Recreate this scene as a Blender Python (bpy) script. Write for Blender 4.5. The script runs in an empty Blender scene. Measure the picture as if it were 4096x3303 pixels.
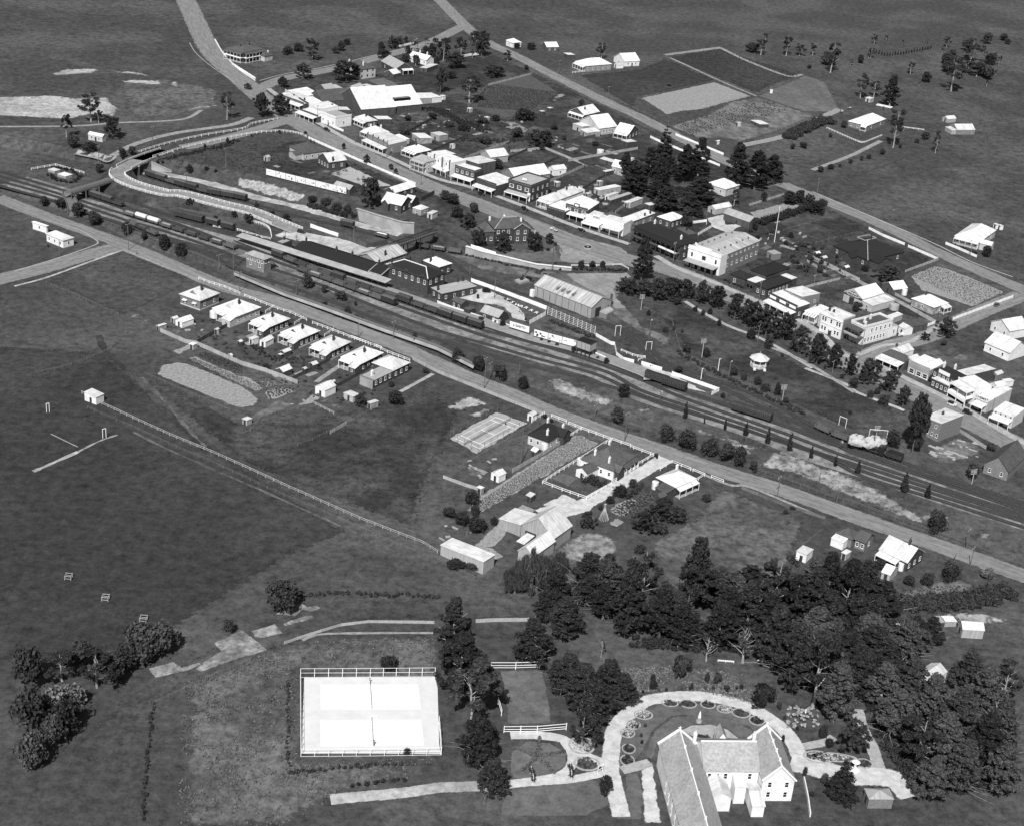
import bpy,bmesh,math,random
import numpy as np
from mathutils import Vector,Matrix
R = math.radians
random.seed(7); rng = np.random.default_rng(7)
S = bpy.context.scene
C = S.collection
# ------------------------------------------------------------------ camera
CAM_H,CAM_PITCH,CAM_ROLL,CAM_F = 248.28,0.4537,0.08343,6240.66      # metres,radians,radians,focal length for a 4096 wide frame
cd = bpy.data.cameras.new('camera'); cam = bpy.data.objects.new('camera',cd); C.objects.link(cam)
cd.sensor_fit = 'HORIZONTAL'; cd.sensor_width = 36.0; cd.lens = 36.0*CAM_F/4096.0
cd.clip_start = 1.0; cd.clip_end = 8000.0
cam.matrix_world = Matrix.Translation((0,0,CAM_H)) @ Matrix.Rotation(math.pi/2-CAM_PITCH,4,'X') @ Matrix.Rotation(CAM_ROLL,4,'Z')
S.camera = cam
# ------------------------------------------------------------------ sky,sun,exposure
SUN_EL,SUN_AZ = R(47),R(79)             # shadows run towards compass SUN_AZ (counted from +X)
w = bpy.data.worlds.new('World'); S.world = w; w.use_nodes = True
nt = w.node_tree; bg = nt.nodes['Background']
sky = nt.nodes.new('ShaderNodeTexSky'); sky.sky_type = 'NISHITA'; sky.sun_disc = False
sky.sun_elevation = SUN_EL; sky.sun_rotation = R(90)-(SUN_AZ+math.pi); sky.air_density = 1.0; sky.dust_density = 2.0
bw = nt.nodes.new('ShaderNodeRGBToBW'); nt.links.new(sky.outputs[0],bw.inputs[0]); nt.links.new(bw.outputs[0],bg.inputs[0])
bg.inputs[1].default_value = 0.055
sl = bpy.data.lights.new('sun','SUN'); sl.energy = 4.6; sl.angle = R(0.5); sl.color = (1,1,1)
so = bpy.data.objects.new('sun',sl); C.objects.link(so)
sd = Vector((math.cos(SUN_AZ)*math.cos(SUN_EL),math.sin(SUN_AZ)*math.cos(SUN_EL),-math.sin(SUN_EL)))
so.rotation_euler = sd.to_track_quat('-Z','Y').to_euler(); so.location = (-60,100,400)
S.view_settings.view_transform = 'Standard'; S.view_settings.look = 'None'; S.view_settings.gamma = 1.0
S.view_settings.exposure = 0.15
S.view_settings.use_curve_mapping = False
# ------------------------------------------------------------------ survey: plan points read off the photograph's grid of tiles
OX = (170,950,1750,2500,3250); OY = (150,750,1350,1950,2550)
def tsc(rc):
    r,c = divmod(rc,10)
    return 2.671 if (r < 3 or (r == 3 and c < 3)) else 1.5075
def nat(rc,x,y):
    r,c = divmod(rc,10); s = tsc(rc)
    return OX[c]+x/s,OY[r]+y/s
_cr,_sr,_ct,_st = math.cos(CAM_ROLL),math.sin(CAM_ROLL),math.cos(CAM_PITCH),math.sin(CAM_PITCH)
def ray(nx,ny):
    dx = (nx-2048)/CAM_F; dy = -(ny-1651.5)/CAM_F
    dx,dy = _cr*dx-_sr*dy,_sr*dx+_cr*dy
    return dx,_ct+dy*_st,-_st+dy*_ct
def GZ(rc,x,y,z=0.0):                   # point at absolute height z
    r = ray(*nat(rc,x,y)); t = (z-CAM_H)/r[2]
    return Vector((r[0]*t,r[1]*t,z))
AZ = R(-34); UX,UY = math.cos(AZ),math.sin(AZ); VX,VY = -UY,UX
def uv(p): return p[0]*UX+p[1]*UY,p[0]*VX+p[1]*VY
def xy(u,v): return u*UX+v*VX,u*UY+v*VY
RAIL = 2.0
def table(pts,z):
    rows = []
    for q in pts:
        p = GZ(q[0],q[1],q[2],z); u,v = uv(p); rows.append((u,v)+tuple(q[3:]))
    rows.sort(); a = np.array(rows)
    return a
# foot of the railway embankment (front road side): point,slope width
LOW = table([(10,-500,20,3),(10,20,190,3),(10,480,330,3),(10,900,545,3),(10,1400,730,2.5),(10,1950,890,2),(11,100,975,.5),(11,900,1285,.5),(11,1500,1500,.5),(11,2137,1720,.5),
     (22,300,300,.6),(22,850,490,3),(22,1300,640,7),(22,1850,850,9),(23,350,1040,12),(23,900,1240,14),(23,1300,1400,15),(23,2137,1690,14),(34,700,275,11),(34,1090,405,9),(34,1700,620,9)],0.0)
# foot of the bank and walls on the town side: point,bank height,bank width
UPP = table([(0,-600,1150,4,8),(0,20,1250,4,6),(0,600,1370,5,4),(0,1040,1430,5,2),(0,1380,1440,5,5),(1,0,1610,5.2,9),(11,420,130,5.5,9),(11,900,250,5.5,8),(11,1240,350,5.5,.5),(11,1880,495,5,.5),
     (12,300,705,3.0,.4),(12,700,790,1.8,.4),(12,1050,860,1.1,.4),(12,1430,890,.6,1.5),(12,2050,900,.3,2),(13,900,1400,.15,3),(24,900,1180,.0,3),(24,2137,1600,.0,3)],RAIL)
def hgt(x,y):
    u,v = uv((x,y))
    v1 = np.interp(u,LOW[:,0],LOW[:,1]); w1 = np.interp(u,LOW[:,0],LOW[:,2])
    v0 = np.interp(u,UPP[:,0],UPP[:,1]); T = np.interp(u,UPP[:,0],UPP[:,2]); w0 = np.interp(u,UPP[:,0],UPP[:,3])
    z = RAIL*min(1,max(0,(v-v1)/w1))
    return float(z + T*min(1,max(0,(v-v0)/w0)))
def G(rc,x,y,up=0.0):                   # point at height `up` above the ground
    r = ray(*nat(rc,x,y)); z = 0.0
    lo,hi = 0.0,8.0
    f = lambda z: hgt(r[0]*(z+up-CAM_H)/r[2],r[1]*(z+up-CAM_H)/r[2])
    if f(0) != 0.0:                        # highest level the sight line meets first
        best = None; zz = 8.0
        while zz > -0.01:
            if f(zz) >= zz-1e-6: best = zz; break
            zz -= 0.25
        lo = best if best is not None else 0.0; hi = lo+0.25
        for _ in range(14):
            m = (lo+hi)/2
            if f(m) >= m: lo = m
            else: hi = m
        z = lo
    t = (z+up-CAM_H)/r[2]
    return Vector((r[0]*t,r[1]*t,z+up))
def ppm(p,rc):                            # tile pixels per metre at p: across,upright
    d = p.y*_ct-(p.z-CAM_H)*_st
    k = CAM_F/d*tsc(rc); dep = math.atan2(CAM_H-p.z,math.hypot(p.x,p.y))
    return k,k*math.cos(dep)
# ------------------------------------------------------------------ materials (all grey: the photograph is black and white)
MAT = {}
def mat(name,c1,c2=None,scale=1.0,detail=4,rough=.9,lo=.35,hi=.65,stretch=None,coord='Object',bump=0.0,rnd=0.0,spec=.2,c3=None,s3=.02,l3=.45,h3=.6,fade=False,nr=.65):
    m = bpy.data.materials.new(name); m.use_nodes = True; n = m.node_tree; N = n.nodes; Lk = n.links
    b = N['Principled BSDF']; b.inputs['Roughness'].default_value = rough; b.inputs['Specular IOR Level'].default_value = spec
    g = lambda v: (v,v,v,1)
    if c2 is None: b.inputs['Base Color'].default_value = g(c1)
    else:
        tc = N.new('ShaderNodeTexCoord'); mp = N.new('ShaderNodeMapping'); Lk.new(tc.outputs[coord],mp.inputs[0])
        if stretch: mp.inputs['Scale'].default_value = stretch
        tx = N.new('ShaderNodeTexNoise'); tx.inputs['Scale'].default_value = scale; tx.inputs['Detail'].default_value = detail; tx.inputs['Roughness'].default_value = nr
        Lk.new(mp.outputs[0],tx.inputs['Vector'])
        cr = N.new('ShaderNodeValToRGB'); cr.color_ramp.elements[0].position = lo; cr.color_ramp.elements[1].position = hi
        cr.color_ramp.elements[0].color = g(c1); cr.color_ramp.elements[1].color = g(c2); Lk.new(tx.outputs[0],cr.inputs[0])
        out = cr.outputs[0]
        if c3 is not None:
            t2 = N.new('ShaderNodeTexNoise'); t2.inputs['Scale'].default_value = s3; t2.inputs['Detail'].default_value = 5; t2.inputs['Roughness'].default_value = .6
            Lk.new(tc.outputs[coord],t2.inputs['Vector'])
            r2 = N.new('ShaderNodeMapRange'); r2.inputs[1].default_value = l3; r2.inputs[2].default_value = h3; Lk.new(t2.outputs[0],r2.inputs[0])
            mx = N.new('ShaderNodeMix'); mx.data_type = 'RGBA'; mx.blend_type = 'MIX'; Lk.new(r2.outputs[0],mx.inputs[0]); Lk.new(out,mx.inputs[6])
            m2 = N.new('ShaderNodeMix'); m2.data_type = 'RGBA'; m2.blend_type = 'MULTIPLY'; m2.inputs[0].default_value = 1; Lk.new(out,m2.inputs[6]); m2.inputs[7].default_value = g(c3)
            Lk.new(m2.outputs[2],mx.inputs[7]); out = mx.outputs[2]
        if rnd:
            oi = N.new('ShaderNodeObjectInfo'); mr = N.new('ShaderNodeMapRange'); mr.inputs[3].default_value = 1-rnd; mr.inputs[4].default_value = 1+rnd; Lk.new(oi.outputs['Random'],mr.inputs[0])
            m3 = N.new('ShaderNodeMix'); m3.data_type = 'RGBA'; m3.blend_type = 'MULTIPLY'; m3.inputs[0].default_value = 1; Lk.new(out,m3.inputs[6]); Lk.new(mr.outputs[0],m3.inputs[7]); out = m3.outputs[2]
        Lk.new(out,b.inputs['Base Color'])
        if bump:
            bp = N.new('ShaderNodeBump'); bp.inputs['Strength'].default_value = bump; bp.inputs['Distance'].default_value = .3; Lk.new(tx.outputs[0],bp.inputs['Height']); Lk.new(bp.outputs[0],b.inputs['Normal'])
    if fade:                               # ragged edge: cover thins out where the mesh attribute 'edge' falls to 0
        at = N.new('ShaderNodeAttribute'); at.attribute_name = 'edge'; tc2 = N.new('ShaderNodeTexCoord'); t5 = N.new('ShaderNodeTexNoise'); t5.inputs['Scale'].default_value = .45; t5.inputs['Detail'].default_value = 6; t5.inputs['Roughness'].default_value = .75
        Lk.new(tc2.outputs['Object'],t5.inputs['Vector']); ad = N.new('ShaderNodeMath'); ad.operation = 'MULTIPLY_ADD'; Lk.new(t5.outputs[0],ad.inputs[0]); ad.inputs[1].default_value = 2.2; Lk.new(at.outputs['Fac'],ad.inputs[2])
        m5 = N.new('ShaderNodeMapRange'); m5.inputs[1].default_value = 1.4; m5.inputs[2].default_value = 1.75; Lk.new(ad.outputs[0],m5.inputs[0]); Lk.new(m5.outputs[0],b.inputs['Alpha'])
    MAT[name] = m; return m
GROUND = {}
def gmat(name,*a,**k): mat(name,*a,**k); mat(name+'_f',*a,fade=True,**k)
gmat('grass',.012,.105,.28,9,lo=.33,hi=.69,c3=1.5,s3=.016,nr=.86)
gmat('pasture',.008,.07,.25,9,lo=.33,hi=.69,c3=1.4,s3=.012,nr=.86)
gmat('lawn',.055,.17,.3,9,lo=.33,hi=.69,c3=1.25,s3=.05,nr=.86)
gmat('dark_grass',.006,.07,.25,9,lo=.34,hi=.7,c3=2.0,s3=.035,nr=.84)
gmat('rank_grass',.03,.25,.3,9,lo=.34,hi=.7,c3=.6,s3=.03,nr=.82)
gmat('dry_grass',.10,.46,.4,9,lo=.36,hi=.66,c3=.6,s3=.12,nr=.76)
gmat('pale_grass',.04,.2,.3,9,lo=.36,hi=.66,c3=.65,s3=.05,nr=.78)
gmat('sand',.26,.58,.35,7,lo=.34,hi=.66,c3=.7,s3=.07,nr=.72)
gmat('soil',.17,.38,.9,7,lo=.36,hi=.66,nr=.76)
gmat('dark_soil',.04,.13,1.0,6,lo=.36,hi=.66,nr=.76)
gmat('road',.14,.30,.4,8,lo=.34,hi=.66,c3=1.2,s3=.07,nr=.84)
mat('road_r',.14,.31,1.2,8,lo=.34,hi=.66,stretch=(.75,.06,1),coord='UV',c3=.82,s3=.5,nr=.8,fade=True)
gmat('track_edge',.16,.38,.5,6,lo=.34,hi=.66,nr=.76)
gmat('footpath',.26,.46,.6,6,lo=.34,hi=.66,nr=.75)
gmat('gravel',.34,.68,.22,8,lo=.34,hi=.66,c3=.8,s3=.09,nr=.74)
gmat('drive',.38,.66,.4,7,lo=.34,hi=.66,nr=.76)
gmat('yard',.06,.24,.22,9,lo=.34,hi=.66,c3=.7,s3=.05,nr=.76)
gmat('stone_wall',.12,.46,.5,8,lo=.36,hi=.64,nr=.76)
mat('ballast',.035,.11,.9,7,lo=.34,hi=.66,nr=.78)
mat('ballast_pale',.11,.34,.35,8,lo=.36,hi=.64,c3=.55,s3=.06,nr=.76)
mat('sleeper',.03,.06,2,3)
mat('rail',.05,rough=.4)
mat('platform',.2,.32,.4,7,lo=.3,hi=.7)
mat('court_grey',.60,.70,.3,5,lo=.3,hi=.7)
mat('court_white',.74,.80,.3,5)
mat('court_dirt',.28,.42,.3,7,lo=.3,hi=.7)
mat('line_white',.85)
mat('iron_white',.46,.80,1.0,6,rough=.55,lo=.26,hi=.58,stretch=(1.5,.14,1),coord='UV',rnd=.14,spec=.3,c3=.78,s3=.25,nr=.75)
mat('iron_grey',.26,.44,1.0,5,rough=.6,lo=.3,hi=.7,stretch=(1.6,.15,1),coord='UV',rnd=.12,spec=.3)
mat('iron_stain',.18,.62,1.0,6,rough=.6,lo=.3,hi=.68,stretch=(1.3,.1,1),coord='UV',spec=.3)
mat('tile_dark',.012,.032,2.5,6,rough=.8,lo=.3,hi=.7,coord='UV',rnd=.15)
mat('tile_mid',.055,.13,2.0,6,rough=.8,lo=.3,hi=.7,coord='UV',rnd=.12,c3=.8,s3=.3)
mat('slate',.27,.46,1.2,6,rough=.6,coord='UV',c3=.85,s3=.2,nr=.75)
mat('white_wall',.62,.8,.5,6,lo=.3,hi=.6,rnd=.06)
mat('cream_wall',.38,.55,.6,6,lo=.3,hi=.7,rnd=.1)
mat('grey_wall',.16,.30,.8,8,lo=.3,hi=.7,rnd=.15)
mat('brick_wall',.03,.085,1.6,7,lo=.3,hi=.7,rnd=.15)
mat('pale_brick',.14,.24,1.5,7,lo=.3,hi=.7)
mat('timber_wall',.04,.11,1.0,6,lo=.3,hi=.7,stretch=(2.5,2.5,.2),rnd=.15)
mat('timber_light',.26,.44,1.0,6,lo=.3,hi=.7,stretch=(2.5,2.5,.2),rnd=.12)
mat('concrete',.3,.44,.4,8,lo=.3,hi=.7,c3=.7,s3=.2)
mat('white_paint',.78,.86,3,3,rnd=.05)
mat('dark_paint',.03,.05,2,3)
mat('glass',.012,rough=.15,spec=.5)
mat('wood',.09,.17,1.5,5,lo=.3,hi=.7,rnd=.2)
mat('pale_wood',.3,.46,1.5,5,lo=.3,hi=.7,rnd=.15)
mat('wire',.25)
mat('iron_black',.022,.045,1.5,5,rough=.7,rnd=.25)
mat('wagon_grey',.06,.12,1.2,6,lo=.3,hi=.7,rnd=.35)
mat('wagon_dark',.028,.055,1.0,6,rough=.6,lo=.3,hi=.7,rnd=.2)
mat('tarp',.5,.75,.8,6,lo=.3,hi=.7)
mat('tyre',.02)
mat('car_black',.02,rough=.3,spec=.5)
mat('car_pale',.6,rough=.4,spec=.4)
mat('skin',.4); mat('cloth_dark',.04); mat('cloth_white',.75)
mat('poster',.72,.8,.8,3)
mat('poster_grey',.25,.5,.7,4)
mat('leaf',.018,.05,.8,4,rough=.7,lo=.3,hi=.7,rnd=.35,spec=.25)
mat('leaf_pine',.014,.036,.9,4,rough=.7,lo=.3,hi=.7,rnd=.3,spec=.25)
mat('leaf_mid',.03,.085,.8,4,rough=.7,lo=.3,hi=.7,rnd=.3,spec=.25)
mat('leaf_pale',.07,.2,.8,4,rough=.7,lo=.3,hi=.7,rnd=.3,spec=.25)
mat('bloom',.2,.6,2.5,3,lo=.45,hi=.55)
mat('bark',.05,.12,2,5,lo=.3,hi=.7,rnd=.2)
mat('bark_pale',.22,.45,2,5,lo=.3,hi=.7,rnd=.2)
mat('lead',.12,.25,.8,5)
# ------------------------------------------------------------------ mesh helpers
def mesh(name,V,F,m,mi=None,UV=None):
    me = bpy.data.meshes.new(name); me.from_pydata([tuple(v) for v in V],[],F)
    for k in (m if isinstance(m,(list,tuple)) else [m]): me.materials.append(MAT[k])
    if mi: me.polygons.foreach_set('material_index',mi)
    if UV:
        l = me.uv_layers.new(name='UV'); l.data.foreach_set('uv',[c for f in UV for p in f for c in p])
    me.update(); return me
def ob(name,me,parent=None,loc=(0,0,0),rz=0.0,sc=None):
    o = bpy.data.objects.new(name,me); C.objects.link(o); o.location = loc
    if rz: o.rotation_euler = (0,0,rz)
    if sc: o.scale = sc
    if parent: o.parent = parent
    return o
def tag(o,label,cat,group=None):
    o['label'] = label; o['category'] = cat
    if group: o['group'] = group
    return o
def thing(name,label,cat,loc,rz=0.0,group=None):
    o = ob(name,None,None,loc,rz); o.empty_display_size = .5
    return tag(o,label,cat,group)
def struct(o): o['kind'] = 'structure'; return o
class MB:
    def __init__(s): s.V = []; s.F = []; s.M = []; s.T = []
    def add(s,V,F,k=0,UV=None):
        n = len(s.V); s.V += [tuple(v) for v in V]; s.F += [tuple(i+n for i in f) for f in F]; s.M += [k]*len(F)
        s.T += UV if UV else [[(V[i][0]+V[i][1]*.37,V[i][2]+V[i][1]*.2) for i in f] for f in F]
        return s
    def box(s,a,b,k=0):
        x0,y0,z0 = a; x1,y1,z1 = b
        return s.add([(x0,y0,z0),(x1,y0,z0),(x1,y1,z0),(x0,y1,z0),(x0,y0,z1),(x1,y0,z1),(x1,y1,z1),(x0,y1,z1)],
                     [(0,3,2,1),(4,5,6,7),(0,1,5,4),(1,2,6,5),(2,3,7,6),(3,0,4,7)],k)
    def bar(s,p,q,t,k=0,t2=None):
        p,q = Vector(p),Vector(q); d = (q-p)
        if d.length < 1e-6: return s
        d.normalize(); a = Vector((0,0,1)) if abs(d.z) < .9 else Vector((1,0,0))
        e1 = d.cross(a).normalized(); e2 = d.cross(e1); t2 = t if t2 is None else t2
        V = [p+e1*i*t/2+e2*j*t/2 for i,j in ((-1,-1),(1,-1),(1,1),(-1,1))]+[q+e1*i*t2/2+e2*j*t2/2 for i,j in ((-1,-1),(1,-1),(1,1),(-1,1))]
        return s.add(V,[(0,3,2,1),(4,5,6,7),(0,1,5,4),(1,2,6,5),(2,3,7,6),(3,0,4,7)],k)
    def cyl(s,c,r,z0,z1,n=12,k=0,r2=None,axis='z'):
        r2 = r if r2 is None else r2; V = []
        for rr,z in ((r,z0),(r2,z1)):
            for i in range(n):
                a = 2*math.pi*i/n; x,y = rr*math.cos(a),rr*math.sin(a)
                V.append((c[0]+x,c[1]+y,z) if axis == 'z' else ((z,c[1]+x,c[2]+y) if axis == 'x' else (c[0]+x,z,c[2]+y)))
        return s.add(V,[tuple(range(n))[::-1],tuple(range(n,2*n))]+[(i,(i+1) % n,n+(i+1) % n,n+i) for i in range(n)],k)
    def me(s,name,m): return mesh(name,s.V,s.F,m,s.M,s.T)
    def build(s,name,m,parent=None,loc=(0,0,0),rz=0.0,sc=None): return ob(name,s.me(name,m),parent,loc,rz,sc)
UNIT = {}
def unit_box(m):
    if ('b',m) not in UNIT: UNIT['b',m] = MB().box((-.5,-.5,0),(.5,.5,1)).me('block',m)
    return UNIT['b',m]
def win_mesh(kind='w'):
    if kind not in UNIT:
        b = MB(); f = .1
        b.box((-.5,-.02,0),(.5,.06,.07),0); b.box((-.5,-.02,.93),(.5,.06,1),0); b.box((-.5,-.02,.07),(-.5+f,.06,.93),0); b.box((.5-f,-.02,.07),(.5,.06,.93),0)
        b.box((-.4,-.01,.48),(.4,.05,.53),0); b.box((-.4,0,.07),(.4,.03,.93),1)
        if kind == 'w': b.box((-.58,-.02,-.06),(.58,.12,0),0)
        UNIT[kind] = b.me('window',['white_paint' if kind != 'k' else 'wood','glass'])
    return UNIT[kind]
def chim_mesh(m):
    if ('c',m) not in UNIT:
        b = MB().box((-.45,-.35,0),(.45,.35,.86)).box((-.53,-.43,.86),(.53,.43,.93)).box((-.48,-.38,.93),(.48,.38,1.0))
        b.cyl((-.2,0,0),.13,1.0,1.16,8).cyl((.2,0,0),.13,1.0,1.16,8)
        UNIT['c',m] = b.me('chimney',m)
    return UNIT['c',m]
# roofs: outline x0..x1,y0..y1 at eave height e
def roof_mb(x0,y0,x1,y1,e,t,rise,th=.14,b=None):
    b = b or MB(); L,W = x1-x0,y1-y0
    def face(P,sl):       # P polygon,uv with v down the slope
        P = [Vector(p) for p in P]; n = (P[1]-P[0]).cross(P[2]-P[0]).normalized()
        dn = Vector((n.x,n.y,0)); dn = dn.normalized() if dn.length > 1e-4 else Vector((1,0,0)); sd_ = n.cross(dn)
        sd_ = sd_.normalized(); dw = sd_.cross(n)
        b.add(P,[tuple(range(len(P)))],0,[[(p.dot(sd_),p.dot(dw)) for p in P]])
    A,B_,Cc,D = (x0,y0,e),(x1,y0,e),(x1,y1,e),(x0,y1,e)
    if t == 'h' or t == 'p':
        if t == 'p' or abs(L-W) < .5:
            m = ((x0+x1)/2,(y0+y1)/2,e+rise)
            for P in ((A,B_,m),(B_,Cc,m),(Cc,D,m),(D,A,m)): face(P,0)
        elif L > W:
            r0,r1 = (x0+W/2,(y0+y1)/2,e+rise),(x1-W/2,(y0+y1)/2,e+rise)
            for P in ((A,B_,r1,r0),(B_,Cc,r1),(Cc,D,r0,r1),(D,A,r0)): face(P,0)
        else:
            r0,r1 = ((x0+x1)/2,y0+L/2,e+rise),((x0+x1)/2,y1-L/2,e+rise)
            for P in ((A,B_,r0),(B_,Cc,r1,r0),(Cc,D,r1),(D,A,r0,r1)): face(P,0)
    elif t == 'gx':
        r0,r1 = (x0,(y0+y1)/2,e+rise),(x1,(y0+y1)/2,e+rise)
        face((A,B_,r1,r0),0); face((Cc,D,r0,r1),0)
        q = lambda p: (p[0],p[1],p[2]-th)
        for s_ in ((A,r0),(r0,D),(r1,B_),(Cc,r1)): b.add([s_[0],s_[1],q(s_[1]),q(s_[0])],[(0,3,2,1)])
        b.add([q(A),q(B_),q(r1),q(r0)],[(0,3,2,1)]); b.add([q(Cc),q(D),q(r0),q(r1)],[(0,3,2,1)])
        for s_ in ((A,B_),(Cc,D)): b.add([s_[0],s_[1],q(s_[1]),q(s_[0])],[(0,3,2,1)])
        return b
    elif t == 'gy':
        r0,r1 = ((x0+x1)/2,y0,e+rise),((x0+x1)/2,y1,e+rise)
        face((B_,Cc,r1,r0),0); face((D,A,r0,r1),0)
        q = lambda p: (p[0],p[1],p[2]-th)
        for s_ in ((r0,A),(B_,r0),(r1,Cc),(D,r1)): b.add([s_[0],s_[1],q(s_[1]),q(s_[0])],[(0,3,2,1)])
        b.add([q(B_),q(Cc),q(r1),q(r0)],[(0,3,2,1)]); b.add([q(D),q(A),q(r0),q(r1)],[(0,3,2,1)])
        for s_ in ((B_,Cc),(D,A)): b.add([s_[0],s_[1],q(s_[1]),q(s_[0])],[(0,3,2,1)])
        return b
    else:                  # mono pitch: 'sa' high along face a (y0),... or 'f'
        za = {'sa': (1,1,0,0),'sb': (1,0,0,1),'sc': (0,0,1,1),'sd': (0,1,1,0),'f': (0,0,0,0)}[t]
        P = [(p[0],p[1],e+rise*k) for p,k in zip((A,B_,Cc,D),za)]
        face(P,0); Q = [(p[0],p[1],p[2]-th) for p in P]
        b.add(Q,[(0,3,2,1)])
        for i in range(4): b.add([P[i],P[(i+1) % 4],Q[(i+1) % 4],Q[i]],[(0,3,2,1)])
        return b
    Q = [(p[0],p[1],p[2]-th) for p in (A,B_,Cc,D)]; P = (A,B_,Cc,D)
    b.add(Q,[(0,3,2,1)])
    for i in range(4): b.add([P[i],P[(i+1) % 4],Q[(i+1) % 4],Q[i]],[(0,3,2,1)])
    return b
class Bd:
    def __init__(s,name,label,cat,rc,p0,p1,p2,e=3.2,r='h',rise=None,wall='white_wall',roof='iron_white',o=.35,ch=(),win='',door='',ver='',awn='',st=1,par='',group=None,chm='brick_wall',wk='w',sub=1.2,parm=None,ang=None,maxl=None):
        A,B_,D = (G(rc,*p,up=e) for p in (p0,p1,p2))
        d1,d2 = B_-A,D-A; d1.z = d2.z = 0
        a1,a2 = math.atan2(d1.y,d1.x),math.atan2(d2.y,d2.x)-math.pi/2
        w1,w2 = d1.length,d2.length
        a = math.atan2(w1*math.sin(a1)+w2*math.sin(a2),w1*math.cos(a1)+w2*math.cos(a2)) if ang is None else R(ang)
        s.L = max(1.2,d1.x*math.cos(a)+d1.y*math.sin(a)); s.W = max(1.2,-d2.x*math.sin(a)+d2.y*math.cos(a)); s.a = a; s.e = e
        if maxl: s.L,s.W = min(s.L,maxl),min(s.W,maxl)
        cxy = A+Vector((math.cos(a)*s.L/2-math.sin(a)*s.W/2,math.sin(a)*s.L/2+math.cos(a)*s.W/2,0))
        z = hgt(cxy.x,cxy.y)
        s.root = thing(name,label,cat,(A.x,A.y,z),a,group); s.wallm,s.roofm,s.o,s.sub,s.chm,s.wk = wall,roof,o,sub,chm,wk
        s.rise = rise if rise is not None else {'h': .26,'p': .28,'gx': .28,'gy': .28}.get(r,.07)*(min(s.L,s.W) if r in 'hp' else (s.W if r in ('gx','sa','sc') else s.L))
        s.r = r; s.block(0,0,s.L,s.W,e,r,s.rise,wall,roof,o)
        if par: s.parapet(par,parm or wall)
        for c in ch: s.chimney(*c)
        i = 0
        while i < len(win):                # 'a4b2': four windows on face a,two on face b
            for k in range(st): s.windows(win[i],int(win[i+1]),(k+.42)*e/st if st > 1 else e*.3,min(1.5,e/st*.45))
            i += 2
        for f in door: s.door(f)
        for v in ver.split(): s.verandah(v[0],float(v[1:]))
        for v in awn.split(): s.awning(v[0],float(v[1:]))
    def block(s,x0,y0,x1,y1,e,r,rise,wall=None,roof=None,o=None):
        wall = wall or s.wallm; roof = roof or s.roofm; o = s.o if o is None else o
        ax,bx,ay,by = x0+o,x1-o,y0+o,y1-o; b = MB(); z0 = -s.sub; ee = e-.02
        if r == 'gx':
            k = (y1-y0)/2; rr = rise*(k-o)/k; zz = ee+rise*o/k-.1; m = (ay+by)/2
            b.add([(ax,ay,z0),(ax,by,z0),(bx,by,z0),(bx,ay,z0),(ax,ay,zz),(ax,by,zz),(bx,by,zz),(bx,ay,zz),(ax,m,zz+rr),(bx,m,zz+rr)],[(0,4,8,5,1),(3,2,6,9,7),(0,3,7,4),(1,5,6,2)])
        elif r == 'gy':
            k = (x1-x0)/2; rr = rise*(k-o)/k; zz = ee+rise*o/k-.1; m = (ax+bx)/2
            b.add([(ax,ay,z0),(ax,by,z0),(bx,by,z0),(bx,ay,z0),(ax,ay,zz),(ax,by,zz),(bx,by,zz),(bx,ay,zz),(m,ay,zz+rr),(m,by,zz+rr)],[(0,4,5,1),(3,2,6,7),(0,3,7,8,4),(1,5,9,6,2)])
        elif r[0] == 's':
            za = {'sa': (1,1,0,0),'sb': (1,0,0,1),'sc': (0,0,1,1),'sd': (0,1,1,0)}[r]; P = [(ax,ay),(bx,ay),(bx,by),(ax,by)]
            b.add([(p[0],p[1],z0) for p in P]+[(p[0],p[1],ee+rise*k*.9-.06) for p,k in zip(P,za)],[(0,1,5,4),(1,2,6,5),(2,3,7,6),(3,0,4,7)])
        else: b.box((ax,ay,z0),(bx,by,ee-.05))
        b.build('wall',wall,s.root)
        roof_mb(x0,y0,x1,y1,e,r,rise).build('roof',roof,s.root)
    def face(s,f,t,d=0.0):               # point t along face f,d metres out from the wall; and its rotation
        o = s.o
        if f == 'a': return (o+t*(s.L-2*o),o-d),0.0,s.L-2*o
        if f == 'b': return (o-d,s.W-o-t*(s.W-2*o)),-math.pi/2,s.W-2*o
        if f == 'c': return (s.L-o-t*(s.L-2*o),s.W-o+d),math.pi,s.L-2*o
        return (s.L-o+d,o+t*(s.W-2*o)),math.pi/2,s.W-2*o
    def windows(s,f,n,z,h,w=1.0,t0=0.0,t1=1.0):
        if s.face(f,0)[2]*(t1-t0)/max(n,1) < 1.7: n = max(1,int(s.face(f,0)[2]*(t1-t0)/1.7))
        for i in range(n):
            p,rz,_ = s.face(f,t0+(t1-t0)*(i+.5)/n,.03)
            ob('window',win_mesh(s.wk),s.root,(p[0],p[1],z),rz+math.pi,(w,1,h))
    def door(s,f,t=.5,w=1.0,h=2.1,m='dark_paint'):
        p,rz,_ = s.face(f,t+.02,.03)
        ob('door',unit_box(m),s.root,(p[0],p[1],0),rz,(w,.08,h))
    def chimney(s,fx,fy,h=1.3,m=None):
        x,y = fx*s.L,fy*s.W; k = min(s.L,s.W)/2
        z = {'h': min(1,max(0,min(x,s.L-x,y,s.W-y))/k),'p': min(1,max(0,min(x,s.L-x,y,s.W-y))/k),'gx': max(0,1-abs(2*fy-1)),'gy': max(0,1-abs(2*fx-1))}.get(s.r,0)*s.rise
        ob('chimney',chim_mesh(m or s.chm),s.root,(x,y,s.e-.4),0,(.85,.85,min(h,2.0)+z+.4))
    def box(s,name,a,b,m): return MB().box(a,b).build(name,m,s.root)
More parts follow.
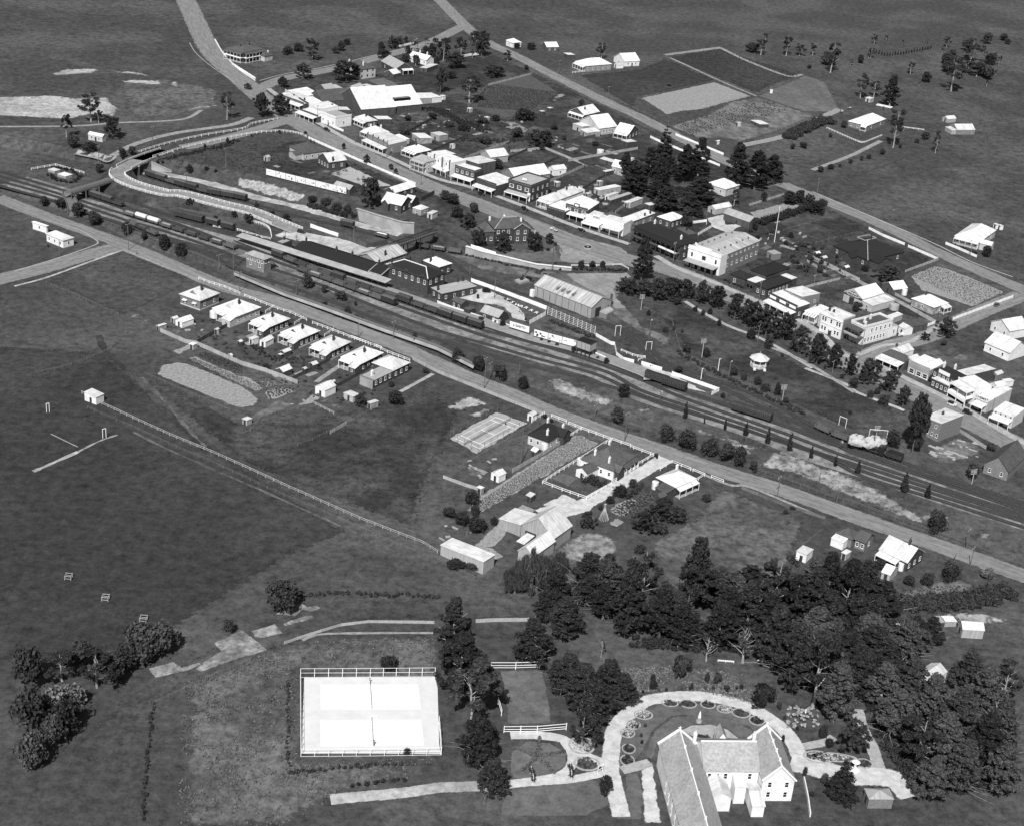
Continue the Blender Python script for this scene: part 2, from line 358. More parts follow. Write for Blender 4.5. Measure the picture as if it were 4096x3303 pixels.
    def parapet(s,par,m):
        i = 0; hgt_ = ''
        fs = [c for c in par if c in 'abcd']; hh = float(''.join(c for c in par if c not in 'abcd'))
        o = s.o
        for f in fs:
            if f == 'a': s.box('parapet',(0,0,s.e-.1),(s.L,.3,s.e+hh),m)
            if f == 'b': s.box('parapet',(0,.302 if 'a' in fs else 0,s.e-.1),(.3,s.W,s.e+hh),m)
            if f == 'c': s.box('parapet',(.302 if 'b' in fs else 0,s.W-.3,s.e-.1),(s.L,s.W+.002,s.e+hh),m)
            if f == 'd': s.box('parapet',(s.L-.3,.302 if 'a' in fs else 0,s.e-.1),(s.L+.003,s.W-.302 if 'c' in fs else s.W,s.e+hh),m)
    def lean(s,f,d,zi,zo,name,m,t0=0.0,t1=1.0,out=0.0):      # sloping sheet against face f
        P = []
        for t,k,z in ((t0,out,zi),(t1,out,zi),(t1,out+d,zo),(t0,out+d,zo)):
            p,_,_ = s.face(f,t,k); P.append((p[0],p[1],z))
        Q = [(p[0],p[1],p[2]-.12) for p in P]; b = MB()
        b.add(P,[(0,3,2,1)],0,[[(t*10,k) for t,k in ((0,0),(0,d),(1,d),(1,0))]]); b.add(Q,[(0,1,2,3)])
        for i in range(4): b.add([P[i],P[(i+1) % 4],Q[(i+1) % 4],Q[i]],[(0,1,2,3)])
        return b.build(name,m,s.root)
    def verandah(s,f,d,m=None,drop=.7,pm='white_paint',z=None,t0=0.0,t1=1.0,floor=True):
        z = z or s.e-.25
        s.lean(f,d,z,z-drop,'verandah_roof',m or s.roofm,t0,t1)
        p,rz,l = s.face(f,0); n = max(2,int(l*(t1-t0)/2.6)+1)
        for i in range(n):
            p,rz,l = s.face(f,t0+.01+(t1-t0-.02)*i/(n-1),d-.15)
            ob('verandah_post',unit_box(pm),s.root,(p[0],p[1],-.3),rz,(.14,.14,z-drop+.25))
        if floor: s.lean(f,d-.1,.3,.28,'verandah_floor','concrete',t0,t1)
    def awning(s,f,d,z=3.5,m=None,drop=.5,fascia=.45,pm='white_paint',t0=0.0,t1=1.0,fm='white_paint'):
        s.lean(f,d,z,z-drop,'awning',m or s.roofm,t0,t1,out=.02 if not s.o else s.o*0)
        P = []
        for t,k in ((t0,d+.01),(t1,d+.01),(t1,d+.09),(t0,d+.09)):
            p,_,_ = s.face(f,t,k); P.append(p)
        if fascia:
            V = [(p[0],p[1],z-drop-fascia) for p in P]+[(p[0],p[1],z-drop+.05) for p in P]
            MB().add(V,[(0,3,2,1),(4,5,6,7),(0,1,5,4),(1,2,6,5),(2,3,7,6),(3,0,4,7)]).build('awning_fascia',fm,s.root)
        p,rz,l = s.face(f,0); n = max(2,int(l*(t1-t0)/3.6)+1)
        for i in range(n):
            p,rz,l = s.face(f,t0+.01+(t1-t0-.02)*i/(n-1),d-.12)
            ob('awning_post',unit_box(pm),s.root,(p[0],p[1],-.4),rz,(.15,.15,z-drop+.3))
    def text(s,f,t,z,txt,size,m,d=.1): return add_text(txt,size,m,s.root,(*s.face(f,t,d)[0],z),s.face(f,t)[1])
def add_text(txt,size,m,parent,loc,rz,flat=False):
    cu = bpy.data.curves.new('lettering','FONT'); cu.body = txt; cu.size = size; cu.align_x = 'CENTER'; cu.align_y = 'CENTER'; cu.extrude = .02; cu.resolution_u = 2; cu.offset = .012*size
    o = bpy.data.objects.new('lettering',cu); C.objects.link(o); bpy.context.view_layer.update()
    me = bpy.data.meshes.new_from_object(o.evaluated_get(bpy.context.evaluated_depsgraph_get())); bpy.data.objects.remove(o); me.name = 'lettering'
    me.materials.clear(); me.materials.append(MAT[m])
    t = ob('lettering',me,parent,loc); t.rotation_euler = (0 if flat else math.pi/2,0,rz)
    return t
# ------------------------------------------------------------------ ground sheets
FADE = {'pasture':6,'dark_grass':5,'rank_grass':5,'pale_grass':4,'dry_grass':3,'sand':3,'soil':.9,'yard':2.5,'grass':4,'gravel':1,'dark_soil':.8,'drive':.8,'track_edge':1,'lawn':.8,'road':1.2,'stone_wall':1.5}
def sheet(name,m,pts,off=.05,kind='structure',jit=.45,parent=None,fade=None):
    P = [G(*p) for p in pts]
    if jit:                                # uneven edge
        Q = []; n = len(P)
        for i in range(n):
            a,b = P[i],P[(i+1) % n]; k = max(1,int((b-a).length/1.9))
            Q += [a.lerp(b,t/k)+Vector((random.uniform(-1,1),random.uniform(-1,1),0))*jit*(1 if t else .6) for t in range(k)]
        P = Q
    if fade is None: fade = FADE.get(m,0) if jit else 0
    bm = bmesh.new(); vs = [bm.verts.new((p.x,p.y,0)) for p in P]
    f = bm.faces.new(vs); f.normal_update()
    if f.normal.z < 0: f.normal_flip()
    bmesh.ops.triangulate(bm,faces=[f])
    zs = [hgt(p.x,p.y) for p in P]; us = [uv(p)[0] for p in P]; vv = [uv(p)[1] for p in P]
    steep = max(zs)-min(zs) > .25
    for u in list(LOW[:,0])+list(UPP[:,0]):
        if min(us) < u < max(us) and max(zs) > .01: bmesh.ops.bisect_plane(bm,geom=bm.verts[:]+bm.edges[:]+bm.faces[:],plane_co=(u*UX,u*UY,0),plane_no=(UX,UY,0))
    for lo,hi,nx,ny,isv in ((min(us),max(us),UX,UY,0),(min(vv),max(vv),VX,VY,1)):
        cell = fade*.8 if fade else 1e9
        if steep and isv: cell = min(cell,1.5)
        k = min(40 if not (steep and isv) else 60,int((hi-lo)/cell))
        for i in range(1,k): c = lo+(hi-lo)*i/k; bmesh.ops.bisect_plane(bm,geom=bm.verts[:]+bm.edges[:]+bm.faces[:],plane_co=(c*nx,c*ny,0),plane_no=(nx,ny,0))
    bm.verts.ensure_lookup_table(); co = np.array([(v.co.x,v.co.y) for v in bm.verts])
    for v in bm.verts: v.co.z = hgt(v.co.x,v.co.y)+off
    me = bpy.data.meshes.new(name); bm.to_mesh(me); bm.free()
    if fade and m+'_f' in MAT:
        A = np.array([(p.x,p.y) for p in P]); B_ = np.roll(A,-1,0); D = B_-A; dist = np.full(len(co),1e9)
        for a,d in zip(A,D):
            t = np.clip(((co-a)@d)/max(1e-9,d@d),0,1); dist = np.minimum(dist,np.linalg.norm(co-a-t[:,None]*d,axis=1))
        me.attributes.new('edge','FLOAT','POINT').data.foreach_set('value',np.clip(dist/fade,0,.78 if name in ('bare_patch','dry_bank','bare_plot','slope','bare_ground','rubble_yard') else 1.3)); m = m+'_f'
    me.materials.append(MAT[m])
    o = ob(name,me,parent)
    if not parent: o['kind'] = kind
    return o
def resample(P,step):
    out = []
    for i in range(len(P)-1):
        n = max(1,int((P[i+1]-P[i]).length/step))
        for k in range(n): out.append(P[i].lerp(P[i+1],k/n))
    return out+[P[-1]]
def smooth_line(P,n=6):                    # Catmull-Rom
    if len(P) < 3: return P
    Q = [P[0]*2-P[1]]+P+[P[-1]*2-P[-2]]; out = []
    for i in range(1,len(Q)-2):
        a,b,c,d = Q[i-1:i+3]
        for k in range(n):
            t = k/n; out.append(.5*((2*b)+(c-a)*t+(2*a-5*b+4*c-d)*t*t+(3*b-a-3*c+d)*t*t*t))
    return out+[P[-1]]
def line(pts,sm=True,step=3.0,z=None):
    P = [G(*p) if len(p) == 3 else GZ(*p) for p in pts]
    return resample(smooth_line(P),step) if sm else resample(P,step)
RN = [0]
def ribbon(name,m,pts,width,off=.1,sm=True,nx=4,step=3.0,drape=True,kind='structure',parent=None,shift=0.0,wob=0.0):
    P = pts if isinstance(pts[0],Vector) else line(pts,sm,step)
    V = []; F = []; n = len(P); RN[0] += 1; off += .0035*(RN[0] % 8); nx = max(nx,2) if drape else nx
    rag = drape and m+'_f' in MAT and width > 1.0
    if rag: nx = 6; width *= 1.12
    for i,p in enumerate(P):
        t = (P[min(i+1,n-1)]-P[max(i-1,0)]); t.z = 0; t.normalize(); s_ = Vector((-t.y,t.x,0))
        wd = width+(wob*math.sin(i*.7)+wob*math.sin(i*1.9+1))*.5
        for k in range(nx+1):
            q = p+s_*((k/nx-.5)*wd+shift)
            z = max(hgt(q.x,q.y),hgt(p.x,p.y)) if drape else p.z
            V.append((q.x,q.y,z+off))
    for i in range(n-1):
        for k in range(nx):
            a = i*(nx+1)+k; F.append((a,a+nx+1,a+nx+2,a+1)[::-1])
    UVs = [[((k+1)/nx*width,(i)*step),((k+1)/nx*width,(i+1)*step),(k/nx*width,(i+1)*step),(k/nx*width,i*step)] for i in range(n-1) for k in range(nx)] if m == 'road' else None
    me = mesh(name,V,F,('road_r' if UVs else m+'_f') if rag else m,None,UVs)
    if rag: me.attributes.new('edge','FLOAT','POINT').data.foreach_set('value',[.25 if k in (0,nx) else 1.4 for i in range(n) for k in range(nx+1)])
    o = ob(name,me,parent)
    if not parent: o['kind'] = kind
    return o
# ------------------------------------------------------------------ terrain
def terrain():
    us = sorted(set(list(np.arange(-1900,1900,60.0))+list(np.arange(-900,520,12.0))+list(LOW[:,0])+list(UPP[:,0])))
    V = []; F = []
    for u in us:
        v1 = np.interp(u,LOW[:,0],LOW[:,1]); w1 = np.interp(u,LOW[:,0],LOW[:,2])
        v0 = np.interp(u,UPP[:,0],UPP[:,1]); T = np.interp(u,UPP[:,0],UPP[:,2]); w0 = np.interp(u,UPP[:,0],UPP[:,3])
        for v,z in ((-1500,0),(v1-150,0),(v1,0),(v1+w1,RAIL),((v1+w1+v0)/2,RAIL),(v0,RAIL),(v0+w0,RAIL+T),(v0+w0+150,RAIL+T),(3500,RAIL+T)):
            x,y = xy(u,v); V.append((x,y,z))
    k = 9
    for i in range(len(us)-1):
        for j in range(k-1): F.append((i*k+j,(i+1)*k+j,(i+1)*k+j+1,i*k+j+1))
    o = ob('ground',mesh('ground',V,F,'grass')); struct(o)
    return o
terrain()
# ------------------------------------------------------------------ fences
ORD = ['first','second','third','fourth','fifth','sixth','seventh','eighth','ninth','tenth','eleventh','twelfth','thirteenth','fourteenth','fifteenth','sixteenth','seventeenth','eighteenth','nineteenth','twentieth']
def nth(i):
    if i < 20: return ORD[i]
    t = ['twenty','thirty','forty','fifty','sixty','seventy'][(i+1)//10-2]; k = (i+1) % 10
    return t+'-'+ORD[k-1] if k else t[:-1]+'ieth'
def fence(kind,label,pts,h=1.2,step=2.6,m=None,name=None,sm=False,group=None,rails=None,cat='fence',zoff=0.0):
    P = [G(*p) if len(p) == 3 else GZ(*p) for p in pts]
    if sm: P = smooth_line(P)
    P = resample(P,step); o = P[0].copy()
    nm = name or {'rail':'post_and_rail_fence','paling':'paling_fence','wire':'wire_fence','court':'court_fence','wall':'garden_wall'}[kind]
    root = thing(nm,label,cat,o,0,group)
    pm = m or {'rail':'white_paint','paling':'timber_light','wire':'wood','court':'white_paint','wall':'white_wall'}[kind]
    if kind in ('rail','wire','court'):
        t = {'rail': .17,'wire': .16,'court': .12}[kind]
        for p in P: ob('post',unit_box(pm),root,p-o+Vector((0,0,-.3)),random.uniform(-.2,.2),(t*1.05,t,h+.3+(random.uniform(-.15,.15) if kind == 'wire' else 0)))
        zs = rails or {'rail': (.45,.93),'wire': (.35,.65,.92),'court': (.02,.5,.98)}[kind]
        tt = {'rail': .13,'wire': .025,'court': .07}[kind]
        for z in zs:
            b = MB()
            for i in range(len(P)-1): b.bar(P[i]-o+Vector((0,0,z*h)),P[i+1]-o+Vector((0,0,z*h)),tt)
            b.build('rail' if kind != 'wire' else 'wire_strand',pm if kind != 'wire' else 'wire',root)
    else:
        th = .08 if kind == 'paling' else .28
        for i in range(len(P)-1):
            a,b_ = P[i]-o,P[i+1]-o; d = (b_-a); l = math.hypot(d.x,d.y); e1 = Vector((-d.y,d.x,0)).normalized()*th/2
            hh = h*(1+random.uniform(-.05,.05)) if kind == 'paling' else h
            V = [a-e1+Vector((0,0,-.4)),b_-e1+Vector((0,0,-.4)),b_+e1+Vector((0,0,-.4)),a+e1+Vector((0,0,-.4)),a-e1+Vector((0,0,hh)),b_-e1+Vector((0,0,hh)),b_+e1+Vector((0,0,hh)),a+e1+Vector((0,0,hh))]
            MB().add(V,[(0,3,2,1),(4,5,6,7),(0,1,5,4),(1,2,6,5),(2,3,7,6),(3,0,4,7)]).build('panel',pm,root)
        if kind == 'paling':
            for p in P: ob('post',unit_box(pm),root,p-o+Vector((0,0,-.4)),0,(.16,.16,h+.5))
    return root
# ------------------------------------------------------------------ foliage
def leaf_mesh(name,Cn,Rd,npc,size,m,seed,flat=.8,droop=0.0):
    g = np.random.default_rng(seed); Cn = np.asarray(Cn,float); Rd = np.asarray(Rd,float); K = len(Cn)
    n = np.maximum(6,(npc*(Rd/Rd.mean())**2).astype(int)); idx = np.repeat(np.arange(K),n); N = len(idx)
    d = g.normal(size=(N,3)); d /= np.linalg.norm(d,axis=1)[:,None]
    rr = Rd[idx]*(g.random(N)**.35)*(1+.18*g.normal(size=N)); c = Cn[idx]+d*rr[:,None]*np.array([1,1,flat])
    nn = d+.7*g.normal(size=(N,3)); nn /= np.linalg.norm(nn,axis=1)[:,None]
    a = np.cross(nn,g.normal(size=(N,3))); a /= np.linalg.norm(a,axis=1)[:,None]; b = np.cross(nn,a)
    s = size*(.55+.9*g.random(N))[:,None]
    if droop:
        a = np.tile(np.array([0,0,-1.0]),(N,1))+.25*g.normal(size=(N,3)); b = np.cross(a,g.normal(size=(N,3))); b /= np.linalg.norm(b,axis=1)[:,None]; a = a*droop; b = b*.35
    V = np.stack([c-a*s-b*s*.35,c+b*s*.6,c+a*s-b*s*.1,c-b*s*.75],1).reshape(-1,3)
    me = bpy.data.meshes.new(name); me.vertices.add(4*N); me.vertices.foreach_set('co',V.ravel())
    me.loops.add(4*N); me.loops.foreach_set('vertex_index',np.arange(4*N,dtype=np.int32)); me.polygons.add(N)
    me.polygons.foreach_set('loop_start',np.arange(0,4*N,4,dtype=np.int32)); me.materials.append(MAT[m]); me.update(calc_edges=True); me.validate()
    return me
def trunk_mesh(name,h,r,limbs,seed,m,lean=.03,crown0=.4,spread=.3,up=.5,fork=False):
    g = random.Random(seed); b = MB(); P = Vector((0,0,-.5)); n = 6; pts = [(P.copy(),r*1.25)]
    x = y = 0
    for i in range(1,n+1):
        x += g.uniform(-1,1)*lean*h/n*2; y += g.uniform(-1,1)*lean*h/n*2
        pts.append((Vector((x,y,h*i/n)),r*(1-.85*i/n)))
    def tube(pts):
        k = 6; V = []
        for p,rr in pts:
            for j in range(k): a = 2*math.pi*j/k; V.append((p.x+rr*math.cos(a),p.y+rr*math.sin(a),p.z))
        b.add(V,[(i*k+j,i*k+(j+1) % k,(i+1)*k+(j+1) % k,(i+1)*k+j) for i in range(len(pts)-1) for j in range(k)])
    tube(pts)
    for i in range(limbs):
        t = crown0+(1-crown0)*.85*i/max(1,limbs); j = min(n-1,int(t*n)); f = t*n-j
        p = pts[j][0].lerp(pts[j+1][0],f); rr = pts[j][1]*(1-f)+pts[j+1][1]*f; a = g.uniform(0,6.28); ln = spread*h*(1.1-t*.6)*g.uniform(.7,1.2)
        q = p+Vector((math.cos(a)*ln*.5,math.sin(a)*ln*.5,ln*.5*up)); e = p+Vector((math.cos(a+.2)*ln,math.sin(a+.2)*ln,ln*up*g.uniform(.6,1.4)))
        tube([(p,rr*.6),(q,rr*.4),(e,rr*.12)])
    return b.me(name,m)
PROTO = {}
def proto(kind):
    """three variants of each kind: (trunk mesh, crown mesh, height, width)"""
    if kind in PROTO: return PROTO[kind]
    out = []
    for v in range(4):
        g = random.Random(sum(map(ord,kind))*7+v); sd_ = sum(map(ord,kind))*13+v
        Cn = []; Rd = []; dead = None
        def lobes(n,H,W,z0,z1,rl,nt,rt,top=0,fl=.7):
            for i in range(n):
                t = (i+.5)/n; z = H*(z0+(z1-z0)*t); e = W/2*(math.sin(math.pi*(.22+.7*t))**.8)*(1-.35*top*t); a = i*2.4+g.uniform(-.6,.6); q = max(0,e-rl*.7)*g.uniform(.55,1.1); r_ = rl*g.uniform(.7,1.25)*max(.3,1-top*.5*t)
                if i == n-1: q *= .2
                for j in range(nt):
                    u_ = g.uniform(-.75,1); b_ = g.uniform(0,6.28); w_ = math.sqrt(1-u_*u_)*r_*g.uniform(.7,1.12)
                    Cn.append((q*math.cos(a)+w_*math.cos(b_),q*math.sin(a)+w_*math.sin(b_),z+u_*r_*fl)); Rd.append(rt*g.uniform(.6,1.3))
        if kind in ('pine','pinepale'):
            H,W = 19.,11.; lobes(18,H,W,.22,.98,2.5,13,.74,1.25)
            me = leaf_mesh('foliage',Cn,Rd,44,.27,'leaf_pine' if kind == 'pine' else 'leaf_mid',sd_,.7)  # pinepale: paler leaf, for variety and for haze put into the colour
            tr = trunk_mesh('trunk',H*.93,.42,16,sd_,'bark' if v % 2 else 'bark_pale',.03,.12,.26,.35)
            dead = trunk_mesh('dead_limbs',H*.6,.15,12,sd_+5,'bark_pale',.02,.1,.75,.35)
        elif kind == 'spire':
            H,W = 18.,7.
            for i in range(14):
                t = i/13; z = H*(.12+.85*t); rad = W/2*(1-t)**.8
                for j in range(max(1,int(7*(1-t)+1))):
                    a = j*6.28/max(1,int(7*(1-t)+1))+i*.8+g.uniform(-.2,.2); q = rad*g.uniform(.6,1)
                    Cn.append((q*math.cos(a),q*math.sin(a),z-q*.12)); Rd.append(.55+.7*(1-t))
            me = leaf_mesh('foliage',Cn,Rd,110,.28,'leaf_pine',sd_,.45); tr = trunk_mesh('trunk',H*.97,.3,4,sd_,'bark',.005)
        elif kind == 'column':
            H,W = 6.,2.
            for i in range(26):
                t = i/25; z = H*(.07+.88*t); rad = W/2*(.95-.75*abs(t-.32)**1.1*1.2)*.62; a = g.uniform(0,6.28)
                Cn.append((rad*math.cos(a)*g.random(),rad*math.sin(a)*g.random(),z)); Rd.append(max(.16,W/2*(.95-max(0,t-.25)*1.0)*.62))
            me = leaf_mesh('foliage',Cn,Rd,120,.15,'leaf_pine',sd_,1.0); tr = trunk_mesh('trunk',H*.7,.1,0,sd_,'bark',.0)
        elif kind == 'round':
            H,W = 8.,7.; lobes(9,H,W,.3,.86,1.7,10,.55,.3,.85)
            me = leaf_mesh('foliage',Cn,Rd,60,.21,'leaf',sd_,.85); tr = trunk_mesh('trunk',H*.7,.22,8,sd_,'bark',.02,.3,.35,.8)
        elif kind == 'gum':
            H,W = 15.,10.
            for i in range(19):
                t = g.random(); a = g.uniform(0,6.28); q = W/2*(.35+.6*g.random())*(1-.35*t); z = H*(.42+.52*t)
                for j in range(3):
                    Cn.append((q*math.cos(a)+g.uniform(-.9,.9),q*math.sin(a)+g.uniform(-.9,.9),z+g.uniform(-.6,.6))); Rd.append(g.uniform(.6,1.15))
            me = leaf_mesh('foliage',Cn,Rd,70,.25,'leaf',sd_,.7); tr = trunk_mesh('trunk',H*.9,.34,13,sd_,'bark_pale',.05,.3,.34,.7)
        elif kind == 'willow':
            H,W = 9.,10.
            for i in range(60):
                a = g.uniform(0,6.28); q = W/2*g.random()**.5; z = H*(.9-.35*(q/(W/2))**2)-g.random()*H*.45
                Cn.append((q*math.cos(a),q*math.sin(a),z)); Rd.append(g.uniform(.6,1.2))
            me = leaf_mesh('foliage',Cn,Rd,110,.3,'leaf_mid',sd_,1.0,droop=1.5); tr = trunk_mesh('trunk',H*.75,.35,9,sd_,'bark_pale',.05,.3,.4,.6)
        elif kind in ('bush','bushpale','bushmid'):
            H,W = 3.,3.6
            for i in range(22):
                a = g.uniform(0,6.28); b_ = g.uniform(-.55,1); q = math.sqrt(max(0,1-b_*b_))*W/2*.7*g.uniform(.4,1)
                Cn.append((q*math.cos(a),q*math.sin(a),H*.46+b_*H*.36)); Rd.append(g.uniform(.5,.85))
            me = leaf_mesh('foliage',Cn,Rd,75,.17,{'bush':'leaf','bushpale':'leaf_pale','bushmid':'leaf_mid'}[kind],sd_,.85); tr = None
        elif kind == 'dead':
            H,W = 12.,8.; tr = trunk_mesh('trunk',H,.3,14,sd_,'bark_pale',.06,.25,.3,.7)
            me = leaf_mesh('foliage',[(g.uniform(-2,2),g.uniform(-2,2),g.uniform(5,10)) for i in range(9)],[g.uniform(.4,.8) for i in range(9)],50,.2,'leaf_mid',sd_,.6)
        out.append((tr,me,H,W,dead))
    PROTO[kind] = out; return out
TREES = {}
KN = {'pine':('pine_tree','pine'),'pinepale':('pine_tree','pine'),'spire':('conifer_tree','conifer'),'column':('cypress_tree','cypress'),'round':('leafy_tree','tree'),'gum':('gum_tree','gum tree'),'willow':('willow_tree','willow'),'bush':('shrub','shrub'),'bushpale':('pale_shrub','shrub'),'bushmid':('shrub','shrub'),'dead':('bare_tree','tree')}
def tree(kind,rc,x,y,hp,wp,label,group=None,metres=False):
    p = G(rc,x,y); kx,kz = ppm(p,rc); h,w_ = (hp,wp) if metres else (hp/kz,wp/kx)
    v = random.randrange(4); tr,cr,H,W,dead = proto(kind)[v]; nm,cat = KN[kind]
    sc = (w_/W*random.uniform(.94,1.06),w_/W*random.uniform(.94,1.06),h/H); rz = random.uniform(0,6.28)
    if tr is None:
        o = ob(nm,cr,None,p,rz,sc); tag(o,label,cat,group); return o
    o = thing(nm,label,cat,p,0,group)
    ob('trunk',tr,o,(0,0,0),rz,(max(.5,min(1.6,(sc[0]+sc[2])/2)),)*2+(sc[2],)); ob('crown',cr,o,(0,0,0),rz,sc)
    if dead and random.random() < .55: ob('dead_limb',dead,o,(0,0,0),rz,sc)
    return o
def trees(kind,group,lab,items):          # lab uses {n}: place counted from the left of the photograph
    it = sorted(items,key=lambda q: nat(q[0],q[1],q[2])[0])
    for i,q in enumerate(it):
        tree(q[5] if len(q) > 5 else kind,*q[:5],label=lab.format(n=nth(i)) if len(it) > 1 else lab.format(n='single'),group=group if len(it) > 1 else None)
def clump(name,label,cat,pts,wid,h,m='leaf',size=.2,n=90,kind=None,per=1.3,seed=1):
    P = line(pts,False,per); o = P[0].copy(); g = random.Random(seed+int(abs(o.x)*10)); Cn = []; Rd = []
    for p in P:
        for k in range(max(1,int(wid/1.1))):
            q = p-o+Vector((g.uniform(-.5,.5)*wid*.8,g.uniform(-.5,.5)*wid*.8,h*g.uniform(.3,.7))); Cn.append(tuple(q)); Rd.append(max(.25,min(h*.55,wid*.6))*g.uniform(.7,1.15))
    me = leaf_mesh(name,Cn,Rd,n,size,m,5+int(abs(o.x)),.9)
    x = ob(name,me,None,o)
    if kind: x['kind'] = kind; x['label'] = label; x['category'] = cat
    else: tag(x,label,cat)
    return x
def crop(name,label,quad,rows,per,size,m='leaf_mid',cat='crop',jitter=.1,skip=.06,h=.5):   # rows of plants over a four-cornered plot
    A,B_,Cc,D = (G(*q) for q in quad); o = A.copy(); Cn = []; Rd = []
    for i in range(rows):
        for j in range(per):
            if random.random() < skip: continue
            s,t = (i+.5)/rows+random.uniform(-1,1)*jitter/rows,(j+.5)/per+random.uniform(-1,1)*jitter*2/per
            p = A.lerp(B_,s).lerp(D.lerp(Cc,s),t)-o; Cn.append((p.x,p.y,p.z+h*.5)); Rd.append(size*random.uniform(.7,1.3))
    me = leaf_mesh(name,Cn,[r*.62 for r in Rd],7,size*.55,m,len(Cn),h/size/2)
    x = ob(name,me,None,o); x['kind'] = 'stuff'; x['label'] = label; x['category'] = cat
    return x
# ------------------------------------------------------------------ poles
def pole(label,rc,x,y,hp,arms=1,m='wood',name='telegraph_pole',cat='pole',group=None,ang=56,metres=False):
    p = G(rc,x,y); h = hp if metres else hp/ppm(p,rc)[1]
    o = thing(name,label,cat,p,R(ang)+math.pi/2*0,group)
    MB().cyl((0,0,0),.17,-.8,h,8,0,.11).build('mast',m,o)
    for i in range(arms):
        z = h-.35-.55*i; b = MB().box((-1.15,.12,z),(1.15,.22,z+.12)).build('crossarm',m,o)
        k = MB()
        for xx in (-1.05,-.62,.62,1.05): k.cyl((xx,.17,0),.05,z+.12,z+.3,6)
        k.build('insulators','white_paint',b)
    return o
# ------------------------------------------------------------------ railway vehicles (x along the track,origin on the rails)
def wheels(root,L,bogie=False):
    xs = (-L*.27,L*.27) if not bogie else (-L*.38-.9,-L*.38+.9,L*.38-.9,L*.38+.9)
    if 'wheelset' not in UNIT:
        b = MB()
        for s in (-1,1): b.cyl((0,0,.46),.46,s*.68-.06,s*.68+.06,12,0,None,'y')
        b.bar((0,-.7,.46),(0,.7,.46),.12); UNIT['wheelset'] = b.me('wheel','iron_black')
    for x in xs: ob('wheel',UNIT['wheelset'],root,(x,0,.02))
VEH = {}
def veh_mesh(kind):
    if kind in VEH: return VEH[kind]
    parts = []
    if kind == 'open':
        L,W = 6.3,2.4; b = MB(); t = .1; z0,z1 = 1.05,2.25
        b.box((-L/2,-W/2,z0),(L/2,W/2,z0+.12)); b.box((-L/2,-W/2,z0+.12),(L/2,-W/2+t,z1)); b.box((-L/2,W/2-t,z0+.12),(L/2,W/2,z1)); b.box((-L/2,-W/2+t,z0+.12),(-L/2+t,W/2-t,z1)); b.box((L/2-t,-W/2+t,z0+.12),(L/2,W/2-t,z1))
        for x in (-2.4,-.8,.8,2.4):
            for s in (-1,1): b.box((x-.07,s*(W/2+.03)-.04,z0),(x+.07,s*(W/2+.03)+.04,z1-.05))
        parts.append(('body',b.me('body','wagon_grey')))
    elif kind == 'van':
        L,W = 6.6,2.5; b = MB(); b.box((-L/2,-W/2,1.0),(L/2,W/2,3.1))
        for s in (-1,1): b.box((-.8,s*(W/2+.03)-.04,1.1),(.8,s*(W/2+.03)+.04,2.9))
        parts.append(('body',b.me('body','wagon_dark')))
        parts.append(('roof',arch_mb(L,W,3.1,.45).me('roof','wagon_grey')))
    elif kind == 'tarp':
        L,W = 6.3,2.4; b = MB().box((-L/2,-W/2,1.05),(L/2,W/2,2.0)); parts.append(('body',b.me('body','wagon_grey'))); parts.append(('tarpaulin',arch_mb(L+.1,W+.15,2.0,1.25).me('tarpaulin','tarp')))
    elif kind in ('coach','brake'):
        L,W = (15.5,2.8) if kind == 'coach' else (9.2,2.7); b = MB().box((-L/2,-W/2,.95),(L/2,W/2,3.0)); parts.append(('body',b.me('body','wagon_dark')))
        parts.append(('roof',arch_mb(L+.3,W+.2,3.0,.6).me('roof','wagon_dark')))
    b = MB(); b.box((-L/2+.15,-.95,.72),(L/2-.15,-.75,1.02)).box((-L/2+.15,.75,.72),(L/2-.15,.95,1.02)).box((-L/2+.1,-.95,.78),(-L/2+.3,.95,1.0)).box((L/2-.3,-.95,.78),(L/2-.1,.95,1.0))
    for s in (-1,1):
        for y in (-.85,.85): b.cyl((0,y,.9),.16,s*(L/2+.1)-.25*s,s*(L/2+.42),8,0,None,'x')
    parts.append(('underframe',b.me('underframe','iron_black')))
    VEH[kind] = (L,W,parts); return VEH[kind]
def arch_mb(L,W,z,h,n=8):
    b = MB(); V = []
    for x in (-L/2,L/2):
        for i in range(n+1): a = math.pi*i/n; V.append((x,-W/2*math.cos(a),z+h*math.sin(a)))
    b.add(V,[(i,i+1,n+1+i+1,n+1+i)[::-1] for i in range(n)]+[tuple(range(n+1))[::-1],tuple(range(n+1,2*n+2)),(0,n,2*n+1,n+1)])
    return b
LOADS = {}
def vehicle(kind,p,a,label,group=None,load=None):
    L,W,parts = veh_mesh(kind); nm,cat = {'open':('open_wagon','goods wagon'),'van':('covered_van','goods van'),'tarp':('sheeted_wagon','goods wagon'),'coach':('passenger_carriage','carriage'),'brake':('brake_van','brake van')}[kind]
    o = thing(nm,label,cat,p,a,group)
    for n,me in parts: ob(n,me,o)
    wheels(o,L,kind in ('coach',))
    if kind in ('coach','brake'):
        for s in (-1,1):
            for i in range(int(L/1.7)):
                ob('window',win_mesh('k'),o,(-L/2+1.2+i*1.65,s*(W/2+.01),1.95),0 if s > 0 else math.pi,(.95,1,.75))
    if load:
        if load not in LOADS:
            V = []; F = []; n,k = 9,5; g = random.Random(3)
            for i in range(n):
                for j in range(k): V.append((-2.95+5.9*i/(n-1),-1.05+2.1*j/(k-1),1.75+(.45 if 0 < i < n-1 and 0 < j < k-1 else 0)*g.uniform(.5,1.3)))
            F = [(i*k+j,(i+1)*k+j,(i+1)*k+j+1,i*k+j+1) for i in range(n-1) for j in range(k-1)]
            LOADS[load] = mesh('load',V,F,load)
        ob('load',LOADS[load],o)
    return o
GAP = {'open': 7.5,'van': 7.8,'tarp': 7.5,'coach': 16.6,'brake': 10.3}
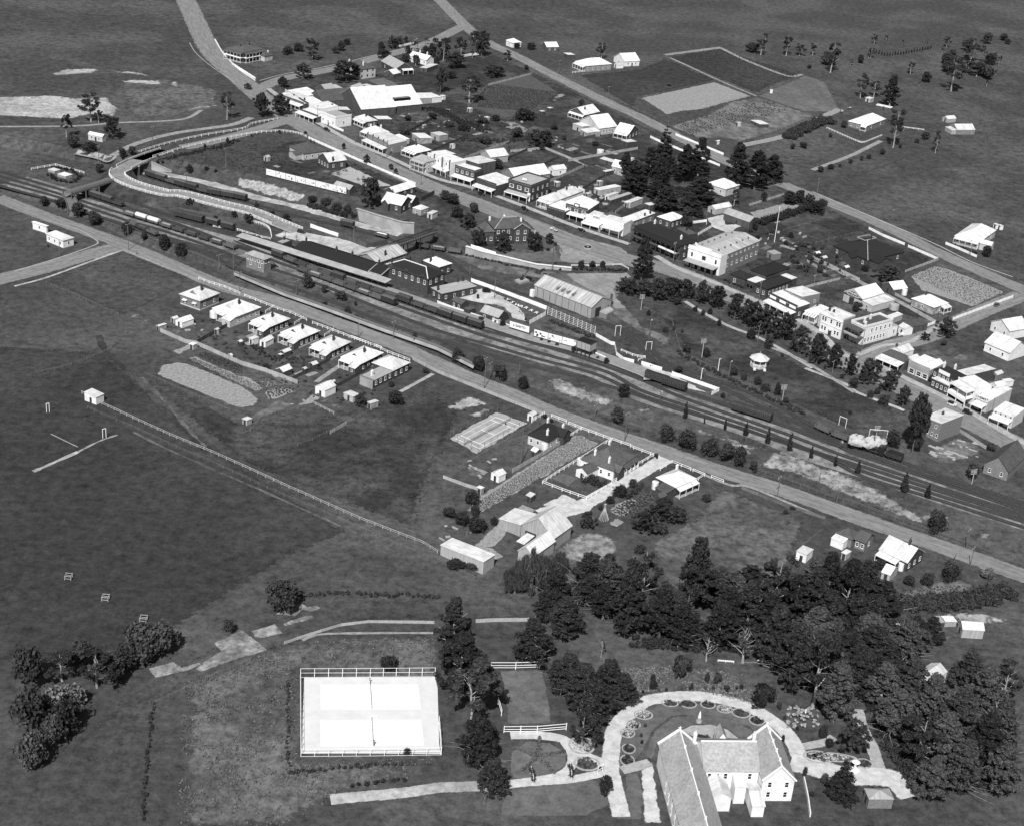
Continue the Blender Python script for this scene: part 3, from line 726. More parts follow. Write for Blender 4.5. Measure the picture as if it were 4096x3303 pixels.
def rake(lab,group,p0,p1,seq,track=None):     # a line of vehicles from p0 towards p1 standing on the rails
    A,B_ = GZ(*p0,RAIL+.32),GZ(*p1,RAIL+.32); d = B_-A; d.z = 0; tot = sum(GAP[k.split('/')[0]] for k in seq); sc = d.length/tot
    a = math.atan2(d.y,d.x); u = d.normalized(); pos = 0
    if track:
        P = [q for q in track]; cum = [0]
        for i in range(1,len(P)): cum.append(cum[-1]+(P[i]-P[i-1]).length)
        s0 = min(range(len(P)),key=lambda i: (P[i]-A).length)
    for i,k in enumerate(seq):
        kd,_,ld = k.partition('/'); g = GAP[kd]*(sc if .85 < sc < 1.35 else 1)
        c = A+u*(pos+g/2); ang = a
        if track:
            s = cum[s0]+pos+g/2; j = max(1,min(len(P)-1,next((q for q in range(len(cum)) if cum[q] >= s),len(P)-1))); f = (s-cum[j-1])/max(1e-6,cum[j]-cum[j-1]); c = P[j-1].lerp(P[j],f); t = P[j]-P[j-1]; ang = math.atan2(t.y,t.x); c.z = RAIL+.32
        vehicle(kd,c,ang,lab.format(n=nth(i),k={'open':'open goods wagon','van':'dark covered goods van','tarp':'humped pale-sheeted wagon','coach':'dark passenger carriage','brake':'dark brake van'}[kd]),group,ld or None)
        pos += g
# ------------------------------------------------------------------ cars
def car(label,rc,x,y,ang,m='car_black',top=None,group='motor cars in the street',z=None):
    p = G(rc,x,y) if z is None else GZ(rc,x,y,z); o = thing('motor_car',label,'car',p,R(ang),group); top = top or m
    b = MB(); b.box((-1.9,-.62,.5),(.55,.62,.95)); b.add([(.55,-.55,.5),(.55,.55,.5),(1.85,.4,.55),(1.85,-.4,.55),(.55,-.55,1.12),(.55,.55,1.12),(1.85,.36,1.08),(1.85,-.36,1.08)],[(0,3,2,1)[::-1],(4,5,6,7)[::-1],(0,1,5,4)[::-1],(1,2,6,5)[::-1],(2,3,7,6)[::-1],(3,0,4,7)[::-1]])
    b.box((-1.85,-.8,.38),(1.3,.8,.48)); b.build('body',m,o)
    MB().add([(-1.75,-.6,.95),(.5,-.6,.95),(.5,.6,.95),(-1.75,.6,.95),(-1.55,-.55,1.62),(.3,-.55,1.62),(.3,.55,1.62),(-1.55,.55,1.62)],[(0,1,5,4),(1,2,6,5),(2,3,7,6),(3,0,4,7)]).build('glazing','glass',o)
    MB().box((-1.68,-.62,1.6),(.42,.62,1.72)).build('roof',top,o)
    if 'carwheel' not in UNIT: UNIT['carwheel'] = MB().cyl((0,0,0),.36,-.09,.09,14,0,None,'y').cyl((0,0,0),.2,-.11,.11,10,1,None,'y').me('wheel',['tyre','wire'])
    for xx in (-1.2,1.35):
        for yy in (-.72,.72):
            ob('wheel',UNIT['carwheel'],o,(xx,yy,.36)); g = MB()
            for k in range(5):
                a0,a1 = math.pi*k/5,math.pi*(k+1)/5; g.add([(xx+.46*math.cos(q),yy+s,.36+.46*math.sin(q)) for q in (a0,a1) for s in (-.16,.16)],[(0,1,3,2)])
            g.build('mudguard',m,o)
    for yy in (-.42,.42): MB().cyl((0,yy,.95),.14,1.7,1.95,8,0,None,'x').build('headlight','wire',o)
    return o
# ------------------------------------------------------------------ people: one skinned body each
def person(label,rc,x,y,ang=0,cloth='cloth_dark',stride=.15,dress=False,hat=False,up=0.0):
    key = ('person',round(stride,2))
    if key not in UNIT:
        J = [(0,0,.95),(0,0,1.2),(0,0,1.42),(0,0,1.52),(0,.02,1.66),(0,-.1,.88),(stride,-.11,.5),(stride*1.1-.02,-.11,.08),(stride*1.1+.16,-.11,.04),(0,.1,.88),(-stride*.6,.11,.5),(-stride*1.4,.11,.08),(-stride*1.4+.16,.11,.04),
             (0,-.2,1.4),(-.05,-.25,1.12),(.08,-.26,.88),(.12,-.26,.78),(0,.2,1.4),(.03,.25,1.12),(.14,.25,.9),(.18,.25,.8)]
        E = [(0,1),(1,2),(2,3),(3,4),(0,5),(5,6),(6,7),(7,8),(0,9),(9,10),(10,11),(11,12),(2,13),(13,14),(14,15),(15,16),(2,17),(17,18),(18,19),(19,20)]
        rad = [.14,.13,.14,.06,.1,.1,.065,.045,.04,.1,.065,.045,.04,.06,.045,.035,.03,.06,.045,.035,.03]
        me = bpy.data.meshes.new('body'); me.from_pydata(J,E,[]); o = bpy.data.objects.new('body',me); C.objects.link(o)
        o.modifiers.new('s','SKIN'); sub = o.modifiers.new('d','SUBSURF'); sub.levels = sub.render_levels = 1
        for i,r_ in enumerate(rad): me.skin_vertices[0].data[i].radius = (r_,r_)
        me.skin_vertices[0].data[0].use_root = True
        bpy.context.view_layer.update(); UNIT[key] = bpy.data.meshes.new_from_object(o.evaluated_get(bpy.context.evaluated_depsgraph_get())); bpy.data.objects.remove(o)
    me = UNIT[key].copy(); me.materials.clear(); me.materials.append(MAT[cloth]); me.materials.append(MAT['skin'])
    me.polygons.foreach_set('material_index',[1 if p.center.z > 1.53 or (p.center.z < .86 and abs(p.center.y) > .2) else 0 for p in me.polygons])
    p = G(rc,x,y); p.z += up; o = thing('person',label,'person',p,R(ang),None); ob('body',me,o)
    if dress: MB().cyl((0,0,0),.34,.45,1.15,12,0,.16).build('skirt',cloth,o)
    if hat: MB().cyl((0,.02,0),.2,1.72,1.75,12).cyl((0,.02,0),.11,1.75,1.86,10).build('hat','cloth_dark',o)
    else: MB().cyl((0,.02,0),.105,1.7,1.79,10,0,.05).build('hair','cloth_dark',o)
    return o

def tufts(name,label,poly,n,size,m,h=.4,cat='grass',npc=6):
    P = [G(*q) for q in poly]; o = P[0].copy(); xs = [p.x for p in P]; ys = [p.y for p in P]; Cn = []; g = random.Random(n)
    def inside(x,y):
        c = False
        for i in range(len(P)):
            a,b = P[i],P[i-1]
            if (a.y > y) != (b.y > y) and x < (b.x-a.x)*(y-a.y)/(b.y-a.y)+a.x: c = not c
        return c
    while len(Cn) < n:
        x,y = g.uniform(min(xs),max(xs)),g.uniform(min(ys),max(ys))
        if inside(x,y) and math.sin(x*.31+2*math.sin(y*.13))+math.sin(y*.37+1.5*math.sin(x*.17)) > g.uniform(-2,1.6): Cn.append((x-o.x,y-o.y,hgt(x,y)-o.z+h*.35))
        elif g.random() < .0004: break
    me = leaf_mesh(name,Cn,[size*g.uniform(.5,1.4) for _ in Cn],npc,size*.5 if npc < 9 else .2,m,n,h/size/1.5)
    x = ob(name,me,None,o); x['kind'] = 'stuff'; x['label'] = label; x['category'] = cat
def scatter(kind,group,lab,poly,n,h0,h1,metres=True):
    P = [nat(*q) for q in poly]; xs = [p[0] for p in P]; ys = [p[1] for p in P]; it = []; g = random.Random(n*7)
    while len(it) < n:
        x,y = g.uniform(min(xs),max(xs)),g.uniform(min(ys),max(ys)); c = False
        for i in range(len(P)):
            a,b = P[i],P[i-1]
            if (a[1] > y) != (b[1] > y) and x < (b[0]-a[0])*(y-a[1])/(b[1]-a[1])+a[0]: c = not c
        if c: it.append((x,y))
    for i,(x,y) in enumerate(sorted(it)):
        h = g.uniform(h0,h1); k = kind[g.randrange(len(kind))]; tree(k,0,(x-170)*2.671,(y-150)*2.671,h,h*g.uniform(.8,1.5) if k != 'gum' else h*.7,lab.format(n=nth(i)),group,True)

def number_labels(L,text):                 # sorted as they stand in the photograph
    for i,o in enumerate(sorted(L,key=lambda o: o.location.x/(o.location.y*_ct-(o.location.z-CAM_H)*_st))): o['label'] = text % nth(i)
# ------------------------------------------------------------------ fields and plots
sheet('far_paddock','grass',[(4,-300,1700),(4,500,1450),(4,1300,1150),(4,2500,1150),(4,2500,2600),(14,2300,880),(14,1500,640),(14,700,330),(14,0,40),(4,0,1640)],.04)
sheet('paddock','pasture',[(20,-600,60),(20,700,150),(20,1000,430),(20,2137,1350),(31,1280,480),(31,700,700),(31,250,950),(30,1500,1500),(30,900,1750),(30,-900,1950)],.04)
sheet('paddock','dark_grass',[(20,1000,430),(20,1180,400),(20,2137,900),(21,700,900),(21,2000,560),(22,300,760),(22,-60,1500),(32,-100,-50),(31,1900,470),(31,700,0),(20,2137,1350)],.045)
sheet('paddock','rank_grass',[(41,-330,270),(41,30,150),(41,300,30),(41,700,-20),(41,1206,-20),(42,30,60),(42,40,600),(41,380,240),(41,380,720),(41,1160,700),(41,1206,860),(41,600,960),(41,300,1160),(41,-360,1160)],.06)
sheet('field','grass',[(10,60,990),(10,880,690),(10,1560,960),(10,1500,1080),(10,880,1380),(10,600,1280)],.05)
sheet('field','pale_grass',[(23,1000,1560),(33,760,60),(33,1100,190),(33,1040,440),(33,900,560),(33,640,660),(33,240,640),(33,130,330),(33,390,190)],.05)
sheet('mown_strip','grass',[(30,1750,1736),(31,600,1290),(31,1000,1180),(31,2137,1190),(32,1000,1230),(32,1000,1420),(31,2080,1430),(31,1300,1430),(31,600,1700),(40,1180,160),(40,670,400),(40,400,800),(40,100,700),(40,560,300)],.05)
for q in ([(31,380,1350),(31,690,1225),(31,750,1270),(31,850,1250),(31,890,1290),(31,790,1330),(31,700,1310),(31,620,1380)],[(31,700,1370),(31,800,1360),(31,835,1395),(31,500,1485),(31,480,1450)],
          [(31,140,1530),(31,400,1450),(31,495,1555),(31,290,1610),(31,180,1600)],[(40,1030,30),(40,1206,-50),(41,190,75),(41,0,130),(40,960,205),(40,920,190),(40,960,150),(40,1070,80)],[(40,632,185),(40,790,142),(40,840,175),(40,945,148),(40,975,160),(40,880,200),(40,680,245)]):
    sheet('mown_patch','dry_grass',q,.085,fade=.5,jit=.15)
sheet('bare_ground','sand',[(0,-700,640),(0,130,620),(0,350,650),(0,700,640),(0,810,760),(0,780,850),(0,500,830),(0,280,880),(0,-700,830)],.05)
for q in ([(0,60,390),(0,250,340),(0,640,330),(0,560,385),(0,160,410)],[(0,670,370),(0,930,362),(0,1080,385),(0,1200,430),(0,980,400)],[(0,760,470),(0,1000,450),(0,1260,465),(0,1300,520),(0,1000,500)],
          [(0,1330,480),(0,1450,470),(0,1490,550),(0,1380,520)],[(0,1780,640),(0,1830,640),(0,1860,680),(0,1800,670)],[(0,1500,775),(0,1600,745),(0,1900,712),(0,1890,735),(0,1640,775)],[(0,1480,225),(0,1540,215),(0,1530,230)]):
    sheet('bare_patch','sand',q,.06)
sheet('slope','pale_grass',[(0,830,480),(0,1300,440),(0,1900,560),(0,1850,760),(0,1450,840),(0,1000,860),(0,850,760)],.05)
ribbon('track','track_edge',[(0,-700,960),(0,330,950),(0,800,915),(0,1480,880),(0,1700,780)],2.4,.08)
ribbon('track','track_edge',[(0,360,1240),(0,560,1280),(0,720,1320),(0,800,1240),(0,1000,1140),(0,1400,1030),(0,2000,940),(1,150,860)],4,.07)
sheet('town_ground','dark_grass',[(1,450,560),(1,900,330),(1,1600,200),(1,2100,80),(2,600,180),(2,1300,490),(2,2000,840),(3,500,1100),(3,1000,1330),(3,1750,1640),(14,300,280),(14,900,560),(14,1330,780),(14,1000,960),(14,1300,1440),(14,300,1250),(13,1500,950),(13,300,600),(12,1800,300),(12,900,60),(2,0,1380),(1,1900,1250),(1,1500,1080),(1,900,820)],.04)
sheet('town_ground','dark_grass',[(1,750,1090),(1,1300,1350),(1,1900,1600),(12,450,290),(12,900,470),(12,600,700),(12,330,640),(12,0,430),(11,1900,300),(11,1500,180),(1,1150,1690),(1,300,1480),(1,200,1250),(1,500,1120)],.04)
# upper town plots
sheet('garden_plot','dark_grass',[(1,1500,620),(2,0,600),(2,400,760),(2,700,880),(2,1100,800),(2,1500,700),(2,2000,980),(3,200,1250),(3,0,1736),(2,1500,1600),(2,800,1300),(2,0,1180),(1,1640,880)],.05)
sheet('vine_plot','dark_soil',[(2,380,750),(2,590,500),(2,990,400),(2,1290,590),(2,1000,800),(2,700,870)],.07)
sheet('bare_patch','soil',[(2,720,905),(2,820,900),(2,975,990),(2,920,1030),(2,800,980)],.08)
sheet('bare_patch','dry_grass',[(2,1195,690),(2,1250,610),(2,1360,600),(2,1380,620),(2,1230,700)],.08)
sheet('grass_court','lawn',[(1,1390,460),(1,1560,430),(1,1810,555),(1,1640,590)],.07)
sheet('orchard_plot','pasture',[(3,450,210),(3,1000,120),(3,1880,400),(3,1400,610),(3,1000,450)],.06)
sheet('paddock','pasture',[(2,1480,400),(2,2137,340),(3,150,330),(3,430,220),(3,990,460),(3,150,650),(2,2137,800)],.06)
sheet('ploughed_plot','soil',[(3,170,650),(3,950,480),(3,1350,630),(3,820,770),(3,600,790),(3,450,830)],.07)
sheet('vegetable_plot','yard',[(3,450,950),(3,870,830),(3,1120,690),(3,1400,640),(3,1800,760),(3,2050,840),(3,1560,1030),(3,1250,1120),(3,1060,1080),(3,800,1090)],.07)
sheet('vegetable_plot','lawn',[(3,1420,630),(3,1920,410),(3,2137,480),(3,2300,800),(3,1900,790)],.06)
sheet('allotment','soil',[(14,1040,950),(14,1300,840),(14,1440,870),(14,2060,1120),(14,1720,1280),(14,1160,1100)],.07)
sheet('bowling_green','dark_grass',[(14,-130,520),(14,210,335),(14,590,460),(14,40,600)],.06)
sheet('yard','gravel',[(13,870,330),(13,1060,290),(13,1090,400),(13,1330,390),(13,1200,440),(13,1120,500),(13,930,430)],.07)
sheet('yard','soil',[(13,1330,270),(13,1700,170),(13,1950,200),(13,1400,350)],.06)
sheet('lawn','dark_grass',[(13,640,1230),(13,800,1330),(13,1100,1490),(13,1400,1640),(13,1700,1800),(24,900,760),(24,960,1010),(24,360,990),(24,0,830),(23,1800,780),(23,1500,600),(23,1000,380),(23,620,180),(13,560,1620),(13,240,1300),(13,300,1200)],.06)
sheet('forecourt','lawn',[(12,650,740),(12,760,690),(12,1000,700),(12,1250,640),(12,1300,760),(12,1420,810),(12,1050,800)],.07)
# ------------------------------------------------------------------ streets
FRONT = [(10,-500,110),(10,20,310),(10,500,480),(10,950,650),(10,1450,860),(10,2000,1085),(11,450,1225),(11,1050,1445),(11,1700,1690),(22,300,415),(22,800,615),(22,1300,830),(22,1900,1040),(23,420,1215),(23,1000,1420),(23,1700,1640),(34,240,170),(34,700,330),(34,1100,470),(34,1600,650)]
ribbon('front_road','road',FRONT,8.6,.10,wob=.5)
ribbon('cross_street','road',[(10,-600,1020),(10,20,865),(10,450,735),(10,860,630)],10.5,.09)
MAIN = [(0,1350,-800),(0,1600,-250),(0,1800,150),(0,2060,400),(1,180,580),(1,420,760),(1,760,980),(1,1300,1240),(1,1900,1530),(12,300,135),(12,800,320),(12,1400,560),(12,2000,770),(13,500,890),(13,1100,1140),(13,1700,1410),(24,250,200),(24,700,400),(24,1150,620),(24,1650,880),(24,2200,1160),(24,2800,1500)]
ribbon('main_street','road',MAIN,13.5,.09,wob=.4)
sheet('street_corner','road',[(12,1150,500),(12,1300,640),(12,1290,790),(12,1420,815),(12,2040,830),(13,60,800),(13,330,900),(12,1950,640),(12,1500,520)],.085)
ribbon('side_street','road',[(1,180,580),(1,480,445),(1,800,385),(1,1200,300),(1,1600,190),(1,2000,80),(2,300,-130)],9,.095)
ribbon('far_road','road',[(2,0,-420),(2,330,-90),(2,560,70),(2,900,230),(2,1300,440),(2,1800,690),(3,150,850),(3,520,1040),(3,1000,1290),(3,1750,1600),(14,300,220),(14,800,430),(14,1300,680),(14,1800,905),(14,2300,1120),(14,2900,1400)],9.5,.09,wob=.6)
ribbon('hotel_street','road',[(24,470,270),(24,800,110),(14,1180,1610),(14,1560,1440),(14,1850,1310),(14,2250,1150)],9.5,.105)
ribbon('loop_road','road',[(1,560,880),(1,200,990),(0,1900,1095),(0,1500,1180)],8.5,.11)
sheet('station_yard','gravel',[(11,560,440),(11,700,480),(11,1060,540),(11,1500,650),(11,1330,710),(11,1200,745),(11,760,600),(11,480,545),(11,380,520)],.09)
sheet('goods_yard','yard',[(11,1750,520),(12,280,720),(12,1000,880),(12,1430,910),(12,2040,910),(13,40,960),(13,-60,1180),(13,200,1480),(13,500,1600),(23,500,150),(12,1900,1400),(12,1300,1000),(12,900,960),(12,500,900),(12,0,680)],.07)
sheet('goods_road','road',[(12,1350,920),(12,2040,912),(12,2080,960),(12,1900,1080),(12,1920,1180),(12,2040,1300),(12,1880,1300),(12,1850,1200),(12,1500,1040)],.10)
ribbon('cinder_road','sand',[(0,1060,1450),(0,1500,1500),(1,0,1645),(11,200,110),(11,600,200),(11,1000,310),(11,1250,390),(11,1740,510)],5.5,.08,wob=1.5)
sheet('railway_yard','yard',[(11,0,560),(11,380,600),(11,480,690),(11,330,700),(11,0,590),(10,1900,470),(10,1840,480)],.09)
# footpaths and kerbs
def kerb(name,pts,w_=.5,off=.14,m='footpath'):
    return ribbon(name,m,pts,w_,off,nx=1,step=3)
ribbon('footpath','footpath',[(1,330,550),(1,560,710),(1,880,925),(1,1250,1130),(1,1600,1275),(1,2100,1500),(2,300,1590),(12,560,70),(12,1000,235),(12,1500,430),(12,2050,610)],3.2,.115,nx=1)
ribbon('footpath','footpath',[(13,330,735),(13,560,865),(13,880,990),(13,1400,1215),(13,2000,1500),(24,300,165),(24,480,225)],3.2,.115,nx=1)
ribbon('footpath','footpath',[(24,700,290),(24,1000,440),(24,1450,660),(24,1900,920),(24,2137,1060),(24,2500,1250)],3.2,.115,nx=1)
ribbon('footpath','track_edge',[(10,860,672),(10,1300,850),(10,1700,1000)],1.6,.12,nx=1)
ribbon('footpath','sand',[(10,-300,1060),(10,20,975),(10,450,820),(10,860,672)],1.3,.12,nx=1)
kerb('kerb',[(10,-300,900),(10,20,805),(10,300,715),(10,560,620),(10,590,585),(10,560,560)],.7)
kerb('kerb',[(10,560,560),(10,420,470),(10,200,400),(10,20,350)],.5)
kerb('kerb',[(0,1570,60),(0,1640,170),(0,1800,310),(0,2050,480)],.5)
kerb('kerb',[(0,1840,20),(0,1930,170),(1,0,330),(1,190,465)],.9,m='white_wall')
kerb('kerb',[(1,240,465),(1,480,400),(1,850,335),(1,1150,270),(1,1500,185),(1,2000,75)],.8,m='footpath')
kerb('kerb',[(24,490,190),(24,760,90),(14,1020,1660),(14,1320,1500)],2.2,m='footpath')
kerb('kerb',[(23,680,1390),(23,1100,1570),(33,760,0),(34,0,155)],1.4,m='track_edge')
kerb('kerb',[(2,1050,330),(2,1700,640),(2,2137,830)],.8,.13,'track_edge')
kerb('kerb',[(14,0,50),(14,640,320),(14,1290,600),(14,1700,800),(14,2137,960)],.9,.13,'footpath')
kerb('kerb',[(24,-80,330),(24,350,500),(24,480,590),(24,880,740),(24,980,780)],1.8,.1,'sand')
kerb('park_path',[(13,640,1220),(13,800,1320),(13,1100,1480),(13,1500,1640),(24,0,330)],2.0,.1,'footpath')
kerb('park_path',[(23,1560,110),(23,1900,250),(23,2137,390),(24,450,590)],1.8,.1,'track_edge')
ribbon('lane','track_edge',[(14,-60,730),(14,500,1010),(14,900,1210),(14,1330,1450)],3,.08)
ribbon('lane','track_edge',[(2,1150,1190),(2,1600,1380)],1.6,.08,nx=1)
ribbon('lane','track_edge',[(4,0,1420),(4,400,1270),(4,730,1110)],3,.08)
ribbon('lane','soil',[(3,2300,770),(3,1950,930),(3,1700,1060),(3,1250,1160)],5,.075)
ribbon('track','track_edge',[(3,1010,110),(3,1300,250),(3,1720,410),(3,1900,400)],3,.08)
ribbon('track','track_edge',[(3,430,190),(3,1010,115)],3.5,.08)
ribbon('track','track_edge',[(3,480,220),(3,1000,460),(3,1400,630)],2,.08)
ribbon('path','track_edge',[(21,840,480),(21,950,400),(21,1100,300)],2,.08,nx=1)
ribbon('path','sand',[(21,1740,580),(21,2090,390)],1.6,.08,nx=1)
# lower yards and gardens
sheet('bare_yard','soil',[(20,1215,390),(20,1260,300),(20,1450,262),(20,1560,280),(20,2137,520),(21,130,570),(21,230,660),(21,180,730),(21,0,770),(20,2080,750),(20,1700,600),(20,1300,440)],.07)
sheet('bean_plot','soil',[(20,1540,230),(20,1620,200),(20,2137,420),(21,50,390),(21,290,540),(21,190,580),(20,2137,520)],.072)
sheet('garden_plot','soil',[(21,170,465),(21,300,420),(21,520,500),(21,320,545)],.08)
sheet('garden_plot','soil',[(21,280,570),(21,540,530),(21,640,570),(21,470,640),(21,330,670)],.08)
sheet('garden_plot','yard',[(21,960,720),(21,1060,690),(21,1140,745),(21,1080,790)],.08)
sheet('garden_plot','yard',[(21,860,680),(21,960,620),(21,1040,650),(21,930,730)],.08)
sheet('garden_plot','yard',[(10,880,1385),(10,1020,1325),(10,1085,1360),(10,960,1410)],.08)
sheet('garden_plot','yard',[(10,1010,1420),(10,1140,1380),(10,1200,1405),(10,1100,1470)],.08)
sheet('garden_plot','dark_soil',[(10,1420,1560),(10,1520,1520),(10,1680,1580),(10,1560,1640)],.08)
sheet('bare_yard','yard',[(10,1270,1520),(10,1440,1500),(10,1700,1580),(10,1540,1650)],.07)
sheet('bare_yard','soil',[(20,1370,150),(20,1560,70),(20,1640,90),(20,1470,185)],.07)
sheet('bare_yard','yard',[(21,0,900),(21,200,780),(21,430,650),(21,660,720),(21,480,790),(21,250,880)],.07)
sheet('bare_yard','soil',[(21,620,740),(21,800,600),(21,900,640),(21,760,720)],.07)
ribbon('ditch','dark_grass',[(20,600,-20),(20,690,170),(20,1000,430),(20,1250,720),(20,1500,970),(20,1750,1200)],2.2,.07,wob=1)
ribbon('ditch','pale_grass',[(20,1010,440),(20,1280,720),(20,1520,1000),(20,1700,1180)],1.2,.10,wob=1,shift=1.6)
sheet('bare_plot','sand',[(22,30,780),(22,190,680),(22,340,610),(22,420,640),(22,580,715),(22,380,760),(22,200,790)],.06)
sheet('bare_plot','sand',[(22,160,880),(22,380,790),(22,580,730),(22,650,745),(22,600,790),(22,450,870),(22,250,840)],.058)
sheet('tennis_court','court_dirt',[(22,130,1075),(22,630,800),(22,960,915),(22,420,1240)],.08)
sheet('crop_field','soil',[(22,450,1690),(22,1500,1030),(22,1750,1130),(32,460,280),(32,300,240)],.07)
sheet('lawn','lawn',[(22,1210,1500),(22,1330,1440),(22,1510,1510),(22,1400,1600)],.08)
sheet('lawn','pale_grass',[(22,1410,1640),(22,1530,1570),(22,1690,1640),(22,1580,1700)],.08)
ribbon('drive','drive',[(23,430,1290),(23,250,1400),(23,0,1540),(32,1830,30),(32,1550,180),(32,1250,230),(32,1100,280)],5.5,.09,wob=.5)
sheet('farm_yard','drive',[(32,1350,60),(32,1560,170),(32,1830,60),(32,1600,270),(32,1350,330),(32,1200,200),(32,1090,200)],.085)
ribbon('farm_track','soil',[(32,980,210),(32,760,360),(32,560,570),(32,480,640),(32,640,760)],4.5,.075,wob=1)
sheet('bare_ring','dry_grass',[(32,1260,640),(32,1500,480),(32,1720,470),(32,1900,530),(32,1980,640),(32,1900,770),(32,1680,890),(32,1480,820),(32,1280,720)],.07)
sheet('garden_plot','soil',[(32,1830,250),(32,1900,170),(32,2060,110),(32,2137,130),(32,2120,220),(32,1990,330)],.07)
sheet('garden_plot','soil',[(32,1810,380),(32,1900,320),(32,2010,370),(32,1920,425)],.08)
sheet('garden_plot','dark_soil',[(33,0,110),(33,80,40),(33,150,10),(33,190,60),(33,110,120),(33,40,180)],.06)
sheet('crop_field','yard',[(34,470,640),(34,620,590),(34,870,540),(34,1000,590),(34,960,640),(34,600,680),(34,480,680)],.07)
sheet('bare_yard','sand',[(34,760,750),(34,1000,740),(34,1200,800),(34,1150,825),(34,1000,830),(34,780,790)],.07)
sheet('rubble_yard','yard',[(24,1250,1180),(24,1560,1050),(24,1860,1190),(24,1800,1260),(24,1480,1370),(24,1300,1300)],.07)
# ------------------------------------------------------------------ railway
TR = {
 'goods': [(0,960,1440),(0,1400,1580),(0,1760,1680),(11,60,150),(11,600,300),(11,1220,450),(11,1700,580),(12,0,690),(12,330,925),(12,700,1070),(12,1150,1220),(12,1650,1400),(12,2137,1590),(23,420,260),(23,1000,470),(23,1600,715),(24,100,1010),(24,500,1165),(24,900,1310),(24,1400,1490),(24,2137,1730),(24,2700,1900)],
 'loop': [(12,1650,1430),(12,2000,1560),(23,380,300),(23,900,480),(23,1400,720),(23,1900,940),(24,200,1100),(24,800,1330),(24,1400,1535),(24,2137,1775),(24,2700,1950)],
 'dock': [(23,220,450),(23,420,500),(23,640,575),(23,1150,745),(23,1570,905),(23,2137,1090),(24,400,1220),(24,900,1390),(24,1500,1590),(24,2137,1810),(24,2700,1990)],
 'platform': [(10,-300,-120),(10,200,30),(10,620,150),(10,1000,280),(10,1400,400),(10,1860,560),(11,300,710),(11,700,860),(11,1200,1040),(11,1700,1210),(12,100,1400),(12,500,1530),(22,900,30),(22,1500,210),(22,2137,440),(23,600,640),(23,1200,850),(23,1800,1060),(24,300,1250),(24,900,1450),(24,1500,1650),(24,2137,1850),(24,2700,2030)],
 'up': [(10,-300,-70),(10,200,80),(10,900,300),(10,1500,480),(11,0,640),(11,420,800),(11,850,950),(11,1300,1120),(11,1700,1265),(12,200,1490),(22,600,20),(22,1200,200),(22,1800,370),(23,200,580),(23,900,810),(23,1500,1010),(24,0,1210),(24,700,1430),(24,1300,1625),(24,2137,1890),(24,2700,2070)],
 'middle': [(10,-300,-20),(10,200,120),(10,860,345),(10,1230,450),(10,1800,640),(11,30,760),(11,420,890),(11,900,1050),(11,1400,1250),(11,2137,1530),(22,500,70),(22,1100,240),(22,1700,400),(23,150,610),(23,700,790),(23,1300,995),(23,2000,1210),(24,600,1450),(24,1200,1640),(24,2137,1930),(24,2700,2110)],
 'near': [(10,-300,30),(10,200,170),(10,640,330),(10,1100,480),(10,1700,680),(11,0,880),(11,600,1080),(11,1100,1260),(11,1700,1490),(22,0,25),(22,500,170),(22,900,285),(22,1400,400),(22,2000,575),(23,500,750),(23,1200,955),(23,1560,1080),(23,2137,1275),(24,550,1490),(24,1300,1720),(24,2137,1990),(24,2700,2160)],
 'yard': [(10,400,40),(10,700,120),(10,900,215),(10,1240,330),(10,1600,450),(10,1990,600),(11,200,700)],
 'carriage': [(10,760,110),(10,1100,210),(10,1400,320),(10,1730,400),(10,2060,490)],
}
TRK = {}
def track(k,pts):
    P = line([(a,b,c,RAIL) for a,b,c in pts],True,2.5)
    if pts[0][1] == -300: P = [P[0]+(P[0]-P[1]).normalized()*4*i for i in range(22,0,-1)]+P
    TRK[k] = P
    root = ribbon('railway_track','ballast',P,2.5,.10,nx=1,drape=False); root['label'] = k+' railway line'
    V = []; F = []; VR = [[],[]]; n = len(P); acc = 0
    for s in (-1,1):
        V2 = []; F2 = []
        for i,p in enumerate(P):
            t = P[min(i+1,n-1)]-P[max(i-1,0)]; t.normalize(); d = Vector((-t.y,t.x,0)); c = p+d*s*.72
            for w_,z in ((-.045,.2),(-.045,.33),(.045,.33),(.045,.2)): q = c+d*w_; V2.append((q.x,q.y,RAIL+z))
        F2 = [(i*4+j,(i+1)*4+j,(i+1)*4+j+1,i*4+j+1) for i in range(n-1) for j in range(3)]
        ob('rail',mesh('rail',V2,F2,'rail'),root)
    b = []; f = []; pos = 0.0
    for i in range(n-1):
        d = P[i+1]-P[i]; l = d.length; t = d/l; s_ = Vector((-t.y,t.x,0))
        m = max(1,int(round(l/.75)))
        for q in range(m):
            c = P[i]+d*((q+.5)/m); k0 = len(b)
            for z in (.08,.2):
                for a,e in ((-1,-1),(1,-1),(1,1),(-1,1)): v = c+s_*a*1.2+t*e*.13; b.append((v.x,v.y,RAIL+z))
            f += [(k0+4,k0+5,k0+6,k0+7),(k0,k0+1,k0+5,k0+4),(k0+1,k0+2,k0+6,k0+5),(k0+2,k0+3,k0+7,k0+6),(k0+3,k0,k0+4,k0+7)]
    o = ob('sleepers',mesh('sleepers',b,f,'sleeper'),root); o['kind'] = 'stuff'
for k,v in TR.items(): track(k,v)
ribbon('ballast_bed','ballast_pale',line([(q[0],q[1],q[2]-0,RAIL) for q in TR['up']],True,4),17,.06,nx=2,drape=False)
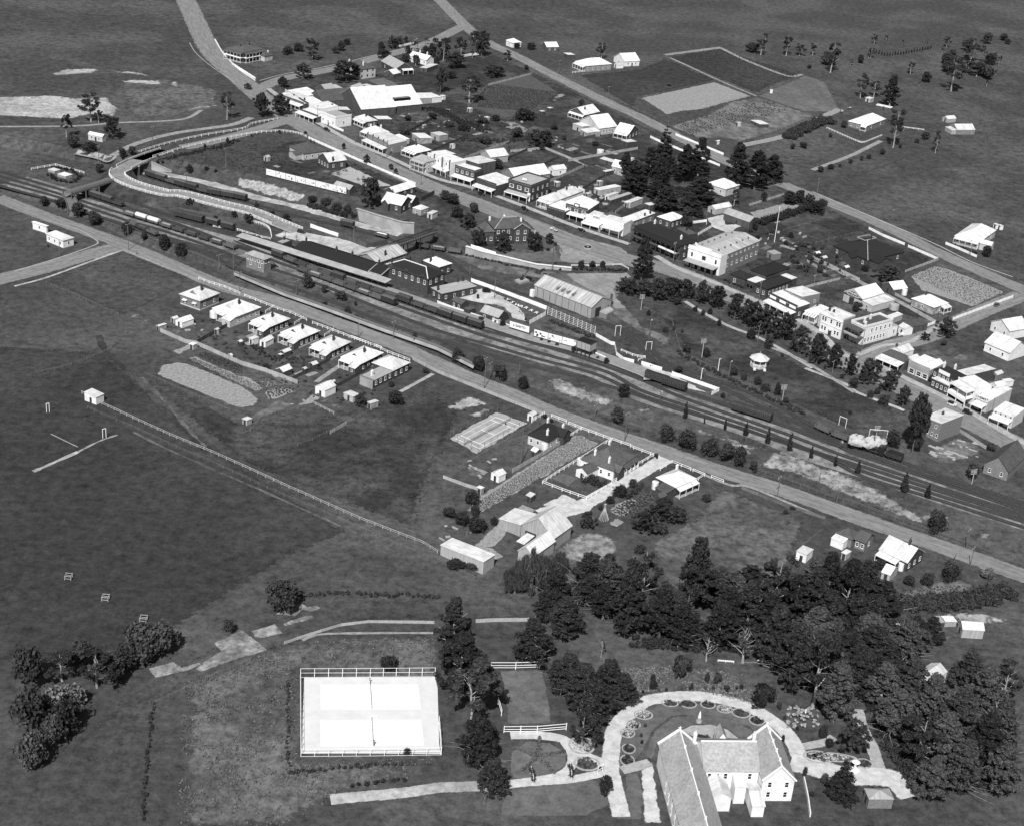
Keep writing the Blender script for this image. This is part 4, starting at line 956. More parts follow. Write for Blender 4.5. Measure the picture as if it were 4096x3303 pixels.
# platform
PL = [(11,-40,560),(11,300,690),(11,640,815),(11,1100,985),(11,1650,1165),(11,2137,1330),(12,480,1475),(12,1000,1640),(22,1500,165),(22,2137,395),(23,200,455)]
PT = line([(a,b,c,RAIL+1.0) for a,b,c in PL],True,4)
def platform():
    n = len(PT); V = []; F = []
    for i,p in enumerate(PT):
        t = PT[min(i+1,n-1)]-PT[max(i-1,0)]; t.z = 0; t.normalize(); s_ = Vector((-t.y,t.x,0)); w_ = 7.5
        for d,z in ((0,RAIL-.1),(0,RAIL+1.0),(.45,RAIL+1.0),(w_,RAIL+1.0),(w_,RAIL-.1)): q = p+s_*d; V.append((q.x,q.y,z))
    F = [(i*5+j,(i+1)*5+j,(i+1)*5+j+1,i*5+j+1)[::-1] for i in range(n-1) for j in range(4)]
    mi = [2 if j == 0 else (1 if j == 1 else 0) for i in range(n-1) for j in range(4)]
    struct(ob('station_platform',mesh('station_platform',V,F,['platform','footpath','brick_wall'],mi)))
platform()
# dock end beyond the garden
sheet('platform_ramp','gravel',[(22,1700,240),(22,1840,210),(22,2137,300),(23,220,300),(23,500,380),(23,900,600),(23,640,550),(23,240,400),(23,200,455),(22,2137,395)],.12)
# embankment tones
for q in ([(22,1100,460),(22,1300,430),(22,1500,520),(22,1940,680),(22,1800,760),(22,1300,620)],[(23,100,790),(23,160,740),(23,300,770),(23,230,820),(23,160,960),(23,130,800)],[(23,700,930),(23,900,1000),(23,1150,1070),(23,1290,1120),(23,1440,1170),(23,1350,1300),(23,1240,1230),(23,1050,1110),(23,880,1060),(23,750,1010)],
          [(23,1400,1370),(23,1580,1210),(23,1730,1210),(23,2137,1390),(24,250,1400),(24,600,1560),(24,920,1736),(34,560,110),(34,700,210),(34,640,230),(34,400,130),(34,70,0),(23,1800,1460),(23,1500,1400)],[(34,690,130),(34,850,180),(34,820,250),(34,640,200)],[(34,1000,250),(34,1100,270),(34,1060,340),(34,980,310)]):
    sheet('dry_bank','dry_grass',q,.09)
sheet('cutting_face','stone_wall',[(1,0,1490),(1,250,1530),(1,500,1600),(1,740,1680),(1,700,1736),(11,640,170),(11,400,110),(1,0,1600)],.1)
sheet('verge','dark_grass',[(11,0,965),(11,900,1300),(11,1700,1590),(22,0,180),(22,850,500),(22,1300,640),(22,1900,870),(23,400,1075),(23,900,1260),(23,870,1320),(23,350,1125),(22,1800,910),(22,1200,680),(22,700,530),(22,0,240),(11,1500,1560),(11,700,1260),(11,0,1010)],.065)
# ------------------------------------------------------------------ the ramp road with its banks,and the two overbridges
def ramp():
    P = line([(0,880,1395,7.0),(0,800,1440,7.0),(0,830,1510,7.0),(0,1000,1590,6.6),(0,1300,1670,6.0),(10,1500,85,5.2),(10,1900,190,4.4),(11,150,270,3.6),(11,420,380,2.9),(11,640,470,2.15)],True,2.5)
    V = []; F = []; M = []; n = len(P)
    for i,p in enumerate(P):
        t = P[min(i+1,n-1)]-P[max(i-1,0)]; t.z = 0; t.normalize(); s_ = Vector((-t.y,t.x,0)); k = (p.z-RAIL)*1.25+.3
        for d,z in ((-4-k,RAIL-.1),(-4,p.z),(-3.2,p.z+.06),(3.2,p.z+.06),(4,p.z),(4+k*.5,RAIL-.1)): q = p+s_*d; V.append((q.x,q.y,z))
    for i in range(n-1):
        for j in range(5): F.append((i*6+j,(i+1)*6+j,(i+1)*6+j+1,i*6+j+1)[::-1]); M.append({0:1,1:2,2:0,3:2,4:1}[j])
    struct(ob('ramp_road',mesh('ramp_road',V,F,['road','dark_grass','sand'],M)))
    return P
RAMP = ramp()
# ------------------------------------------------------------------ buildings north of the railway
def shed(label,rc,p0,p1,p2,e=2.4,r='gx',wall='timber_wall',roof='iron_white',name='shed',cat='shed',**k):
    k.setdefault('o',.15); k.setdefault('door','b')
    return Bd(name,label,cat,rc,p0,p1,p2,e,r,None,wall,roof,**k)
def house(label,rc,p0,p1,p2,e=3.4,r='h',wall='timber_wall',roof='iron_white',**k):
    k.setdefault('name','house'); k.setdefault('cat','house'); k.setdefault('win','a3b2')
    n,c = k.pop('name'),k.pop('cat'); return Bd(n,label,c,rc,p0,p1,p2,e,r,k.pop('rise',None),wall,roof,**k)
def shop(label,rc,p0,p1,p2,e=5,r='sd',wall='brick_wall',roof='iron_white',**k):
    k.setdefault('o',.05); k.setdefault('par','b.9'); k.setdefault('awn','b3'); k.setdefault('door','b')
    return Bd(k.pop('name','shop'),label,k.pop('cat','shop'),rc,p0,p1,p2,e,r,k.pop('rise',None),wall,roof,**k)
# far end of the main street
b = Bd('villa','large dark-roofed two-storey villa with deep verandahs at top left','house',1,(60,165),(250,110),(-90,105),6.5,'h',2.2,'brick_wall','tile_mid',ver='a2.5 b2.5',win='a3b3',st=2,ch=((.3,.5),(.7,.5)))
b.lean('a',2.5,3.3,3.2,'balcony','white_paint'); b.lean('b',2.5,3.3,3.2,'balcony','white_paint')
b = house('grey-roofed wing with pale walls in front of the verandahed villa',1,(290,205),(380,185),(205,180),3.4,'h','cream_wall','tile_mid',win='a1b1',ch=((.85,.5,1.4,'white_wall'),))
house('square two-storey stone house with grey hipped roof behind the big oak',1,(1300,345),(1472,316),(1160,287),6.2,'h','cream_wall','tile_mid',win='a3b3',st=2,ch=((.15,.85,2,'white_wall'),(.4,.2,2,'white_wall')),wk='k',name='stone_house')
b = house('dark brick house with white-edged gable and pale roof up the side street',1,(1690,335),(1876,320),(1530,258),4,'gy','brick_wall','iron_grey',win='a2b2',ch=((.6,.3),))
b.verandah('a',2,'iron_white',t0=.35)
shed('small white-roofed wash house beside the dark gabled house',1,(1665,395),(1705,368),(1600,365),2.4)
house('long white cottage with two chimneys at the top of the side street',1,(2020,242),(2060,212),(1868,190),3.6,'gy','white_wall',win='b4',ch=((.5,.2,1.5,'white_wall'),(.5,.6,1.5,'white_wall')))
shed('white skillion shed below the long white cottage',1,(2025,335),(2125,290),(1958,318),2.6,'sa')
shop('corner store with pale flat roof at the head of the main street',1,(640,640),(840,598),(575,568),4.5,wall='cream_wall',awn='b2.5')
shop('verandahed shop below the flagpole near the street corner',1,(705,712),(800,655),(530,608),4,wall='timber_wall',win='b3',ch=((.5,.7),))
shop('plain white-roofed store with brick chimney beside the corner verandah',1,(765,722),(888,690),(715,650),4.2,wall='brick_wall',awn='',ch=((.2,.7),))
shop('long pale-roofed store between the corner row and the white parapet front',1,(870,772),(1062,742),(785,715),4.4,wall='white_wall',awn='',ch=((.85,.3),))
shop('low shop with deep dark verandah next to the white parapet front',1,(855,850),(920,815),(712,768),3.6,wall='timber_wall',awn='b3')
shop('white rendered shop with stepped parapet beside the white picket gate',1,(1048,868),(1202,832),(912,803),5.4,'f','white_wall','iron_grey',par='ab1.0',awn='',win='a1b3')
shed('long barn with white iron roof and dark sides, left of the pair',1,(1322,772),(1655,716),(1160,614),4.6,'gx',o=.3,name='barn',cat='barn')
b = shed('white-roofed barn with dark skylight, right of the pair',1,(1692,738),(1942,692),(1500,600),4.4,'gx',o=.3,name='barn',cat='barn')
b.box('skylight',(b.L*.05,b.W*.12,b.e+b.rise*.24+.05),(b.L*.65,b.W*.22,b.e+b.rise*.44+.05),'glass')
shed('pale box-shaped outbuilding at the right end of the barns',1,(1945,662),(2072,640),(1855,605),3.2,'sb','timber_light')
shed('white lean-to against the pale box-shaped outbuilding',1,(2078,652),(2155,625),(2010,598),3,'sb','white_wall')
shed('broad dark-roofed store behind the corner shops',1,(905,690),(1238,640),(835,605),4,'gx','timber_wall','tile_mid',name='store',cat='shed')
shed('grey gabled cottage shed behind the corner store',1,(962,590),(1052,565),(850,540),2.8,'gx','timber_wall','iron_grey')
shed('little pyramid-roofed hut between the oak and the corner store',1,(1062,545),(1112,532),(998,508),2.6,'p','timber_light','iron_grey')
shed('weathered shed with patchy roof under the big oak',1,(1250,557),(1352,522),(1160,540),2.6,'gx','timber_wall','iron_stain')
shed('brick outhouse with white roof beside the lawn court',1,(1500,560),(1532,540),(1350,505),2.6,'sb','brick_wall')
shed('small grey-roofed shed above the barns',1,(1075,782),(1200,770),(1060,748),2.8,'sb','timber_wall')
house('white hipped cottage with brick chimneys in front of the barns',1,(1375,905),(1495,885),(1253,850),3.6,ver='b2.4',ch=((.4,.4),(.95,.6)),win='a2b2')
shed('white-roofed kitchen wing between the two hipped cottages',1,(1500,885),(1640,865),(1480,850),2.8,'sb')
house('white hipped cottage with striped verandah above the pilastered shop',1,(1480,1035),(1627,1008),(1335,982),3.6,ver='b2.6',ch=((.3,.7,1.5,'white_wall'),(.75,.4,1.5,'white_wall')))
b = shop('big white-roofed shop with four pilasters and wide white awning',1,(1603,1150),(1817,1120),(1370,1052),5,wall='pale_brick',par='b1.2',win='a2')
for t in (.05,.3,.55,.8): p,rz,_ = b.face('b',t,.1); ob('pilaster',unit_box('brick_wall'),b.root,(p[0]+.3,p[1],3.6),0,(.5,.5,3.4))
shed('small hipped white roof behind the pilastered shop',1,(1762,1097),(1832,1080),(1670,1050),2.8,'h','timber_light',name='cottage',cat='cottage')
shed('rough stone outbuilding with pale roof behind the striped-blind house',1,(1948,1087),(2077,1070),(1878,1033),3,'sb','stone_wall')
shed('pale-roofed store above the white pilastered shopfront',2,(20,1060),(80,1025),(-40,1020),3,'sb','timber_light')
b = house('white hipped house with striped verandah blinds on the main street',1,(1922,1237),(2064,1200),(1783,1180),3.6,ch=((.4,.5),),win='a2')
b.verandah('b',2.4,'iron_grey')
for t in (.1,.3,.5,.7,.9): b.lean('b',2.45,b.e-.2,b.e-.9,'striped_blind','white_paint',t-.05,t+.05)
b = house('two-storey balcony house with pale hipped roof on the main street',1,(2022,1335),(2102,1300),(1893,1277),6,'h','cream_wall','iron_grey',win='a2b3',st=2)
b.lean('b',2.6,3.1,3.0,'balcony','iron_grey'); b.verandah('b',2.6,'iron_grey',z=5.8)
# between the main street and the cutting
b = house('large grey-roofed house with pale walls above the cutting',1,(705,1247),(957,1206),(558,1165),3.6,'h','cream_wall','tile_mid',ch=((.3,.85),(.6,.5),(.8,.6)),win='a4b2')
b.block(-b.L*.25,b.W*.15,0.3,b.W*.6,2.8,'gx',1.2,'timber_light','tile_mid',.2)
b = house('dark-walled gabled house with white roof beside the dirt tennis court',1,(977,1337),(1172,1310),(848,1273),4.2,'gx','timber_wall',ch=((.25,.05,2),),win='a2b4')
shed('tiny privy standing alone on the bank above the cutting',1,(320,1287),(347,1275),(284,1270),2.3,'gx','timber_light','iron_grey',name='privy',cat='outhouse')
shed('grey-roofed shed at the right end of the poster hoarding',1,(1197,1632),(1247,1595),(1040,1573),2.8,'gy','timber_wall','iron_grey')
house('white-roofed hall with dark front below the street trees',1,(1682,1667),(1877,1585),(1590,1617),3.4,'gx','timber_wall',name='hall',cat='hall')
b = house('dark brick cottage with twin gables on top of the retaining wall',11,(1752,202),(1842,128),(1555,135),3.8,'gy','brick_wall',ch=((.6,.2),(.6,.8)),win='a2b2')
b.block(-1.8,b.W*.55,2.0,b.W*.9,3.8,'gx',1.9,'brick_wall','iron_white',.2)
shed('narrow gabled brick building right of the twin-gabled cottage',11,(1862,167),(1897,108),(1795,132),3.2,'gy','brick_wall',name='cottage',cat='cottage')
shed('small square hut with hipped white roof by the retaining wall',11,(1962,247),(2037,213),(1875,213),2.8,'h','timber_light',win='a1b1')
shed('white-roofed shed beside the footbridge steps',11,(2082,292),(2142,260),(2024,273),2.6,'sa','cream_wall')
fence('wall','brick yard wall behind the square white-roofed hut',[(11,1905,110),(11,1960,150),(11,2100,75)],2,4,'brick_wall',name='yard_wall',cat='wall')
# main street row,tile two
house('white-roofed house behind the white pilastered shopfront',2,(42,1277),(187,1240),(-60,1233),4.2,'sb','brick_wall',win='a2')
b = shop('two-storey white shopfront with dark pilasters and awning',2,(140,1345),(302,1310),(-110,1240),7.2,'f','white_wall',par='b.8',st=2,win='b3')
for t in (0.02,.33,.66,.97): p,rz,_ = b.face('b',t,.1); ob('pilaster',unit_box('brick_wall'),b.root,(p[0]+.1,p[1],0),0,(.6,.6,8.4))
b = shop('two-storey dark brick shop with four upper windows and white awning',2,(400,1442),(494,1410),(188,1373),7.2,'f','brick_wall',par='ab.6')
b.windows('b',4,4.6,1.5,1.3)
shed('long white-roofed store behind the dark brick shop',2,(437,1372),(597,1325),(300,1290),4.4,'sa','timber_wall',name='store',cat='shed')
shed('gabled timber store with pale board walls behind the brick shops',2,(567,1287),(742,1250),(485,1228),3.6,'gx','timber_light',o=.3,name='store',cat='shed')
b = shop('single-storey brick shop with striped parapet coping',2,(625,1592),(815,1525),(430,1510),5.4,'sc','brick_wall',par='b1.0')
shed('long white-roofed hall with row of windows behind the brick shops',2,(832,1512),(1177,1445),(722,1425),4.4,'gx','grey_wall',o=.3,name='hall',cat='hall',win='a7')
b = shed('little white weatherboard shed standing alone behind the hall',2,(1247,1422),(1366,1398),(1203,1383),3.2,'gx','white_wall',win='a1')
b = shop('tall two-storey brick shop with three white windows and name panel',2,(1000,1605),(1262,1548),(715,1532),8,'f','brick_wall','iron_grey',par='abcd.7')
b.windows('b',3,4.9,1.7,2.4); b.windows('a',4,4.9,1.5); b.windows('a',4,1.2,1.5)
b.box('name_panel',(b.L*.25,b.W*.42,b.e+.6),(b.L*.25+.2,b.W*.6,b.e+1.6),'white_paint'); b.box('sign_panel',(-.12,.1,.3),(.02,1.7,4.4),'white_paint')
b = house('broad white-roofed house with white verandah front beside the tall brick shop',12,(1235,165),(1577,43),(1072,108),4.4,'h','white_wall',ch=((.3,.5),(.6,.4),(.9,.3)))
b.verandah('b',2.4); shed('white-roofed rear range behind the broad verandah house',2,(1420,1650),(1585,1640),(1345,1608),3.8,'sb','white_wall',name='store',cat='shed')
b = shop('low garage with two dark openings beside the verandah house',12,(1358,272),(1480,210),(1180,195),3.6,'sd','brick_wall',par='b.5',awn='')
for t in (.27,.72): p,rz,_ = b.face('b',t,.03); ob('door',unit_box('dark_paint'),b.root,(p[0],p[1],0),rz,(3.2,.1,2.5))
b = shop('dark brick shop with stepped parapet, white sills and broad roof',12,(1602,258),(1752,198),(1358,188),6,'sd','brick_wall',par='b.8'); b.windows('b',3,3.9,1.3,1.9); b.box('parapet_step',(0,b.W*.38,b.e),(.32,b.W*.62,b.e+2),'brick_wall'); b.box('name_panel',(-.06,b.W*.42,b.e+.6),(-.001,b.W*.58,b.e+1.6),'white_paint')
house('broad white hipped roof behind the stepped-parapet shop',12,(1590,225),(1750,170),(1350,150),4.5,'h','grey_wall',win='')
b = shop('white parapet shop pair with white awnings and white end wall',12,(1988,425),(2090,380),(1578,300),4.8,'sd','white_wall',par='ab1.1',awn='')
b.awning('b',4,3.5,t0=0,t1=.47,fascia=.8); b.awning('b',4,3.3,t0=.49,t1=1,fascia=0); b.box('gable_panel',(0,b.W*.62,b.e),(.32,b.W*.82,b.e+2.0),'white_wall')
house('dark hipped roof behind the white parapet shops',12,(1810,345),(1965,310),(1700,295),4.2,'h','brick_wall','tile_mid',ch=((.3,.5),(.8,.5)),win='')
house('white hipped roof house left of the dark hotel',13,(92,367),(337,283),(-40,325),4.4,'h','grey_wall',ch=((.55,0.1),(.8,.1),(.95,.3)))
house('smaller white hipped roof house behind the dark hotel',13,(492,367),(607,308),(368,300),4.2,'h','brick_wall',ch=((.2,.9),))
shed('rambling pale shed at the foot of the dark pines, nearest the hotel',13,(60,172),(207,125),(-10,152),2.8,'sa','timber_light')
shed('little pale privy between the sheds and the pines',13,(265,202),(330,183),(210,175),2.6,'sb','timber_wall',name='privy',cat='outhouse')
shed('long dark yard shed with white edge behind the stepped-parapet shop',12,(1850,142),(2062,62),(1822,122),2.6,'sc','timber_wall','iron_grey')
shed('pale skillion shed right of the long dark yard shed',12,(2030,170),(2137,130),(1998,155),2.6,'sa','timber_light')
shed('white rooftop shed in the yards behind the brick shops',2,(1735,1642),(1937,1590),(1700,1602),2.8,'sa','timber_light')
shed('small white shed with window among the crowded back yards',2,(1830,1702),(1952,1668),(1778,1688),2.6,'sa','white_wall',win='a1')
for i,(q,s_) in enumerate((((1735,1550),'beside the rain tank'),((1280,1560),'on the tall brick shop\'s back yard'),((1610,1680),'by the crowded back yards'))):
    shed('tiny white-roofed privy '+s_,2,q,(q[0]+40,q[1]-12),(q[0]-35,q[1]-14),2.3,'sb','timber_light',name='privy',cat='outhouse')
# back lots behind the main street
house('gabled house with pale walls and patched white roof beside the vine plot, left',2,(1570,834),(1707,786),(1428,778),3.6,'gx','timber_wall',ch=((.3,.3),(.6,.7)),ver='b1.6',win='a2b2')
b = house('big gabled white roof house with long windowed side below the far road',2,(1727,980),(1902,945),(1535,882),3.8,'gx','cream_wall',win='a6')
shed('stone-walled lean-to in front of the big gabled house',2,(1592,1022),(1727,998),(1548,985),2.8,'sc','stone_wall'); shed('white skillion behind the big gabled house',2,(1550,965),(1600,925),(1488,920),3,'sb','timber_light')
b = house('cottage with white verandah on the far road bend, right of the gabled pair',2,(2045,1037),(2127,980),(1903,992),3.6,'gy','timber_wall',ch=((.5,.2),(.6,.7))); b.verandah('b',2.2)
shed('white flat-roofed shed below the verandah cottage',2,(2027,1132),(2117,1108),(1974,1104),2.6,'sb','timber_wall')
shed('long low dark shed with white roof edge beside the pines',2,(1882,1345),(1910,1325),(1744,1285),2.5,'sd','timber_wall')
house('steep white gabled house half hidden by the dark pines',2,(1985,1412),(2040,1380),(1862,1370),4,'gy','stone_wall',rise=3,win='a1b2')
shed('white awning shed below the steep gabled house',2,(1802,1448),(1872,1415),(1774,1430),2.3,'sb')
for i,(rc,q,s_,w_) in enumerate(((2,(345,775),'at the left corner of the vine plot','timber_light'),(2,(528,870),'at the near edge of the vine plot','timber_light'),(2,(1118,805),'at the right corner of the vine plot, lower','timber_wall'),(2,(1200,770),'at the right corner of the vine plot, upper','timber_wall'),(2,(55,640),'on the lane left of the vine plot','white_wall'),(2,(160,1160),'above the white pilastered shopfront','white_wall'),(2,(2075,1310),'in front of the pines','white_wall'))):
    shed('small white-roofed privy '+s_,rc,(q[0],q[1]-8),(q[0]+36,q[1]-16),(q[0]-32,q[1]-18),2.3,'sb',w_,name='privy',cat='outhouse')
def tank(label,rc,x,y,r,h,stand=0,m='iron_white',group=None):
    p = G(rc,x,y); o = thing('water_tank',label,'tank',p,0,group); b = MB().cyl((0,0,0),r,stand,stand+h,16).cyl((0,0,0),r+.05,stand+h,stand+h+.12,16,0,r*.6)
    for k in range(5): b.cyl((0,0,0),r+.03,stand+h*(k+.5)/5-.04,stand+h*(k+.5)/5+.04,16)
    b.build('barrel',m,o)
    if stand:
        for sx in (-1,1):
            for sy in (-1,1): ob('leg',unit_box('wood'),o,(sx*r*.6,sy*r*.6,-.3),0,(.2,.2,stand+.3))
        MB().box((-r,-r,stand-.15),(r,r,stand-.01)).build('stand','wood',o)
    return o
tank('squat round rain tank below the verandah cottage',2,1738,1245,1.9,2.2)
# top of the picture
house('white-gabled cottage near the top edge beside the far road',2,(1167,106),(1284,95),(1138,72),3,'gx','timber_wall',win='a2')
shed('small flat white shed between the two far-road houses',2,(1392,192),(1463,183),(1357,170),2.3,'sb')
b = house('long white-roofed villa with verandah beyond the far road',2,(1582,307),(1868,285),(1463,258),4,'h','grey_wall',win='a5b2',ver='b2.2',ch=((.35,.6),(.75,.6)))
house('white farmhouse right of the long villa',2,(1997,260),(2155,245),(1898,205),3.4,'gx','white_wall',win='a2b1',door='a')
house('pale house cut by the top edge above the far road',2,(800,60),(885,45),(755,30),3.4,'h','white_wall',win='a1b1')
shed('pale shed beyond the long villa, beside the farmhouse',2,(1915,300),(1982,292),(1900,285),2.2,'sb','white_wall')
fence('wall','low white garden wall among the trees left of the far road',[(2,250,245),(2,255,215),(2,370,195),(2,440,190)],1.6,3)
b = house('bungalow with broad white hipped roof on the far right hillside',4,(587,952),(802,880),(373,893),3.6,'h','pale_brick',win='a2b3',ch=((.8,.55),)); b.verandah('b',1.8,t0=.7,t1=1)
shed('square pale hut at the end of the hillside bungalow yard',4,(618,660),(655,648),(568,640),2.6,'f','timber_light')
for i,q in enumerate(((395,758),(310,795))): shed(('upper' if i == 0 else 'lower')+' of two tiny white hutches beside the hillside lane',4,q,(q[0]+18,q[1]-8),(q[0]-20,q[1]-10),1.2,'sb','timber_wall',name='hutch',cat='hutch')
shed('low white L-shaped fowl house above the hillside bungalow',4,(840,762),(850,748),(680,718),1.8,'sd','timber_wall',name='fowl_house')
shed('small gabled shed with open front at far right',4,(1447,876),(1523,862),(1404,850),2.4,'gx','timber_light')
b = shed('long gabled shed with white roof at far right',4,(1547,990),(1717,976),(1505,945),3,'gx','grey_wall'); b.block(-3.4,.5,.1,b.W-.5,2.6,'sd',.4,'timber_light','iron_white',.1)
shed('low white shed with angled annexe in the vegetable rows',3,(1440,940),(1512,918),(1380,885),1.8,'sb')
shed('tall narrow white hut among the vegetable rows',3,(1205,912),(1240,908),(1196,905),2.6,'f','cream_wall')
shed('white box hut on the fence corner above the vegetable rows',3,(1550,560),(1583,562),(1546,555),2.4,'f','white_wall')
shed('white hut at the roadside end of the vegetable rows',3,(985,1115),(1008,1105),(970,1105),2.0,'gx','white_wall')
house('pale-roofed villa glimpsed between the dark pines',3,(1080,1630),(1170,1560),(915,1540),4,'h','cream_wall',win='a2b2')
shed('grey slab hut with white-iron roof at the far left by the railway',0,(640,1062),(682,1045),(484,1035),3,'gy','cream_wall','iron_white',win='b2',name='hut',cat='hut')
# ------------------------------------------------------------------ hotel,hall,bank row
b = Bd('hotel','long dark-roofed two-storey hotel with deep balcony and pale balustrade','hotel',13,(600,628),(770,572),(112,400),7.4,'h',2.4,'brick_wall','tile_dark',win='a2',st=2,ch=((.3,.12,1.6,'white_wall'),(.5,.75,1.6,'white_wall'),(.8,.5)))
b.lean('b',3.2,3.6,3.5,'balcony_floor','wood',.05,1); b.lean('b',3.2,7.2,6.5,'balcony_roof','tile_dark',.05,1)
n = 10
for i in range(n):
    p,rz,_ = b.face('b',.06+.93*i/(n-1),3.0); ob('balcony_post',unit_box('timber_wall'),b.root,(p[0],p[1],-.4),rz,(.16,.16,6.9))
for t0,t1,m in ((.05,.62,'timber_wall'),(.64,.8,'white_paint'),(.82,1,'white_paint')):
    P = [b.face('b',t,3.1)[0] for t in (t0,t1)]; MB().bar((*P[0],4.1),(*P[1],4.1),.7).build('balustrade',m,b.root)
b.windows('b',8,4.6,1.9,1.1); b.windows('b',6,1.0,1.8,1.6)
b.lean('c',4,5,4.5,'rear_roof','iron_white',.3,.45)
shed('dark hipped kitchen block behind the hotel',13,(680,510),(780,500),(545,440),4,'h','brick_wall','tile_mid',name='kitchen_block',cat='building',ch=((.3,.4),(.9,.5)))
b = Bd('hall','tall white-fronted picture hall with long stained iron roof','hall',13,(1030,745),(1537,600),(630,655),9,'gx',1.6,'pale_brick','iron_stain',o=.15)
b.box('facade',(-.5,-.15,-1),(.2,b.W+.15,b.e+.9),'white_wall'); b.box('facade_step',(-.5,b.W*.3,b.e+.9),(.2,b.W*.8,b.e+1.9),'white_wall'); b.box('facade_return',(.2,-.15,-1),(5,.1,b.e+.5),'white_wall')
b.box('cornice',(-.75,-.3,b.e-.6),(-.5,b.W+.3,b.e-.3),'white_wall'); b.box('finial',(-.4,b.W*.78,b.e+1.9),(.1,b.W*.83,b.e+2.8),'white_wall')
for t,w_ in ((.12,.9),(.5,2.0),(.88,.9)):
    p,rz,_ = b.face('b',t,.68); ob('window',win_mesh('k'),b.root,(p[0],p[1],5),rz+math.pi,(w_,1,1.9))
b.lean('b',4.2,4.1,3.6,'awning','iron_grey',.02,.98,.66)
for i in range(5): p,rz,_ = b.face('b',.05+.9*i/4,4.6); ob('awning_post',unit_box('brick_wall'),b.root,(p[0],p[1],-.4),rz,(.4,.4,4))
for i in range(5): p,rz,_ = b.face('b',.12+.76*i/4,.7); ob('door',unit_box('dark_paint'),b.root,(p[0],p[1],0),rz,(2.0,.1,2.6))
b.windows('a',8,6.9,.9,1.1,.12,1); b.windows('a',7,2.6,1.7,1.4,.12,1)
for fx in (.12,.27,.42,.57,.72,.87):
    for fy in (.24,.76):
        MB().cyl((fx*b.L,fy*b.W,0),.35,b.e+b.rise*.4,b.e+b.rise*.5+.7,8).cyl((fx*b.L,fy*b.W,0),.5,b.e+b.rise*.5+.7,b.e+b.rise*.5+.95,8,0,.1).build('roof_vent','wood',b.root)
shed('small brick annexe with tank behind the picture hall',13,(1590,720),(1665,700),(1525,680),3,'f','pale_brick','iron_grey',name='annexe')
shed('dark steep-roofed timber shed in the pale yard',13,(1330,375),(1412,340),(1062,270),3.6,'gy','timber_wall','iron_grey',o=.25,name='stable',cat='shed')
shed('white-roofed board shed beside the pale yard',13,(965,240),(1125,195),(905,200),2.8,'gx','timber_light')
b = Bd('office_building','low brick office with three front arches and dark hipped roofs','office',13,(1512,947),(1777,860),(1330,880),6,'h',2,'brick_wall','tile_dark',win='a6b3')
L_,W_ = b.L,b.W
b.block(-8,W_*.55,-.2,W_+5,4.2,'h',1.6,'brick_wall','tile_dark',.35); b.block(-9,-7.5,L_*.55,.2,4.2,'h',1.8,'brick_wall','tile_dark',.35); b.block(L_*.551,-6,L_*.85,.2,3.8,'f',0,'brick_wall','iron_white',.1)
b.box('arcade_roof',(-7,-.5,4.0),(0.2,W_*.55,4.2),'iron_white')
def arcade(b,x,y0,y1,z,n):
    mb = MB(); w_ = (y1-y0)/n
    for i in range(n):
        c = y0+w_*(i+.5); r_ = w_*.36; k = 10; V = []
        V += [(x,c-w_/2,-.5),(x,c-r_,-.5)]+[(x,c-r_*math.cos(math.pi*j/k),1.6+r_*math.sin(math.pi*j/k)) for j in range(k+1)]+[(x,c+r_,-.5),(x,c+w_/2,-.5),(x,c+w_/2,z),(x,c-w_/2,z)]
        m_ = len(V); V += [(v[0]+.4,v[1],v[2]) for v in V]
        mb.add(V,[tuple(range(m_))]+[(j,(j+1) % m_,m_+(j+1) % m_,m_+j) for j in range(m_)])
    return mb.build('arcade','brick_wall',b.root)
arcade(b,-7,-.2,W_*.55,4.0,3)
for i in range(6): ob('window',win_mesh('w'),b.root,(-6.5+i*2.6,-7.5+.32,1.0),math.pi,(1.1,1,1.6))
for i in range(2): ob('window',win_mesh('w'),b.root,(-9+.32,-5.5+i*3,1.0),math.pi/2,(1.1,1,1.6))
ob('window',win_mesh('w'),b.root,(-8+.32,W_+2,1.0),math.pi/2,(1.2,1,1.7))
b = shop('brick store with three white sign panels and scalloped white awning',13,(1838,1285),(1982,1255),(1533,1140),5.6,'sd','brick_wall',par='b.9',win='a2')
for t in (.15,.5,.85): p,rz,_ = b.face('b',t,.05); ob('sign_panel',unit_box('white_paint'),b.root,(p[0],p[1],4.4),rz,(b.W*.22,.06,1.2))
b = shop('taller white-roofed store with windowed left side behind the sign-panel store',13,(1892,1187),(2088,1150),(1700,1090),7,'sa','pale_brick',par='b.05',awn='',name='store'); b.windows('b',7,5.4,1.1); b.windows('a',2,4,1.2)
b = house('low white-roofed residence with striped verandah beside the ornate bank',14,(62,1368),(185,1290),(-75,1312),4,'h','cream_wall',ch=((.5,.6),(.9,.5)),win='a2b2'); b.verandah('b',2.4,'iron_grey')
for t in (.1,.3,.5,.7,.9): b.lean('b',2.45,b.e-.2,b.e-.9,'striped_blind','white_paint',t-.05,t+.05)
b = Bd('bank_building','ornate two-storey pale bank with arched upper windows','bank',14,(332,1422),(467,1385),(103,1330),8.6,'f',0,'pale_brick','iron_white',o=.05,par='abcd.6',parm='cream_wall',ch=((.4,.9,2.4),(.2,.6,2.4)))
b.box('facade',(-.4,-.05,-1),(.04,b.W+.05,b.e+.5),'white_wall'); b.box('cornice',(-.75,-.2,b.e-.9),(-.4,b.W+.2,b.e-.6),'white_wall'); b.box('string_course',(-.6,-.1,4.2),(-.4,b.W+.1,4.5),'white_wall')
